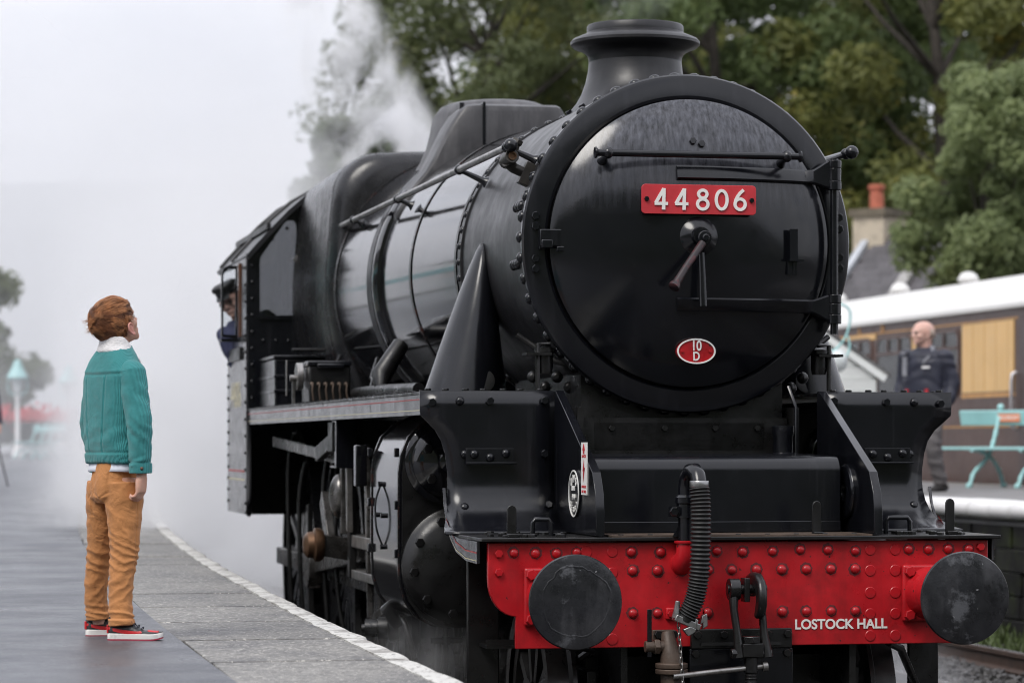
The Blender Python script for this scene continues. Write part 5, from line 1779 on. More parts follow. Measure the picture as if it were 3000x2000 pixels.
# =================================================================== COTTAGE BEHIND
SLATE = mk('roof_slate', (0.075, 0.07, 0.075), 0.6, var=0.35, vs=5, dirt=(0.12, 0.09, 0.05), dirt_scale=1.2, dirt_pos=(0.55, 0.7), dirt_amt=0.5, vary_obj=0.25)
RENDER = mk('cream_render', (0.5, 0.43, 0.33), 0.8, var=0.12, vs=3, dirt=(0.2, 0.17, 0.14), dirt_scale=3, dirt_pos=(0.5, 0.75))
TERRA = mk('terracotta_pot', (0.42, 0.12, 0.07), 0.7, var=0.2, vs=6)
cot = empty('stone_cottage', (6.0, 57.8, 0.0), radians(-38), 'cottage with grey slate roof, cream chimney stack and terracotta pot beyond the carriage', 'house')
# ridge runs in x; the slope faces the camera
x0, x1, yr, ye, zr, ze = -0.2, 3.4, 2.6, 0.0, 6.1, 3.9
m = MB(); m.box(x0 + .1, x1 - .1, .1, 5.2, 0, 3.95); m.prism([(0.1, 3.95), (yr, 6.0), (5.2, 3.95)], 'yz', x0 + .1, x1 - .1); m.build('wall', RENDER, cot, 30)
m = MB(); m.add([(x0, ye - .1, ze - .12), (x1, ye - .1, ze - .12), (x1, yr, zr - .03), (x0, yr, zr - .03), (x0, 5.3, ze - .12), (x1, 5.3, ze - .12)], [(0, 1, 2, 3), (3, 2, 5, 4)])
rf = m.build('roof', SLATE, cot, 0)
_m = MB(); _m.box(-.145, .145, -.18, .18, 0, 0.022)
SLM = mesh_of(_m, 'slate', SLATE, 20)
sl_dir = Vector((0, yr - ye, zr - ze)).normalized()
rnd = random.Random(8)
for row in range(13):
    for cidx in range(12):
        p = Vector((x0 + 0.15 + 0.3 * cidx + (0.15 if row % 2 else 0), 0, 0)) + Vector((0, ye - .05, ze - .05)) + sl_dir * (0.245 * row + 0.1)
        o = bpy.data.objects.new('slate', SLM); COL.objects.link(o); o.parent = rf
        o.location = p; o.rotation_euler = (atan2(sl_dir.z, sl_dir.y) + 0.05 + rnd.uniform(-.02, .02), rnd.uniform(-.02, .02), 0)
m = MB(); m.bar((x0 - .02, ye - .1, ze + .0), (x0 - .02, yr, zr + .08), 0.16, 0.1, (0, 0, 1)); m.build('verge', mk('lead_flashing', (0.4, 0.42, 0.45), 0.5), cot, 30)
m = MB(); m.bar((1.3, .5, 4.45), (1.3, 1.5, 5.28), 0.25, 0.1, (0, 0, 1)); m.build('skylight', mk('pale_skylight', (0.3, 0.29, 0.28), 0.4), cot, 30)
m = MB(); m.box(-0.5, 0.22, 2.1, 3.0, 4.6, 6.3)
stk = m.build('chimney', RENDER, cot, 30)
m = MB(); m.box(-0.57, 0.29, 2.03, 3.07, 6.3, 6.45); m.build('chimney_cap', mk('mossy_stone', (0.13, 0.11, 0.08), 0.9, var=0.3), stk, 30)
m = MB(); m.lathe([(0.15, 6.45), (0.14, 6.75), (0.125, 6.85), (0.17, 6.87), (0.17, 6.95), (0.14, 6.96), (0.13, 6.65)], (-0.18, 2.5, 0), (0, 0, 1), 20, False, False)
m.build('chimney_pot', TERRA, stk, 40)

# =================================================================== STATION BUILDING along the near platform
stn = empty('station_building', (-8.6, 16.0, 1.0), radians(8.5), 'long cream station building with pale teal canopy on the near platform', 'building')
m = MB(); m.box(-7, 0, 0, 26, 0, 3.6); m.build('wall', RENDER_, stn, 30)
m = MB(); m.prism([(-7.4, 3.6), (0.4, 3.6), (-3.5, 5.8)], 'xz', -.4, 26.4); m.build('roof', GREYR, stn, 30)
for k in range(7):
    m = MB(); m.box(0.002, 0.06, 1.2 + 3.6 * k, 2.4 + 3.6 * k, 0.9, 2.5); wf = m.build('window', TEAL, stn, 30)
    m = MB(); m.box(0.061, 0.07, 1.3 + 3.6 * k, 2.3 + 3.6 * k, 1.0, 2.4); m.build('pane', DGLS, wf, 0)
    m = MB(); m.box(0.002, 0.05, 3.0 + 3.6 * k, 3.9 + 3.6 * k, 0.02, 2.2); m.build('door', TEAL, stn, 30)
m = MB(); m.box(0.05, 1.5, 0, 26, 2.85, 2.92); m.box(1.5, 1.55, 0, 26, 2.6, 2.95); m.build('canopy', TEAL, stn, 30)

# =================================================================== TREES
def leafmat(name, a, b, yellow):
    m = bpy.data.materials.new(name); m.use_nodes = True
    nt = m.node_tree; N, L = nt.nodes, nt.links
    bs = N['Principled BSDF']; bs.inputs['Roughness'].default_value = 0.5; bs.inputs['Specular IOR Level'].default_value = 0.35
    tc = N.new('ShaderNodeTexCoord')
    n1 = N.new('ShaderNodeTexNoise'); n1.inputs['Scale'].default_value = 0.55; n1.inputs['Detail'].default_value = 3
    n2 = N.new('ShaderNodeTexNoise'); n2.inputs['Scale'].default_value = 5.0; n2.inputs['Detail'].default_value = 2
    L.new(tc.outputs['Object'], n1.inputs['Vector']); L.new(tc.outputs['Object'], n2.inputs['Vector'])
    r1 = N.new('ShaderNodeValToRGB'); e = r1.color_ramp.elements
    e[0].position = 0.3; e[0].color = (*a, 1); e[1].position = 0.62; e[1].color = (*b, 1)
    x = e.new(0.74); x.color = (*yellow, 1)
    mth = N.new('ShaderNodeMath'); mth.operation = 'MULTIPLY_ADD'; mth.inputs[1].default_value = 0.45
    L.new(n2.outputs['Fac'], mth.inputs[0])
    m2 = N.new('ShaderNodeMath'); m2.operation = 'MULTIPLY'; m2.inputs[1].default_value = 0.6
    L.new(n1.outputs['Fac'], m2.inputs[0]); L.new(m2.outputs[0], mth.inputs[2])
    L.new(mth.outputs[0], r1.inputs['Fac']); L.new(r1.outputs['Color'], bs.inputs['Base Color'])
    tr = N.new('ShaderNodeBsdfTranslucent'); L.new(r1.outputs['Color'], tr.inputs['Color'])
    mx = N.new('ShaderNodeMixShader'); mx.inputs[0].default_value = 0.5
    L.new(bs.outputs[0], mx.inputs[1]); L.new(tr.outputs[0], mx.inputs[2])
    L.new(mx.outputs[0], N['Material Output'].inputs['Surface'])
    return m


LM = {'oak': leafmat('oak_leaves', (0.07, 0.092, 0.042), (0.19, 0.22, 0.1), (0.3, 0.27, 0.1)),
      'yellow': leafmat('yellowing_leaves', (0.09, 0.11, 0.038), (0.235, 0.245, 0.075), (0.42, 0.31, 0.07)),
      'green': leafmat('green_leaves', (0.062, 0.095, 0.04), (0.185, 0.24, 0.095), (0.28, 0.28, 0.1)),
      'pale': leafmat('pale_willow_leaves', (0.11, 0.15, 0.066), (0.28, 0.33, 0.15), (0.34, 0.34, 0.13)),
      'dark': leafmat('dark_leaves', (0.05, 0.068, 0.034), (0.12, 0.16, 0.066), (0.17, 0.17, 0.06))}
BARK = mk('bark', (0.05, 0.042, 0.035), 0.85, var=0.35, vs=4, bump=0.6, bs=20)


def tree(x, y, z0, h, r, crown0, kind, label, seed, lobes=26, leaves=9000, ls=0.2, cat='tree', squash=1.0):
    R = random.Random(seed)
    t = empty('tree' if cat == 'tree' else 'bush', (x, y, z0), 0, label, cat, 'trees behind the station' if cat == 'tree' else None)
    m = MB()
    Q = smoothpath([(0, 0, 0), (R.uniform(-.2, .2), R.uniform(-.2, .2), h * .3), (R.uniform(-.4, .4), R.uniform(-.4, .4), h * .6), (R.uniform(-.5, .5), 0, h * .85)], 4)
    m.tube(Q, [h * 0.017 * (1 - 0.85 * i / len(Q)) + .02 for i in range(len(Q))], 8)
    centers = []
    for k in range(lobes):
        a = R.random() * 2 * pi
        tt = (k + R.random()) / lobes
        zz = crown0 + (h - crown0) * (0.06 + 0.9 * tt)
        prof = sqrt(max(0.05, 1 - ((tt - 0.42) / 0.62) ** 2))
        rr_ = r * prof * sqrt(R.uniform(0.15, 1.0))
        c = Vector((rr_ * cos(a), rr_ * sin(a) * squash, zz))
        centers.append((c, r * R.uniform(0.2, 0.36) * (26 / lobes) ** 0.28))
        if k % 3 == 0:
            base = Q[min(len(Q) - 1, int(len(Q) * min(0.95, max(0.3, (zz - h * .12) / h))))]
            m.tube([base, (base + c) / 2 + Vector((0, 0, -.2)), c], [h * .007, h * .004, .01], 6)
    m.build('trunk', BARK, t, 60)
    vs, fs = [], []
    per = int(leaves * 1.35) // lobes
    for c, lr in centers:
        for k in range(per):
            d = Vector((R.gauss(0, 1), R.gauss(0, 1), R.gauss(0, 1))).normalized()
            p = c + Vector((d.x, d.y, d.z * 0.75)) * lr * (R.random() ** 0.45) * 1.15
            nrm = (d + Vector((R.uniform(-.8, .8), R.uniform(-.8, .8), R.uniform(-.3, 1.0)))).normalized()
            a = nrm.cross(Vector((R.uniform(-1, 1), R.uniform(-1, 1), R.uniform(-1, 1)))).normalized()
            b = nrm.cross(a)
            s = ls * R.uniform(0.4, 1.2)
            i = len(vs)
            vs += [p - a * s, p - b * s * .45 + nrm * s * .12, p + a * s, p + b * s * .45 + nrm * s * .12]
            fs.append((i, i + 1, i + 2, i + 3))
    me = bpy.data.meshes.new('crown')
    me.from_pydata([tuple(v) for v in vs], [], fs)
    o = link('crown', me, LM[kind], t, 0)
    o['kind'] = 'stuff'
    return t


tree(-3.5, 71, 1.0, 8.9, 1.7, 4.5, 'dark', 'small dark tree peeping over the cab roof behind the white steam plume', 1, 30, 13000, .11)
tree(-0.7, 80, 1.0, 15.0, 4.8, 5.0, 'oak', 'tall open oak with sky gaps at the steam side of the tree line', 2, 70, 25000, .13)
tree(2.6, 86, 1.0, 18.0, 4.4, 4.5, 'yellow', 'tall yellowing tree rising behind the engine chimney', 3, 60, 19000, .17)
tree(5.2, 74, 1.0, 15.5, 3.8, 3.5, 'green', 'mid green tree just beside the chimney on its far side', 4, 60, 19000, .15)
tree(7.7, 79, 1.0, 17.5, 4.2, 3.0, 'green', 'broad green tree above the smokebox handrail knob', 5, 64, 20000, .17)
tree(10.4, 72, 1.0, 16.0, 3.8, 4.0, 'yellow', 'yellow flecked tree with small sky gaps above the cottage', 6, 56, 15000, .15)
tree(13.2, 78, 1.0, 18.0, 4.4, 3.0, 'green', 'green tree reaching the top corner over the carriage', 7, 56, 15000, .17)
tree(8.75, 52.5, 1.0, 7.4, 1.75, 3.2, 'pale', 'pale feathery bush like tree leaning over the slate roof', 8, 50, 16000, .1)
tree(10.5, 54, 1.0, 7.3, 2.1, 2.2, 'pale', 'dense grey green bushy tree behind the white carriage roof', 9, 50, 15000, .11)
tree(-1.6, 100, 1.0, 14.0, 4.0, 3.0, 'dark', 'dark far tree low behind the open oak', 10, 26, 7000, .26)
tree(4.4, 104, 1.0, 21.0, 5.5, 3.0, 'dark', 'dark far tree filling the gap behind the chimney', 11, 34, 11000, .3)
tree(10.5, 102, 1.0, 21.0, 5.5, 3.0, 'dark', 'dark far tree behind the broad green tree', 12, 34, 11000, .3)
tree(16.5, 100, 1.0, 20.0, 5.5, 3.0, 'dark', 'dark far tree at the end of the tree line', 13, 34, 9000, .3)
tree(-18.3, 97, 1.2, 7.0, 2.0, 1.0, 'pale', 'pale green tree veiled by steam behind the lamp posts', 14, 30, 8000, .12)
tree(-19.5, 104, 1.2, 6.5, 2.8, 0.6, 'oak', 'low dark shrubbery tree behind the teal benches in steam', 15, 20, 6000, .2)

# flowers on the far end of the near platform
fl = empty('flower_bed', (-14.2, 88, plat_z(88)), 0, 'bed of red and pink flowers behind the teal benches', 'flower bed')
FR_ = mk('red_petals', (0.6, 0.03, 0.04), 0.6, var=0.3, vs=6)
m = MB(); rnd = random.Random(2)
for k in range(900):
    p = Vector((rnd.uniform(-1.2, 2.0), rnd.uniform(-.6, .6), 1.15 + rnd.gauss(0, .16) - 0.06 * rnd.random()))
    m.sphere(p, rnd.uniform(.03, .06), 5, 3)
o = m.build('petals', FR_, fl, 0, fix=False); o['kind'] = 'stuff'
m = MB(); m.box(-1.3, 2.1, -.6, .6, 0.4, 1.0); m.build('planter', STONE, fl, 30)

# =================================================================== HILLS
HILL = mk('hazy_moor', (0.055, 0.065, 0.05), 0.9, var=0.35, vs=0.02)
def hill(name, cx, cy, w, d, h, seed, mat, n=40, rz=0.0):
    m = MB(); rings = []
    for j in range(14):
        t = j / 13
        row = []
        for i in range(n + 1):
            s_ = i / n * 2 - 1
            env = (1 - s_ ** 4) * sin(pi / 2 * min(1, t * 1.15)) ** 1.3
            x_ = s_ * w; y_ = t * d
            z = h * env * (1 + 0.12 * fb((x_ / w * 3, y_ / d * 2, seed), 1.0, seed)) - 1
            row.append((cx + x_ * cos(rz) - y_ * sin(rz), cy + x_ * sin(rz) + y_ * cos(rz), z))
        rings.append(row)
    m.loft(rings, False)
    return tag(m.build(name, mat, None, 180), kind='structure')


hill('hills', -100, 1200, 1500, 600, 150, 1.0, HILL)
WOODH = mk('wooded_hillside', (0.03, 0.04, 0.018), 0.9, var=0.6, vs=0.12, bump=1.0, bs=0.4)
hill('hillside', 60, 125, 62, 60, 11, 3.0, WOODH)
hill('hillside', 0, -32, 150, 110, 52, 5.0, WOODH, rz=pi)  # unseen hill added behind the camera, raised to darken the engine's reflections

# =================================================================== STEAM
def volume_mat(name, dens, masks, ns=0.5, thr=(0.35, 0.75), col=(0.995, 0.993, 1.0), detail=4, aniso=0.0, stretch=(1, 1, 1)):
    """masks: list of (axis, a, b) smooth ramps 0->1 from a to b in object coordinates (metres)"""
    m = bpy.data.materials.new(name); m.use_nodes = True
    nt = m.node_tree; N, L = nt.nodes, nt.links
    N.remove(N['Principled BSDF'])
    pv = N.new('ShaderNodeVolumePrincipled')
    pv.inputs['Color'].default_value = (*col, 1)
    pv.inputs['Anisotropy'].default_value = aniso
    tc = N.new('ShaderNodeTexCoord')
    mp = N.new('ShaderNodeMapping'); mp.inputs['Scale'].default_value = stretch
    L.new(tc.outputs['Object'], mp.inputs['Vector'])
    nz = N.new('ShaderNodeTexNoise'); nz.inputs['Scale'].default_value = ns; nz.inputs['Detail'].default_value = detail; nz.inputs['Roughness'].default_value = 0.62
    nz.inputs['Distortion'].default_value = 0.4
    L.new(mp.outputs['Vector'], nz.inputs['Vector'])
    r = N.new('ShaderNodeMapRange'); r.inputs['From Min'].default_value = thr[0]; r.inputs['From Max'].default_value = thr[1]
    r.inputs['To Max'].default_value = dens
    L.new(nz.outputs['Fac'], r.inputs['Value'])
    cur = r.outputs['Result']
    sx = N.new('ShaderNodeSeparateXYZ'); L.new(tc.outputs['Object'], sx.inputs[0])
    for axis, a, b in masks:
        if axis == 'R':      # ellipsoid falloff in object space scaled to unit
            mpr = N.new('ShaderNodeMapping'); mpr.inputs['Scale'].default_value = tuple(1 / q for q in a)
            L.new(tc.outputs['Object'], mpr.inputs['Vector'])
            ln = N.new('ShaderNodeVectorMath'); ln.operation = 'LENGTH'; L.new(mpr.outputs['Vector'], ln.inputs[0])
            src = ln.outputs['Value']; lo, hi = 1.0, b
        elif axis.startswith('L'):   # linear combination of x,y,z
            co = axis[1:].split(',')
            dt = N.new('ShaderNodeVectorMath'); dt.operation = 'DOT_PRODUCT'; L.new(tc.outputs['Object'], dt.inputs[0])
            dt.inputs[1].default_value = tuple(float(q) for q in co)
            src = dt.outputs['Value']; lo, hi = a, b
        else:
            src = sx.outputs[axis]; lo, hi = a, b
        q = N.new('ShaderNodeMapRange'); q.interpolation_type = 'SMOOTHSTEP'
        q.inputs['From Min'].default_value = lo; q.inputs['From Max'].default_value = hi
        L.new(src, q.inputs['Value'])
        mu = N.new('ShaderNodeMath'); mu.operation = 'MULTIPLY'; L.new(cur, mu.inputs[0]); L.new(q.outputs['Result'], mu.inputs[1])
        cur = mu.outputs[0]
    L.new(cur, pv.inputs['Density'])
    L.new(pv.outputs[0], N['Material Output'].inputs['Volume'])
    return m


def steam(name, lo, hi, origin, mat):
    m = MB()
    m.box(lo[0] - origin[0], hi[0] - origin[0], lo[1] - origin[1], hi[1] - origin[1], lo[2] - origin[2], hi[2] - origin[2])
    return tag(m.build(name, mat, None, 0, loc=origin), kind='stuff')


O = (-3.6, 26.0, 1.0)
# thick core behind the cab, beside the train
steam('steam_cloud', (-9, 22.6, 0.0), (-1.9, 60, 9.5), O,
      volume_mat('steam_core', 1.0, [('L0.55,1.0,0', -1.6, 5.0), ('X', 1.75, 1.2), ('L1.0,0.15,0', -0.75, 1.0), ('Y', 34, 20), ('Z', 5.6, 0.0)], 0.62, (0.47, 0.60), aniso=0.25, detail=5))
# fresh billows under and beside the cab
steam('steam_billow', (-4.4, 22.7, 0.0), (-1.95, 28.5, 4.6), (-3.0, 25.2, 1.6),
      volume_mat('steam_fresh', 1.5, [('L0.55,1.0,0', -2.6, -0.6), ('Z', 2.9, -0.4), ('X', -1.3, -0.5), ('Y', 3.2, 1.5), ('X', 1.05, 0.7)], 0.95, (0.50, 0.60), aniso=0.2, detail=6))
# thinner drift over the platform
O2 = (-12.0, 30.0, 1.0)
steam('steam_cloud', (-26, 27, 0.6), (-8.0, 80, 9), O2,
      volume_mat('steam_drift', 0.066, [('Y', -2.5, 6), ('Y', 50, 40), ('Z', 7, 0.5), ('X', 4.0, 1.0)], 0.3, (0.45, 0.62), aniso=0.35))
steam('steam_cloud', (-8.0, 26.5, 0.6), (-3.2, 40, 5.0), (-5.6, 30.0, 1.0),
      volume_mat('steam_low', 0.36, [('Y', -2.6, 3), ('Y', 10, 4), ('Z', 3.4, 0.0), ('X', 2.4, 0.8), ('L1.0,0.15,0', 0.3, 2.3)], 0.8, (0.44, 0.62), aniso=0.3))
# low cloud lying in the valley in front of the moor
m = MB(); m.box(-1300, 1000, 350, 1150, -1.5, 118)
MIST = bpy.data.materials.new('valley_mist'); MIST.use_nodes = True
MIST.node_tree.nodes.remove(MIST.node_tree.nodes['Principled BSDF'])
pv = MIST.node_tree.nodes.new('ShaderNodeVolumePrincipled')
pv.inputs['Color'].default_value = (0.98, 0.985, 1.0, 1); pv.inputs['Density'].default_value = 0.0034; pv.inputs['Anisotropy'].default_value = 0.2
MIST.node_tree.links.new(pv.outputs[0], MIST.node_tree.nodes['Material Output'].inputs['Volume'])
tag(m.build('mist', MIST, None, 0), kind='stuff')
# plume from the safety valves
pc = EW(-0.35, 7.4, 3.6)
pm = MB(); pm.box(-1.25, 0.75, -0.9, 1.2, -0.25, 2.6)
o = tag(pm.build('steam_plume', volume_mat('plume', 13.0, [('L1.0,0,0.5', 0.5, 0.25), ('L-1.0,0,-0.35', 0.52, 0.15), ('Y', 1.1, 0.3), ('Y', -0.85, -0.1), ('Z', 2.0, 0.5), ('Z', -0.25, 0.1)], 2.6, (0.53, 0.68), detail=8, stretch=(1, 1, 0.7), aniso=0.0), None, 0, loc=pc), kind='stuff')
# faint exhaust over the chimney
cc_ = EW(0, 1.99, 3.868)
pm = MB(); pm.lathe([(0.17, 0), (0.3, 0.3), (0.45, 1.0), (0.5, 1.4)], seg=20)
o = tag(pm.build('chimney_smoke', volume_mat('smoke', 0.75, [('Z', -0.05, 0.1)], 2.0, (0.35, 0.75), col=(0.55, 0.57, 0.6)), None, 0, loc=cc_), kind='stuff')
# wisps at the wheels
wc = EW(1.55, 4.0, 0.1)
pm = MB(); pm.box(-0.9, 1.3, -3.4, 4.0, -0.3, 0.72)
o = tag(pm.build('steam_wisp', volume_mat('wisp', 1.4, [('R', (1.1, 3.4, 0.8), 0.2)], 1.6, (0.36, 0.75)), None, 0, loc=wc), kind='stuff')
wc = EW(-1.1, 1.9, 0.62)
pm = MB(); pm.box(-0.45, 0.6, -0.7, 0.7, -0.45, 0.35)
o = tag(pm.build('steam_wisp', volume_mat('wisp_low', 1.4, [('R', (0.5, 0.6, 0.4), 0.2)], 4.0, (0.42, 0.75)), None, 0, loc=wc), kind='stuff')

# =================================================================== PEOPLE
SKIN = mk('skin', (0.62, 0.36, 0.27), 0.5, var=0.06, vs=20, sss=0.25, spec=0.4)
SKIN2 = mk('older_skin', (0.64, 0.40, 0.33), 0.5, var=0.08, vs=14, sss=0.2, spec=0.4)
EYEW = mk('eye_white', (0.75, 0.74, 0.72), 0.2)
EYED = mk('eye_dark', (0.03, 0.025, 0.02), 0.2)
LIP = mk('lip', (0.5, 0.2, 0.17), 0.45)


def cloth_mat(name, col, rib=0.0, axis='X', pitch=0.0055, rough=0.85, sheen=0.3, weave=900, var=0.12, dark=0.72, rot=0.0, vs=9):
    m = mk(name, col, rough, var=var, vs=vs, rvar=0.05, sheen=sheen, spec=0.2)
    nt = m.node_tree; N, L = nt.nodes, nt.links
    b = N['Principled BSDF']
    tc = N.new('ShaderNodeTexCoord')
    mp = N.new('ShaderNodeMapping'); mp.inputs['Rotation'].default_value = (0, 0, rot)
    L.new(tc.outputs['Object'], mp.inputs['Vector'])
    bp = N.new('ShaderNodeBump'); bp.inputs['Distance'].default_value = 0.0015
    if rib:
        wv = N.new('ShaderNodeTexWave'); wv.wave_type = 'BANDS'; wv.bands_direction = axis
        wv.inputs['Scale'].default_value = 2 * pi / pitch / 20.0
        wv.inputs['Distortion'].default_value = 0.12; wv.inputs['Detail'].default_value = 2; wv.inputs['Detail Scale'].default_value = 0.4
        L.new(mp.outputs['Vector'], wv.inputs['Vector'])
        L.new(wv.outputs['Fac'], bp.inputs['Height']); bp.inputs['Strength'].default_value = rib
        # pile of the cord is a little darker in its grooves
        src = b.inputs['Base Color'].links[0].from_socket
        mx = N.new('ShaderNodeMix'); mx.data_type = 'RGBA'; mx.blend_type = 'MULTIPLY'
        mr = N.new('ShaderNodeMapRange'); mr.inputs['To Min'].default_value = dark; mr.inputs['To Max'].default_value = 1.12
        L.new(wv.outputs['Fac'], mr.inputs['Value'])
        mx.inputs['Factor'].default_value = 1.0
        L.new(src, mx.inputs['A']); L.new(mr.outputs['Result'], mx.inputs['B']); L.new(mx.outputs['Result'], b.inputs['Base Color'])
    else:
        nz = N.new('ShaderNodeTexNoise'); nz.inputs['Scale'].default_value = weave; nz.inputs['Detail'].default_value = 2
        L.new(tc.outputs['Object'], nz.inputs['Vector']); L.new(nz.outputs['Fac'], bp.inputs['Height']); bp.inputs['Strength'].default_value = 0.35
    n2 = N.new('ShaderNodeTexNoise'); n2.inputs['Scale'].default_value = 16; n2.inputs['Detail'].default_value = 5; n2.inputs['Distortion'].default_value = 1.6; n2.inputs['Roughness'].default_value = 0.55
    L.new(tc.outputs['Object'], n2.inputs['Vector'])
    b2 = N.new('ShaderNodeBump'); b2.inputs['Strength'].default_value = 0.55 if not rib else 0.3; b2.inputs['Distance'].default_value = 0.012
    L.new(n2.outputs['Fac'], b2.inputs['Height']); L.new(bp.outputs['Normal'], b2.inputs['Normal'])
    L.new(b2.outputs['Normal'], b.inputs['Normal'])
    return m


def frame(phi, pitch=0.0, roll=0.0):
    """forward, left, up axes: phi is the heading in the ground plane (0 = +x), pitch tips the face up"""
    F = Vector((cos(phi), sin(phi), 0)); Lf = Vector((-sin(phi), cos(phi), 0)); U = Vector((0, 0, 1))
    F2 = F * cos(pitch) + U * sin(pitch); U2 = U * cos(pitch) - F * sin(pitch)
    return F2, Lf, U2


def rotm(F, Lf, U):
    return Matrix((F, Lf, U)).transposed()


def head_shapes(m, c, F, Lf, U, k=1.0, neck_to=None, neck_r=0.05):
    """adds skull, jaw, nose, brow, ears and neck; k scales an adult/child head (k=1: 0.2 m deep skull)"""
    R = rotm(F, Lf, U)
    P = lambda f, l, u: c + (F * f + Lf * l + U * u) * k
    m.sphere(c, 1.0, 28, 18, (0.098 * k, 0.076 * k, 0.092 * k), R)
    m.sphere(P(0.03, 0, -0.045), 1.0, 24, 16, (0.072 * k, 0.062 * k, 0.08 * k), R)
    m.sphere(P(0.05, 0, -0.085), 1.0, 20, 14, (0.05 * k, 0.046 * k, 0.04 * k), R)
    m.sphere(P(0.083, 0, -0.112), 0.02 * k, 12, 8)
    for s in (-1, 1):
        m.sphere(P(0.065, s * 0.036, -0.045), 0.027 * k, 12, 8)       # cheeks
        m.sphere(P(0.085, s * 0.028, 0.004), 0.018 * k, 12, 8, (1, 1.4, .7), R)   # brow
    m.tube([P(0.088, 0, -0.004), P(0.103, 0, -0.03), P(0.117, 0, -0.049)], [0.010 * k, 0.011 * k, 0.013 * k], 10)
    for s in (-1, 1):
        m.sphere(P(0.103, s * 0.011, -0.052), 0.0085 * k, 8, 6)
    m.tube([P(0.088, -0.024, -0.083), P(0.1, 0, -0.08), P(0.088, 0.024, -0.083)], 0.009 * k, 8)
    if neck_to is not None:
        m.tube([P(-0.01, 0, -0.05), (P(-0.01, 0, -0.09) + Vector(neck_to)) / 2, neck_to], [neck_r * 1.02, neck_r, neck_r * 1.15], 18)


def ear(c, F, Lf, U, s, k, parent, mat):
    """shell shaped ear"""
    m = MB()
    P = lambda f, l, u: c + (F * f + Lf * (s * l) + U * u) * k
    rim = [(0.018, .078, -0.028), (0.014, .083, -0.012), (0.0, .09, -0.004), (-0.013, .093, -0.012), (-0.015, .092, -0.03), (-0.006, .086, -0.048), (0.006, .08, -0.062), (0.014, .077, -0.06)]
    m.tube(smoothpath([P(*q) for q in rim], 4), 0.0045 * k, 8)
    m.sphere(P(0.0, .078, -0.03), 1.0, 12, 8, (0.016 * k, 0.008 * k, 0.028 * k), rotm(F, Lf, U))
    m.sphere(P(0.009, .077, -0.058), 0.0085 * k, 8, 6)
    me = remesh(m, 0.0022, 2)
    return link('ear', me, mat, parent, 180)


def hand(m, w, d, palmn, thumbside, L=0.15, curl=0.5):
    """five fingered relaxed hand added to m: w wrist point, d direction of the hand, palmn palm normal, thumbside unit vector"""
    d = Vector(d).normalized(); n = Vector(palmn); n = (n - d * n.dot(d)).normalized(); t = d.cross(n)
    if t.dot(Vector(thumbside)) < 0:
        t = -t
    w = Vector(w)
    pl = L * 0.5
    m.loft([ell(w + d * (pl * q) , t * (L * hw), n * (L * th), 14, 2.6) for q, hw, th in ((-0.35, .15, .13), (0, .17, .13), (.35, .225, .125), (.75, .24, .11), (1.02, .225, .095))], True)
    for i, (off, ln) in enumerate(((.17, .46), (.06, .5), (-.055, .47), (-.165, .38))):
        p = w + d * pl * 0.96 + t * (L * off)
        c = curl * (0.8 + 0.15 * i)
        dirs = []
        a = 0.15
        pts = [p - d * 0.01]
        cur = p
        for seg, fr in enumerate((.42, .32, .26)):
            a += c * (0.55 + 0.5 * seg)
            cur = cur + (d * cos(a) + n * sin(a)) * (L * ln * fr)
            pts.append(cur)
        m.tube([pts[0], p] + pts[1:], [L * .062, L * .062, L * .056, L * .05, L * .04], 10)
    p = w + d * pl * 0.25 + t * (L * .17)
    dd = (d * 0.75 + t * 0.45 + n * 0.4).normalized()
    m.tube([p - dd * .01, p + dd * L * .2, p + dd * L * .2 + (d * .85 + n * .45).normalized() * L * .2], [L * .075, L * .068, L * .05], 10)


# ------------------------------------------------------------------- the boy
BX, BY = -1.632, 12.17
BZ = plat_z(BY) + 0.0
boy = empty('person', (BX, BY, BZ), 0, 'red haired boy in teal corduroy jacket and tan trousers looking up at the engine', 'person')
CORD = cloth_mat('teal_corduroy', (0.05, 0.262, 0.266), 0.9, 'X', 0.0046, dark=0.72, rot=radians(48), sheen=0.2)
CORDS = cloth_mat('teal_corduroy_sleeve', (0.05, 0.262, 0.266), 0.9, 'X', 0.0046, dark=0.72, rot=radians(12), sheen=0.2)
FLEECE = mk('white_fleece', (0.78, 0.76, 0.76), 0.95, var=0.08, vs=40, bump=1.0, bs=170, sheen=0.5)
SHIRT = mk('white_shirt', (0.72, 0.73, 0.8), 0.8, var=0.03, speck=(0.3, 0.32, 0.45), speck_scale=90, speck_pos=0.70)
TAN = cloth_mat('tan_cotton', (0.48, 0.212, 0.078), rough=0.75, sheen=0.15, var=0.12, vs=7)
STITCH = mk('tan_stitching', (0.22, 0.085, 0.02), 0.8)
GINGER = mk('ginger_hair', (0.17, 0.062, 0.024), 0.42, var=0.5, vs=26, rvar=0.1, spec=0.5)
GINGER2 = mk('ginger_hair_light', (0.40, 0.175, 0.07), 0.4, var=0.4, vs=26, spec=0.5)
SHOEB = mk('black_trainer_leather', (0.018, 0.018, 0.02), 0.4, var=0.2, vs=30, bump=0.3, bs=200)
SHOER = mk('red_trainer_leather', (0.55, 0.02, 0.025), 0.4, var=0.1, vs=30, bump=0.3, bs=200)
SOLEW = mk('white_sole', (0.72, 0.7, 0.67), 0.5, var=0.06, vs=20, dirt=(0.4, 0.37, 0.33), dirt_scale=25, dirt_pos=(0.55, 0.75), dirt_amt=0.6)
SOLER = mk('red_outsole', (0.3, 0.012, 0.04), 0.6)
LACE = mk('dark_lace', (0.015, 0.017, 0.03), 0.8)

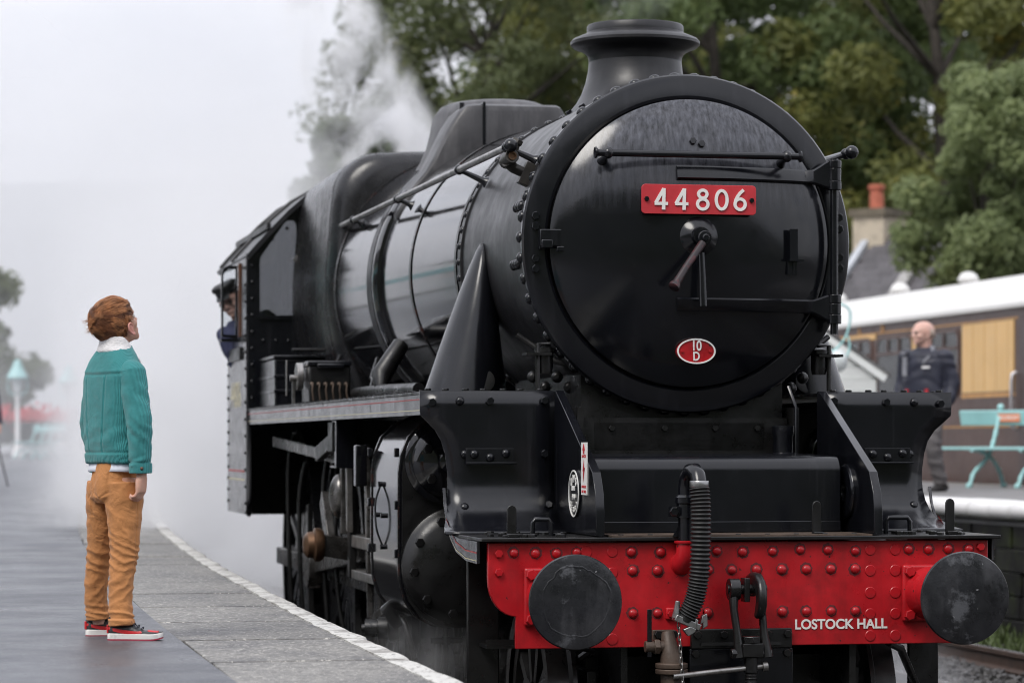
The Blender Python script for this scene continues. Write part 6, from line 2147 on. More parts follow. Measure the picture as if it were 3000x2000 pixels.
# body: one continuous skin under the clothes
hF, hL, hU = frame(radians(42), radians(26))
HK = 0.9
HC = Vector((-0.012, -0.005, 1.306))
m = MB()
head_shapes(m, HC, hF, hL, hU, HK, (0.0, -0.005, 1.17), 0.047)
tF, tL, _ = frame(radians(42))
m.loft([ell((0, 0, z), tL * a, tF * b, 20) for z, a, b in ((.70, .11, .08), (.85, .105, .075), (1.0, .12, .08), (1.12, .125, .07), (1.18, .06, .05))], True)
legR = [(0.036, -0.05, .66), (0.043, -0.072, .36), (0.032, -0.09, .22), (0.036, -0.106, .05)]
legL = [(-0.05, 0.052, .66), (-0.077, 0.088, .36), (-0.098, 0.11, .22), (-0.091, 0.13, .05)]
for lg in (legR, legL):
    m.tube(lg, [.058, .036, .032, .028], 14)
armR = [(0.078, -0.094, 1.083), (0.112, -0.135, .89), (0.118, -0.135, .70)]
armL = [(-0.082, 0.092, 1.083), (-0.118, 0.125, .89), (-0.085, 0.15, .70)]
for ar in (armR, armL):
    m.tube(ar, [.04, .032, .022], 12)
hand(m, (0.122, -0.135, .675), (-0.04, 0.0, -1), (-0.9, 0.35, 0), (0.6, 0.8, 0), 0.145, 0.62)
hand(m, (-0.08, 0.15, .675), (0.05, 0.0, -1), (0.3, -0.9, 0), (0.9, 0.3, 0), 0.14, 0.6)
me = remesh(m, 0.0042, 5, 0.5)
body = link('body', me, SKIN, boy, 180)
for s in (-1, 1):
    ear(HC + hF * 0.018 + hU * (-0.018), hF, hL, hU, s, 0.92, body, mk('ear_skin_%d' % (s + 1), (0.66, 0.31, 0.25), 0.5, sss=0.3))
    m = MB(); m.sphere(HC + (hF * 0.088 + hL * (s * 0.03) + hU * (-0.017)) * HK, 0.0105, 10, 8); m.build('eye', EYEW, body, 180)
    m = MB(); m.tube([HC + (hF * 0.098 + hL * (s * 0.018) + hU * 0.004) * HK, HC + (hF * 0.098 + hL * (s * 0.034) + hU * 0.008) * HK, HC + (hF * 0.086 + hL * (s * 0.048) + hU * 0.003) * HK], 0.0028, 6); m.build('eyebrow', GINGER, body, 180)


# hair: cap and many combed strands
def hair_r(d):
    """radius of the hair shell along unit direction d in head axes (f,l,u)"""
    f, l, u = d
    r = 1 / sqrt((f / 0.112) ** 2 + (l / 0.087) ** 2 + (u / 0.107) ** 2)
    r *= 0.895
    r *= 1.0 + 0.10 * max(0, -f) * max(0, u + .45) + 0.10 * max(0, f) * max(0, u)
    return r


def in_hair(f, l, u):
    """where hair grows (unit direction): not on the face, clear of the ears, down to the nape"""
    if f > 0.62 and u < 0.55:
        return False
    if f > 0.18 and u < -0.02:
        return False
    if f > 0.02 and u < -0.30:
        return False
    if u < -0.74 + 0.15 * f:
        return False
    return True


m = MB()
vs, idx = [], {}
NU, NV = 30, 44
for i in range(NU + 1):
    for j in range(NV):
        th = pi * i / NU; ph = 2 * pi * j / NV
        d = (sin(th) * cos(ph), sin(th) * sin(ph), cos(th))
        r = hair_r(d) * (0.955 if in_hair(*d) else 0.80)
        p = HC + (hF * d[0] + hL * d[1] + hU * d[2]) * r
        p += Vector((fb(p, 40, 1.0, 2), fb(p, 40, 4.0, 2), fb(p, 40, 8.0, 2))) * 0.002
        idx[i, j] = len(vs); vs.append(p)
fs = []
for i in range(NU):
    for j in range(NV):
        fs.append((idx[i, j], idx[i, (j + 1) % NV], idx[i + 1, (j + 1) % NV], idx[i + 1, j]))
m.add(vs, fs)
hair = m.build('hair', GINGER, boy, 180)
rnd = random.Random(21)
crown = Vector((-0.80, 0.12, 0.58)).normalized()


def strands(nc, per, mat, name, lift, width, lmin, lmax, spread=0.10):
    m = MB()
    k = 0
    while k < nc:
        dc = Vector((rnd.gauss(0, 1), rnd.gauss(0, 1), rnd.gauss(0, 1))).normalized()
        if not in_hair(*dc):
            continue
        k += 1
        Lc = rnd.uniform(lmin, lmax) * (1 - 0.6 * min(1, max(0.0, -dc.z - 0.05) * 1.7))
        # comb: forward over the top, round and down at the sides and nape, from a whorl at the back
        flow = (dc - crown * dc.dot(crown))
        flow = flow.normalized() * 0.75 + Vector((0.85 * max(0, dc.z + 0.35), -0.15 * max(0, dc.z), -0.4 * max(0, 0.5 - dc.z)))
        if dc.x < -0.72 and dc.z > -0.1 and rnd.random() < 0.45:
            flow = Vector((-0.6, rnd.uniform(-.5, .5), rnd.uniform(-.2, .9)))
        flow += Vector((rnd.gauss(0, .22), rnd.gauss(0, .22), rnd.gauss(0, .22)))
        lc = lift * rnd.uniform(.3, 1.5)
        for q_ in range(per):
            d = (dc + Vector((rnd.gauss(0, spread), rnd.gauss(0, spread), rnd.gauss(0, spread)))).normalized()
            if not in_hair(*d):
                continue
            fl = flow + Vector((rnd.gauss(0, .05), rnd.gauss(0, .05), rnd.gauss(0, .05)))
            L = Lc * rnd.uniform(.8, 1.1)
            pts = []
            cd = Vector(d)
            nseg = 6
            for q in range(nseg + 1):
                t = q / nseg
                rr_ = hair_r(cd) * (0.96 + lc * sin(pi * min(1, t * 1.1) * .62))
                pts.append(HC + (hF * cd.x + hL * cd.y + hU * cd.z) * rr_)
                conv = (dc - d) * 0.35 * t
                nd = cd + (fl - cd * fl.dot(cd)).normalized() * (L / nseg / 0.1) + conv * .3
                cd = nd.normalized()
                if cd.x > 0.80 and cd.z < 0.34:
                    break
            if len(pts) < 3:
                continue
            wv = width * rnd.uniform(.6, 1.2)
            N_ = len(pts)
            m.tube(pts, [wv * (1 - 0.85 * (i / (N_ - 1)) ** 2.5) for i in range(N_)], 4, False)
    o = m.build(name, mat, hair, 180, fix=False)
    o['kind'] = 'stuff'
    return o


strands(230, 20, GINGER, 'hair_strand', 0.045, 0.0011, 0.05, 0.10)
strands(150, 16, GINGER2, 'hair_strand', 0.075, 0.0009, 0.06, 0.12, 0.07)
# windblown wisps at the back of the head
m = MB()
for k in range(70):
    d = Vector((-1, rnd.uniform(-.35, .35), rnd.uniform(-.05, .55))).normalized()
    b0 = HC + (hF * d.x + hL * d.y + hU * d.z) * hair_r(d) * .97
    o1 = (hF * -1 + hU * rnd.uniform(-.3, .7) + hL * rnd.uniform(-.5, .5)).normalized()
    o2 = (hF * rnd.uniform(-.9, .2) + hU * rnd.uniform(-.6, .9) + hL * rnd.uniform(-.6, .6)).normalized()
    L = rnd.uniform(.008, .024)
    m.tube([b0, b0 + o1 * L * .5, b0 + o1 * L * .75 + o2 * L * .4, b0 + o1 * L * .8 + o2 * L], [0.0011, .0009, .0007, .0003], 4, False)
o = m.build('hair_strand', GINGER2, hair, 180, fix=False); o['kind'] = 'stuff'

# jacket: torso, then sleeves as parts of it
def wr(p, s, seed):
    return fb((p[0], p[1], p[2]), s, seed, 3)


m = MB()
prof = [(.722, .140, .095, -.004, 0), (.76, .143, .099, -.006, 0), (.83, .142, .1, -.010, 0), (.92, .142, .1, -.012, 0), (1.0, .147, .098, -.014, 0), (1.06, .150, .094, -.014, 0), (1.10, .146, .090, -.012, 0), (1.135, .132, .082, -.008, 0), (1.17, .104, .070, -.004, 0), (1.205, .070, .056, .0, 0)]
m.loft([ell((cx, cy, z), tL * a, tF * b, 40, 2.35) for z, a, b, cx, cy in prof], True)
for ar in (armR, armL):
    d = (Vector(ar[1]) - Vector(ar[0])).normalized()
    m.sphere(Vector(ar[0]) + Vector((0, 0, -.002)), 0.058, 18, 12)
me = remesh(m, 0.005, 5, 0.5)


def jack(p, n):
    z = p.z
    back = n.dot(tF) < 0.25
    o = 0.0035 * wr(p, 7, 1.3) + 0.0015 * wr(p, 22, 5.0)
    # folds falling from the yoke and gathering near the hem
    lat = p.x * tL.x + p.y * tL.y
    o += 0.0022 * sin(lat * 42 + 3 * wr((p.x, p.y, z * .35), 6, 2.0)) * exp(-((z - .96) / .13) ** 2) * .7
    o += 0.0022 * sin(z * 80 + lat * 30 + 2.5 * wr(p, 8, 8.0)) * exp(-((z - .83) / .05) ** 2)
    # hem band with puckers, yoke seam and panel seams
    if z < .762:
        o += 0.003 + 0.0012 * sin(lat * 300 + z * 160 + 3 * wr(p, 20, 1.0)) * (1 if z < .752 else 0)
    o -= 0.004 * exp(-((z - .765) / .0045) ** 2)
    if back:
        zy = 1.083 + 0.25 * lat * lat
        o -= 0.0042 * exp(-((z - zy) / .0045) ** 2)
        o += 0.0016 * exp(-((z - zy - .011) / .006) ** 2)
        if z < zy - .004 and z > .765:
            for c in (-.062, .062):
                cc__ = c * (0.72 + 0.28 * (z - .76) / .3)
                o -= 0.0035 * exp(-((lat - cc__) / .004) ** 2)
                o += 0.0012 * exp(-((lat - cc__ - .009) / .005) ** 2)
    return o


displace(me, jack)
jk = link('jacket', me, CORD, boy, 180)


def sleeve(ar, rads, seed, name, side):
    m = MB()
    A, B, C_ = (Vector(p) for p in ar)
    P = smoothpath([A + Vector((0, 0, .015)), A * .5 + B * .5, B, B * .45 + C_ * .55, C_], 7)
    N_ = len(P)
    rings = []
    R_ = []
    for i in range(N_):
        t = i / (N_ - 1)
        k = t * (len(rads) - 1); a = int(min(k, len(rads) - 2)); f = k - a
        R_.append(rads[a] * (1 - f) + rads[a + 1] * f)
    m.tube(P, R_, 30)
    m.sphere(A + Vector((0, 0, .004)), rads[0] * 1.0, 20, 12)
    me = remesh(m, 0.005, 4, 0.5)

    def dsp(p, n):
        t = (A.z - p.z) / (A.z - C_.z)
        o = 0.003 * wr(p, 9, seed) + 0.0015 * wr(p, 25, seed + 2)
        o += 0.0026 * sin(p.z * 110 + p.x * 90 + 3 * wr(p, 8, seed + 4)) * exp(-((t - .62) / .16) ** 2) * .8
        o += 0.0028 * sin(p.z * 170 - p.x * 80 + 3 * wr(p, 9, seed + 6)) * exp(-((t - .93) / .07) ** 2)
        o += 0.002 * sin(p.z * 70 + (p.x + p.y) * 60 + 2 * wr(p, 8, seed + 9)) * exp(-((t - .2) / .14) ** 2)
        o -= 0.004 * exp(-((t - .915) / .012) ** 2)
        return o
    displace(me, dsp)
    return link(name, me, CORDS, jk, 180)


slR = sleeve([armR[0], armR[1], (armR[2][0], armR[2][1], .69)], [.057, .057, .054, .051, .047, .043], 3.0, 'sleeve', -1)
slL = sleeve([armL[0], armL[1], (armL[2][0], armL[2][1], .69)], [.058, .056, .051, .049, .045, .042], 7.0, 'sleeve', 1)
for c in ((armR[2][0], armR[2][1], .70), (armL[2][0], armL[2][1], .70)):
    m = MB(); cR = []
    for z, r in ((.718, .040), (.722, .0465), (.70, .0475), (.682, .0465), (.680, .040)):
        cR.append([Vector((c[0], c[1], z)) + Vector((cos(2 * pi * k / 30), sin(2 * pi * k / 30), 0)) * (r + 0.0012 * sin(k * 2.6)) for k in range(30)])
    m.loft(cR, True, False, False)
    m.build('cuff', CORDS, jk, 60)
m = MB(); m.sphere((0.128, -0.180, .70), 0.0075, 10, 6, (1, .6, 1)); m.build('cuff_button', mk('copper_button', (0.12, 0.07, 0.05), 0.4, metal=0.6), jk, 180)
# fleece collar lying over the shoulders
m = MB(); rings = []
NC = 40
for i in range(NC + 1):
    a = radians(-152) + radians(304) * i / NC          # 0 = nape
    dirv = (-tF) * cos(a) + tL * sin(a) * 1.0
    fr_ = max(0.0, (abs(a) - radians(75)) / radians(77))
    base = Vector((0.002, 0, 1.214 - 0.012 * fr_ - 0.06 * fr_ ** 1.6))
    rin, rout = 0.056, 0.076 + 0.012 * sin(abs(a)) + 0.012 * fr_
    if abs(a) > radians(120):
        rout += .01
    zt = 0.02 * (1 - fr_ * .7)
    p0 = base + dirv * rin * (1, 1)[0]
    rings.append([p0 + Vector((0, 0, -.012)), p0 + Vector((0, 0, zt + .004)), base + dirv * (rin + .012) + Vector((0, 0, zt + .007)), base + dirv * (rin * .4 + rout * .6) + Vector((0, 0, -.004)), base + dirv * rout + Vector((0, 0, -.030)), base + dirv * (rout - .004) + Vector((0, 0, -.042)), base + dirv * (rin + .004) + Vector((0, 0, -.02))])
m.loft(rings, True)
me = remesh(m, 0.0042, 4, 0.5)
displace(me, lambda p, n: 0.0016 * fb(p, 150, 3.0, 2) + 0.001 * fb(p, 45, 1.0, 2))
link('collar', me, FLEECE, jk, 180)
# shirt hem
m = MB(); rings = []
for z, g in ((.735, -.008), (.705, -.003), (.692, .0)):
    rr_ = []
    for k, p in enumerate(ell((-.002, 0, z), tL * (.135 + g), tF * (.091 + g), 60, 2.35)):
        lat = (p - Vector((-.002, 0, z))).dot(tL); fw = (p - Vector((-.002, 0, z))).dot(tF)
        dz = 0.0
        if z < .73:
            dz = -0.006 * (fw < 0) + 0.0012 * sin(lat * 50)
        rr_.append(p + Vector((0, 0, dz)))
    rings.append(rr_)
m.loft(rings, True, False, False)
m.build('shirt', SHIRT, boy, 60, 0, 2, 0.003)

# trousers
pF, pL, _ = frame(radians(22))
m = MB()
m.loft([ell((cx, cy, z), pL * a, pF * b, 36, 2.3) for z, a, b, cx, cy in ((.735, .108, .082, -.002, 0), (.69, .114, .092, -.002, 0), (.63, .118, .1, -.004, .0), (.58, .112, .098, -.006, 0), (.555, .085, .08, -.006, 0))], True)
LR = [(0.036, -0.05, .64, .083), (0.040, -0.055, .56, .080), (0.043, -0.065, .45, .068), (0.043, -0.072, .355, .060), (0.034, -0.085, .26, .054), (0.031, -0.098, .16, .051), (0.036, -0.106, .085, .054), (0.038, -0.108, .058, .055)]
LL = [(-0.048, 0.05, .64, .08), (-0.058, 0.058, .56, .077), (-0.068, 0.075, .45, .065), (-0.077, 0.088, .355, .057), (-0.094, 0.105, .26, .051), (-0.1, 0.12, .16, .049), (-0.092, 0.128, .095, .051), (-0.09, 0.13, .072, .052)]
for LG in (LR, LL):
    P = smoothpath([g[:3] for g in LG], 5)
    R_ = []
    for i in range(len(P)):
        k = i / (len(P) - 1) * (len(LG) - 1); a = int(min(k, len(LG) - 2)); f = k - a
        R_.append(LG[a][3] * (1 - f) + LG[a + 1][3] * f)
    m.tube(P, R_, 30)
me = remesh(m, 0.0038, 6, 0.5)


def trou(p, n):
    z = p.z
    right = p.y < (0.0 if z > .5 else 0.02)
    cx = (0.04 if right else -0.085); cy = (-0.08 if right else 0.1)
    a = atan2(p.y - cy, p.x - cx)
    w1 = 2.2 * wr((p.x, p.y, z), 7, 3.0 if right else 9.0)
    o = 0.0022 * wr(p, 9, 2.0) + 0.0012 * wr(p, 34, 4.0) - .002

    def ridge(x):            # sharp crests with broad troughs, like pulled cotton
        q = sin(x)
        return q * abs(q) ** .3 if q > 0 else q * .55
    # pull folds at the seat and thigh, crush behind the knee, stack over the shoe
    o += 0.0024 * ridge(z * 70 + a * 2.4 + w1 * 2.2) * exp(-((z - .54) / .07) ** 2)
    o += 0.0038 * ridge(z * 190 + a * 2.2 + w1 * 2.6) * exp(-((z - .34) / .07) ** 2)
    o += 0.0026 * ridge(z * 100 - a * 3.2 + w1 * 2.6) * exp(-((z - .22) / .07) ** 2)
    o += 0.0042 * ridge(z * 220 + a * 2.0 + w1 * 2.6) * exp(-((z - .105) / .03) ** 2)
    o += 0.002 * ridge(z * 55 + a * 4.0 + w1 * 3.0) * exp(-((z - .44) / .08) ** 2)
    zc = .066 if right else .08
    o += 0.0025 * (1 if z < zc + .022 else 0)
    o -= 0.003 * exp(-((z - zc - .024) / .004) ** 2)
    # side seam
    o -= 0.0025 * exp(-((a - (-0.35)) / .05) ** 2) * (z < .66)
    # seat seam
    lat = p.x * pL.x + p.y * pL.y
    if n.dot(pF) < 0 and z > .52:
        o -= 0.0045 * exp(-(lat / .006) ** 2)
        for sd in (-1, 1):       # stitched back pockets
            q = (lat - sd * .06, z - .63)
            dmin = 9
            for (ax_, az_), (bx_, bz_) in (((-.04, .05), (-.038, -.03)), ((-.038, -.03), (0, -.055)), ((0, -.055), (.038, -.03)), ((.038, -.03), (.04, .05))):
                tx, tz = bx_ - ax_, bz_ - az_
                t_ = min(1, max(0, ((q[0] - ax_) * tx + (q[1] - az_) * tz) / (tx * tx + tz * tz)))
                dmin = min(dmin, sqrt((q[0] - ax_ - t_ * tx) ** 2 + (q[1] - az_ - t_ * tz) ** 2))
            o -= 0.003 * exp(-(dmin / .0045) ** 2)
    return o


displace(me, trou)
tr_ = link('trousers', me, TAN, boy, 180)
# trainers
def shoe(loc, rz, key):
    M = Matrix.Translation(Vector(loc)) @ Matrix.Rotation(rz, 4, 'Z')
    T = lambda P: [M @ Vector(p) for p in P]
    L = .226

    def outline(x):
        t = x / L
        w = 0.031 + 0.009 * exp(-((t - .72) / .25) ** 2) - 0.002 * exp(-((t - .4) / .15) ** 2)
        if t > .82:
            w *= sqrt(max(0.02, 1 - ((t - .82) / .19) ** 2))
        if t < .12:
            w *= sqrt(max(0.05, 1 - ((.12 - t) / .135) ** 2))
        return w
    xs = [L * k / 24 for k in range(25)]
    def slab(z0f, z1f, g):
        rg = []
        for x in xs:
            w = outline(x) + g
            z0, z1 = z0f(x / L), z1f(x / L)
            rg.append(T([(x, -w, z0), (x, -w, z1 - .003), (x, -w + .003, z1), (x, w - .003, z1), (x, w, z1 - .003), (x, w, z0)]))
        return rg
    toe = lambda t: 0.008 * max(0, (t - .78) / .22) ** 2
    m = MB(); m.loft(slab(lambda t: toe(t), lambda t: .0055 + toe(t), .0012), True)
    sh = M and m
    root = m.build('shoe', SOLER, boy, 40)
    m = MB(); m.loft(slab(lambda t: .0058 + toe(t), lambda t: .029 - .004 * t + toe(t), 0.0), True); m.build('midsole', SOLEW, root, 40)
    # upper
    m = MB(); rg = []
    for x in [L * k / 30 for k in range(31)]:
        t = x / L
        h = 0.074 if t < .36 else (0.074 - 0.036 * ((t - .36) / .30) if t < .66 else 0.038 - 0.012 * ((t - .66) / .34) ** 1.6)
        if t < .1:
            h = .066 + .008 * t / .1
        w = max(.004, outline(x) - .0035)
        wt = w * (0.62 if t < .36 else 0.62 + .1 * (t - .36))
        z0 = .024 + toe(t)
        rg.append(T([(x, -w, z0), (x, -w * .99, z0 + (h - .024) * .35), (x, -w * .88, z0 + (h - .024) * .7), (x, -wt * .8, h + toe(t) - .002), (x, -wt * .3, h + .002 + toe(t)), (x, wt * .3, h + .002 + toe(t)), (x, wt * .8, h + toe(t) - .002), (x, w * .88, z0 + (h - .024) * .7), (x, w * .99, z0 + (h - .024) * .35), (x, w, z0)]))
    m.loft(rg, True); m.build('upper', SHOEB, root, 60)

    def side_pt(x, f, s, g=.0022):
        t = x / L
        w = max(.004, outline(x) - .0035)
        h = 0.074 if t < .36 else (0.074 - 0.036 * ((t - .36) / .30) if t < .66 else 0.038 - 0.012 * ((t - .66) / .34) ** 1.6)
        z0 = .024 + toe(t)
        ww = w * (1 - .01 * f / .35) if f < .35 else w * (.99 - .11 * (f - .35) / .35)
        return (x, s * (ww + g), z0 + (h - .024) * f)
    # curved swoosh band along each side
    up = [(0.004, .62), (.03, .52), (.06, .40), (.09, .36), (.115, .42), (.132, .58), (.138, .78)]
    lo = [(0.004, .40), (.03, .26), (.06, .10), (.09, .06), (.118, .12), (.142, .34), (.146, .62)]
    for s in (-1, 1):
        m = MB(); rgs = []
        for (x0_, f0), (x1_, f1) in zip(up, lo):
            a = side_pt(x0_, f0, s); b = side_pt(x1_, f1, s); a2 = side_pt(x0_, f0, s, -.004); b2 = side_pt(x1_, f1, s, -.004)
            mid = side_pt((x0_ + x1_) / 2, (f0 + f1) / 2, s, .0026)
            rgs.append(T([a, mid, b, b2, a2]))
        m.loft(rgs, True); m.build('swoosh', SHOER, root, 40)
    # red toe top and heel tab
    m = MB(); rg = []
    for x in [L * k / 40 for k in range(29, 38)]:
        t = x / L
        h = 0.038 - 0.012 * max(0, (t - .66) / .34) ** 1.6 + toe(t) + (.036 * max(0, (.66 - t) / .3))
        w = max(.004, outline(x) - .0035) * (0.64 if t > .74 else .5)
        rg.append(T([(x, -w, h - .0095), (x, -w * .55, h + .0005), (x, 0, h + .0042), (x, w * .55, h + .0005), (x, w, h - .0095)]))
    m.loft(rg, False); m.build('toe_box', SHOER, root, 60, 0, 2, .002)
    m = MB(); m.loft([T([(-.0015, -.018, z), (-.0045, -.01, z), (-.0045, .01, z), (-.0015, .018, z), (.004, .02, z), (.004, -.02, z)]) for z in (.03, .05, .062)], True); m.build('heel_tab', SHOER, root, 40)
    # laces
    m = MB()
    for k in range(4):
        x = .088 + .017 * k; h = .0745 - .0315 * max(0, (x / L - .36) / .30) + .003
        m.tube(T([(x, -.017, h - .006), (x + .004, -.008, h + .002), (x + .006, .008, h + .002), (x + .002, .017, h - .006)]), .0022, 6)
    for s in (-1, 1):
        m.tube(smoothpath(T([(.082, 0, .077), (.086, s * .016, .084), (.1, s * .026, .078), (.102, s * .02, .066), (.09, s * .006, .074)]), 4), .0019, 6)
        m.tube(smoothpath(T([(.084, 0, .077), (.098, s * .012, .074), (.112, s * .024, .06), (.118, s * .027, .05)]), 4), .0017, 6)
    m.build('lace', LACE, root, 60)
    m = MB(); m.loft([[M @ Vector((.045 + r * 1.15 * cos(2 * pi * k / 24), r * .82 * sin(2 * pi * k / 24), z)) for k in range(24)] for r, z in ((.034, .06), (.038, .085), (.036, .095))], True); m.build('shoe_collar', SHOEB, root, 60)
    return root


shoe((-0.018, -0.108, 0.0), radians(-3), 0)
shoe((-0.145, 0.132, 0.0), radians(8), 1)


# ------------------------------------------------------------------- a plainly dressed adult (used for the man and the driver)
def adult(loc, label, phi, head_phi, coat, legs, height=1.76, stride=0.0, hair=None, seated=False, arm_pose=None, voxel=0.009, bald=True, lean=0.0):
    p = empty('person', loc, 0, label, 'person')
    k = height / 1.76
    F, Lf, U = frame(phi)
    hF_, hL_, hU_ = frame(head_phi, radians(-4))
    Q = lambda f, l, z: (F * f + Lf * l) * k + Vector((0, 0, z * k))
    m = MB()
    hc = Q(0.03, 0, 1.645)
    head_shapes(m, hc, hF_, hL_, hU_, 1.08 * k, Q(0.0, 0, 1.40), .058 * k)
    m.loft([ell(Q(0, 0, z), Lf * (a * k), F * (b * k), 20) for z, a, b in ((.86, .14, .1), (1.05, .14, .1), (1.3, .17, .11), (1.42, .1, .07))], True)
    legsP = [[Q(0.0, -.09, .9), Q(.05 + stride, -.09, .48), Q(stride * .9 - .02, -.09, .07)], [Q(0.0, .09, .9), Q(.04 - stride * .2, .09, .48), Q(-stride * 1.2, .09, .09)]]
    for lg in legsP:
        m.tube(lg, [.07 * k, .05 * k, .038 * k], 12)
    arms = arm_pose or [[(0, -.19, 1.38), (-.04, -.25, 1.12), (.06, -.25, .90)], [(0, .19, 1.38), (-.04, .25, 1.12), (.06, .25, .90)]]
    for i, ar in enumerate(arms):
        A = [Q(*q) for q in ar]
        m.tube(A, [.045 * k, .036 * k, .027 * k], 12)
        hand(m, A[-1] + (A[-1] - A[-2]).normalized() * .03, A[-1] - A[-2], Lf * (1 if i == 0 else -1), F, .18 * k, .5)
    b = link('body', remesh(m, voxel * .72, 3), SKIN2, p, 180)
    for s in (-1, 1):
        ear(hc + hF_ * .01, hF_, hL_, hU_, s, 1.08 * k, b, SKIN2)
        m = MB(); m.sphere(hc + (hF_ * .092 + hL_ * (s * .032) + hU_ * -.018) * 1.08 * k, 0.0115 * k, 8, 6); m.build('eye', EYED, b, 180)
    # trousers
    m = MB()
    m.loft([ell(Q(0, 0, z), Lf * (a * k), F * (c * k), 24, 2.3) for z, a, c in ((1.0, .165, .115), (.9, .175, .125), (.8, .165, .12))], True)
    for lg in legsP:
        m.tube(smoothpath(lg, 5), [k * (.098 - .036 * (i / 10) if i < 8 else .068) for i in range(11)], 18)
    me = remesh(m, voxel, 3); displace(me, lambda q, n: .006 * fb(q, 6, 2.0, 3) + .004 * sin(q.z * 50 + 4 * fb(q, 5, 3.0, 2)))
    link('trousers', me, legs, p, 180)
    # jacket
    m = MB()
    m.loft([ell(Q(f, 0, z), Lf * (a * k), F * (c * k), 28, 2.4) for z, a, c, f in ((.80, .20, .15, 0), (.95, .205, .155, .0), (1.12, .205, .155, 0), (1.28, .215, .15, 0), (1.38, .2, .13, 0), (1.44, .13, .1, 0), (1.48, .085, .08, 0))], True)
    for ar in arms:
        A = [Q(*q) for q in ar]
        m.tube(smoothpath(A, 5), [k * (.083 - .025 * (i / 10)) for i in range(11)], 18)
        m.sphere(A[0], .082 * k, 16, 10)
    me = remesh(m, voxel, 3); displace(me, lambda q, n: .008 * fb(q, 6, 5.0, 3) + .004 * sin(q.z * 45 + 5 * fb(q, 4, 7.0, 2)))
    j = link('jacket', me, coat, p, 180)
    for lg in legsP:
        f0 = lg[-1]
        m = MB(); c = Vector((f0.x, f0.y, 0))
        m.loft([ell(c + F * (x * k) + Vector((0, 0, z + .03)), Lf * (w * k), Vector((0, 0, h)), 14, 2.5) for x, w, z, h in ((-.09, .03, .01, .035), (-.05, .042, .02, .05), (.03, .045, .015, .045), (.1, .05, .0, .03), (.16, .045, -.005, .024), (.19, .02, -.008, .016))], True)
        m.build('shoe', DARKCLOTH, p, 60)
    return p, hc, (hF_, hL_, hU_), j, Q, (F, Lf, U), k


DARKCLOTH = mk('dark_shoe', (0.02, 0.018, 0.018), 0.5)
NAVY = mk('navy_jacket', (0.018, 0.02, 0.036), 0.6, var=0.2, vs=6)
GREYH = mk('grey_hood', (0.22, 0.225, 0.25), 0.8, var=0.15)
GREYT = mk('grey_trousers', (0.14, 0.13, 0.132), 0.85, var=0.15)
man, hc, (mF, mL, mU), j, Q, (F, Lf, U), k = adult((4.34, 31.0, FPZ), 'bald man in navy jacket with grey hood walking on the far platform', radians(-128), radians(-158), NAVY, GREYT, 1.80, 0.1)
m = MB(); m.loft([ell(Q(0.0 + f, 0, z), Lf * (a * k), F * (b * k), 20, 2.2) for z, a, b, f in ((1.40, .12, .1, -.05), (1.46, .125, .11, -.06), (1.52, .1, .085, -.065), (1.54, .085, .07, -.06))], True, True, False)
me = remesh(m, .008, 2); displace(me, lambda q, n: .008 * fb(q, 12, 2.0, 2)); link('hood', me, GREYH, j, 180)
m = MB(); m.loft([[Q(.0, .06, 1.5), Q(.06, .055, 1.45), Q(.1, .05, 1.38), Q(.12, .03, 1.30)], [Q(.0, .1, 1.47), Q(.07, .11, 1.43), Q(.12, .11, 1.37), Q(.155, .07, 1.30)]], False)
m.build('hood_lining', GREYH, j, 60, 0, 2, .02)
m = MB(); m.obox(Q(.157, .095, 1.27), Lf * .04, F * .004, Vector((0, 0, .012))); m.build('chest_badge', CRWHITE, j, 30)
m = MB(); m.obox(Q(.155, -.12, 1.28), Lf * .022, F * .012, Vector((0, 0, .1))); m.obox(Q(.1, -.14, 1.42), Lf * .022, F * .06, Vector((0, 0, .012))); m.build('bag_strap', GREYH, j, 30)
for l_ in (-.1, .1):
    m = MB(); m.obox(Q(.15, l_, 1.02), Lf * .012, F * .012, Vector((0, 0, .03))); m.build('pocket_zip', PLATE_RED, j, 30)
m = MB()
for s in (-1, 1):
    m.sphere(hc + (mF * -.035 + mL * (s * .058) + mU * -.02) * 1.08 * k, .036, 12, 8, (1.2, .7, 1.3), rotm(mF, mL, mU))
m.sphere(hc + (mF * -.065 + mU * -.045) * 1.08 * k, .046, 12, 8)
o = link('hair', remesh(m, .008, 2), mk('grey_stubble', (0.42, 0.33, 0.28), 0.8), man, 180)

man.scale = (1.14, 1.14, 1.0)
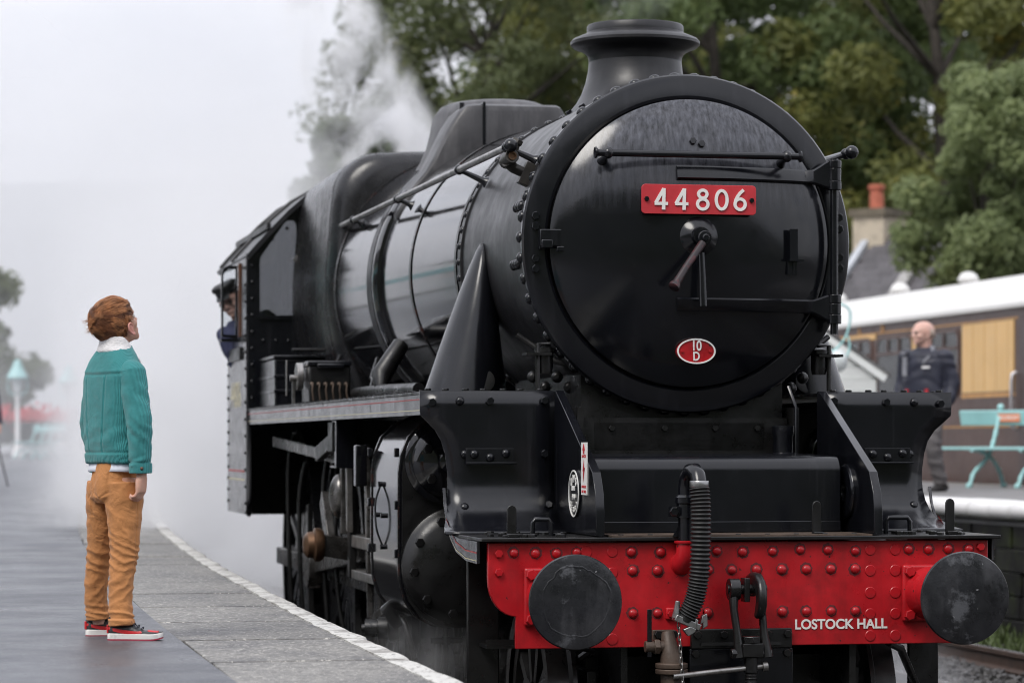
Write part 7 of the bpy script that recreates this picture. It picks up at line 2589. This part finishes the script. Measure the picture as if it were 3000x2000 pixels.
# engine driver leaning from the cab
NAVY2 = mk('navy_overall', (0.035, 0.04, 0.09), 0.8, var=0.15)
cabp = EW(-0.645, 9.34, 1.34)
dphi = radians(225)
drv, hc, (dF, dL, dU), j, Q, (F, Lf, U), k = adult(cabp, 'engine driver in black cap, glasses and navy overalls leaning from the cab', radians(-90) + ENG_A, radians(-112), NAVY2, NAVY2, 1.72, 0.0,
    arm_pose=[[(0, -.14, 1.38), (.03, -.13, 1.2), (.16, .0, 1.14)], [(0, .19, 1.38), (-.02, .25, 1.12), (.1, .22, .95)]])
drv.rotation_euler = Matrix.Rotation(radians(-24), 3, Vector((-sin(ENG_A), cos(ENG_A), 0))).to_euler()
CAPB = mk('black_cap', (0.012, 0.012, 0.013), 0.45)
m = MB()
C = hc + dU * (.045 * k)
m.loft([ell(C + dU * h, dF * a, dL * b, 24) for h, a, b in ((0.0, .108, .085), (.03, .108, .086), (.045, .122, .1), (.07, .118, .098), (.085, .08, .07))], True)
m.loft([[C + dF * .09 + dL * (.06 * s) - dU * .0 for s in (-1, -.5, 0, .5, 1)], [C + dF * (.155 - .03 * abs(s)) + dL * (.055 * s) - dU * .03 for s in (-1, -.5, 0, .5, 1)]], False)
m.build('cap', CAPB, drv, 60)
m = MB()
for s in (-1, 1):
    e = hc + (dF * .106 + dL * (s * .034) + dU * -.02) * k
    ring_ = [e + (dL * cos(2 * pi * q / 16) + dU * .8 * sin(2 * pi * q / 16)) * .024 for q in range(17)]
    m.tube(ring_, .0028, 6)
    m.tube([e + dL * (s * .024), hc + (dF * .0 + dL * (s * .088) + dU * -.01) * k], .0025, 6)
m.tube([hc + (dF * .108 + dL * -.012 + dU * -.02) * k, hc + (dF * .108 + dL * .012 + dU * -.02) * k], .0028, 6)
m.build('glasses', CAPB, drv, 60)

# passer by cut by the edge of the picture, with a walking stick
px_, h2, ax_, j2, Q2, fr2, k2 = adult((-7.74, 43.0, plat_z(43)), 'dark clothed person at the very edge of the platform view, holding a walking stick', radians(-60), radians(-60), NAVY, NAVY, 1.78)
st = tag(bpy.data.objects.new('walking_stick', None), 'thin dark walking stick beside the person at the platform view edge', 'walking stick')
m = MB(); P0 = Vector((-7.74, 43.0, plat_z(43)))
m.tube([P0 + Vector((.2, -.1, .88)), P0 + Vector((.42, -.12, .0))], .012, 8); m.tube([P0 + Vector((.1, -.1, .9)), P0 + Vector((.2, -.1, .9))], .014, 8)
bpy.data.objects.remove(st)
tag(m.build('walking_stick', DARKCLOTH, None, 50), 'thin dark walking stick beside the person at the platform view edge', 'walking stick')
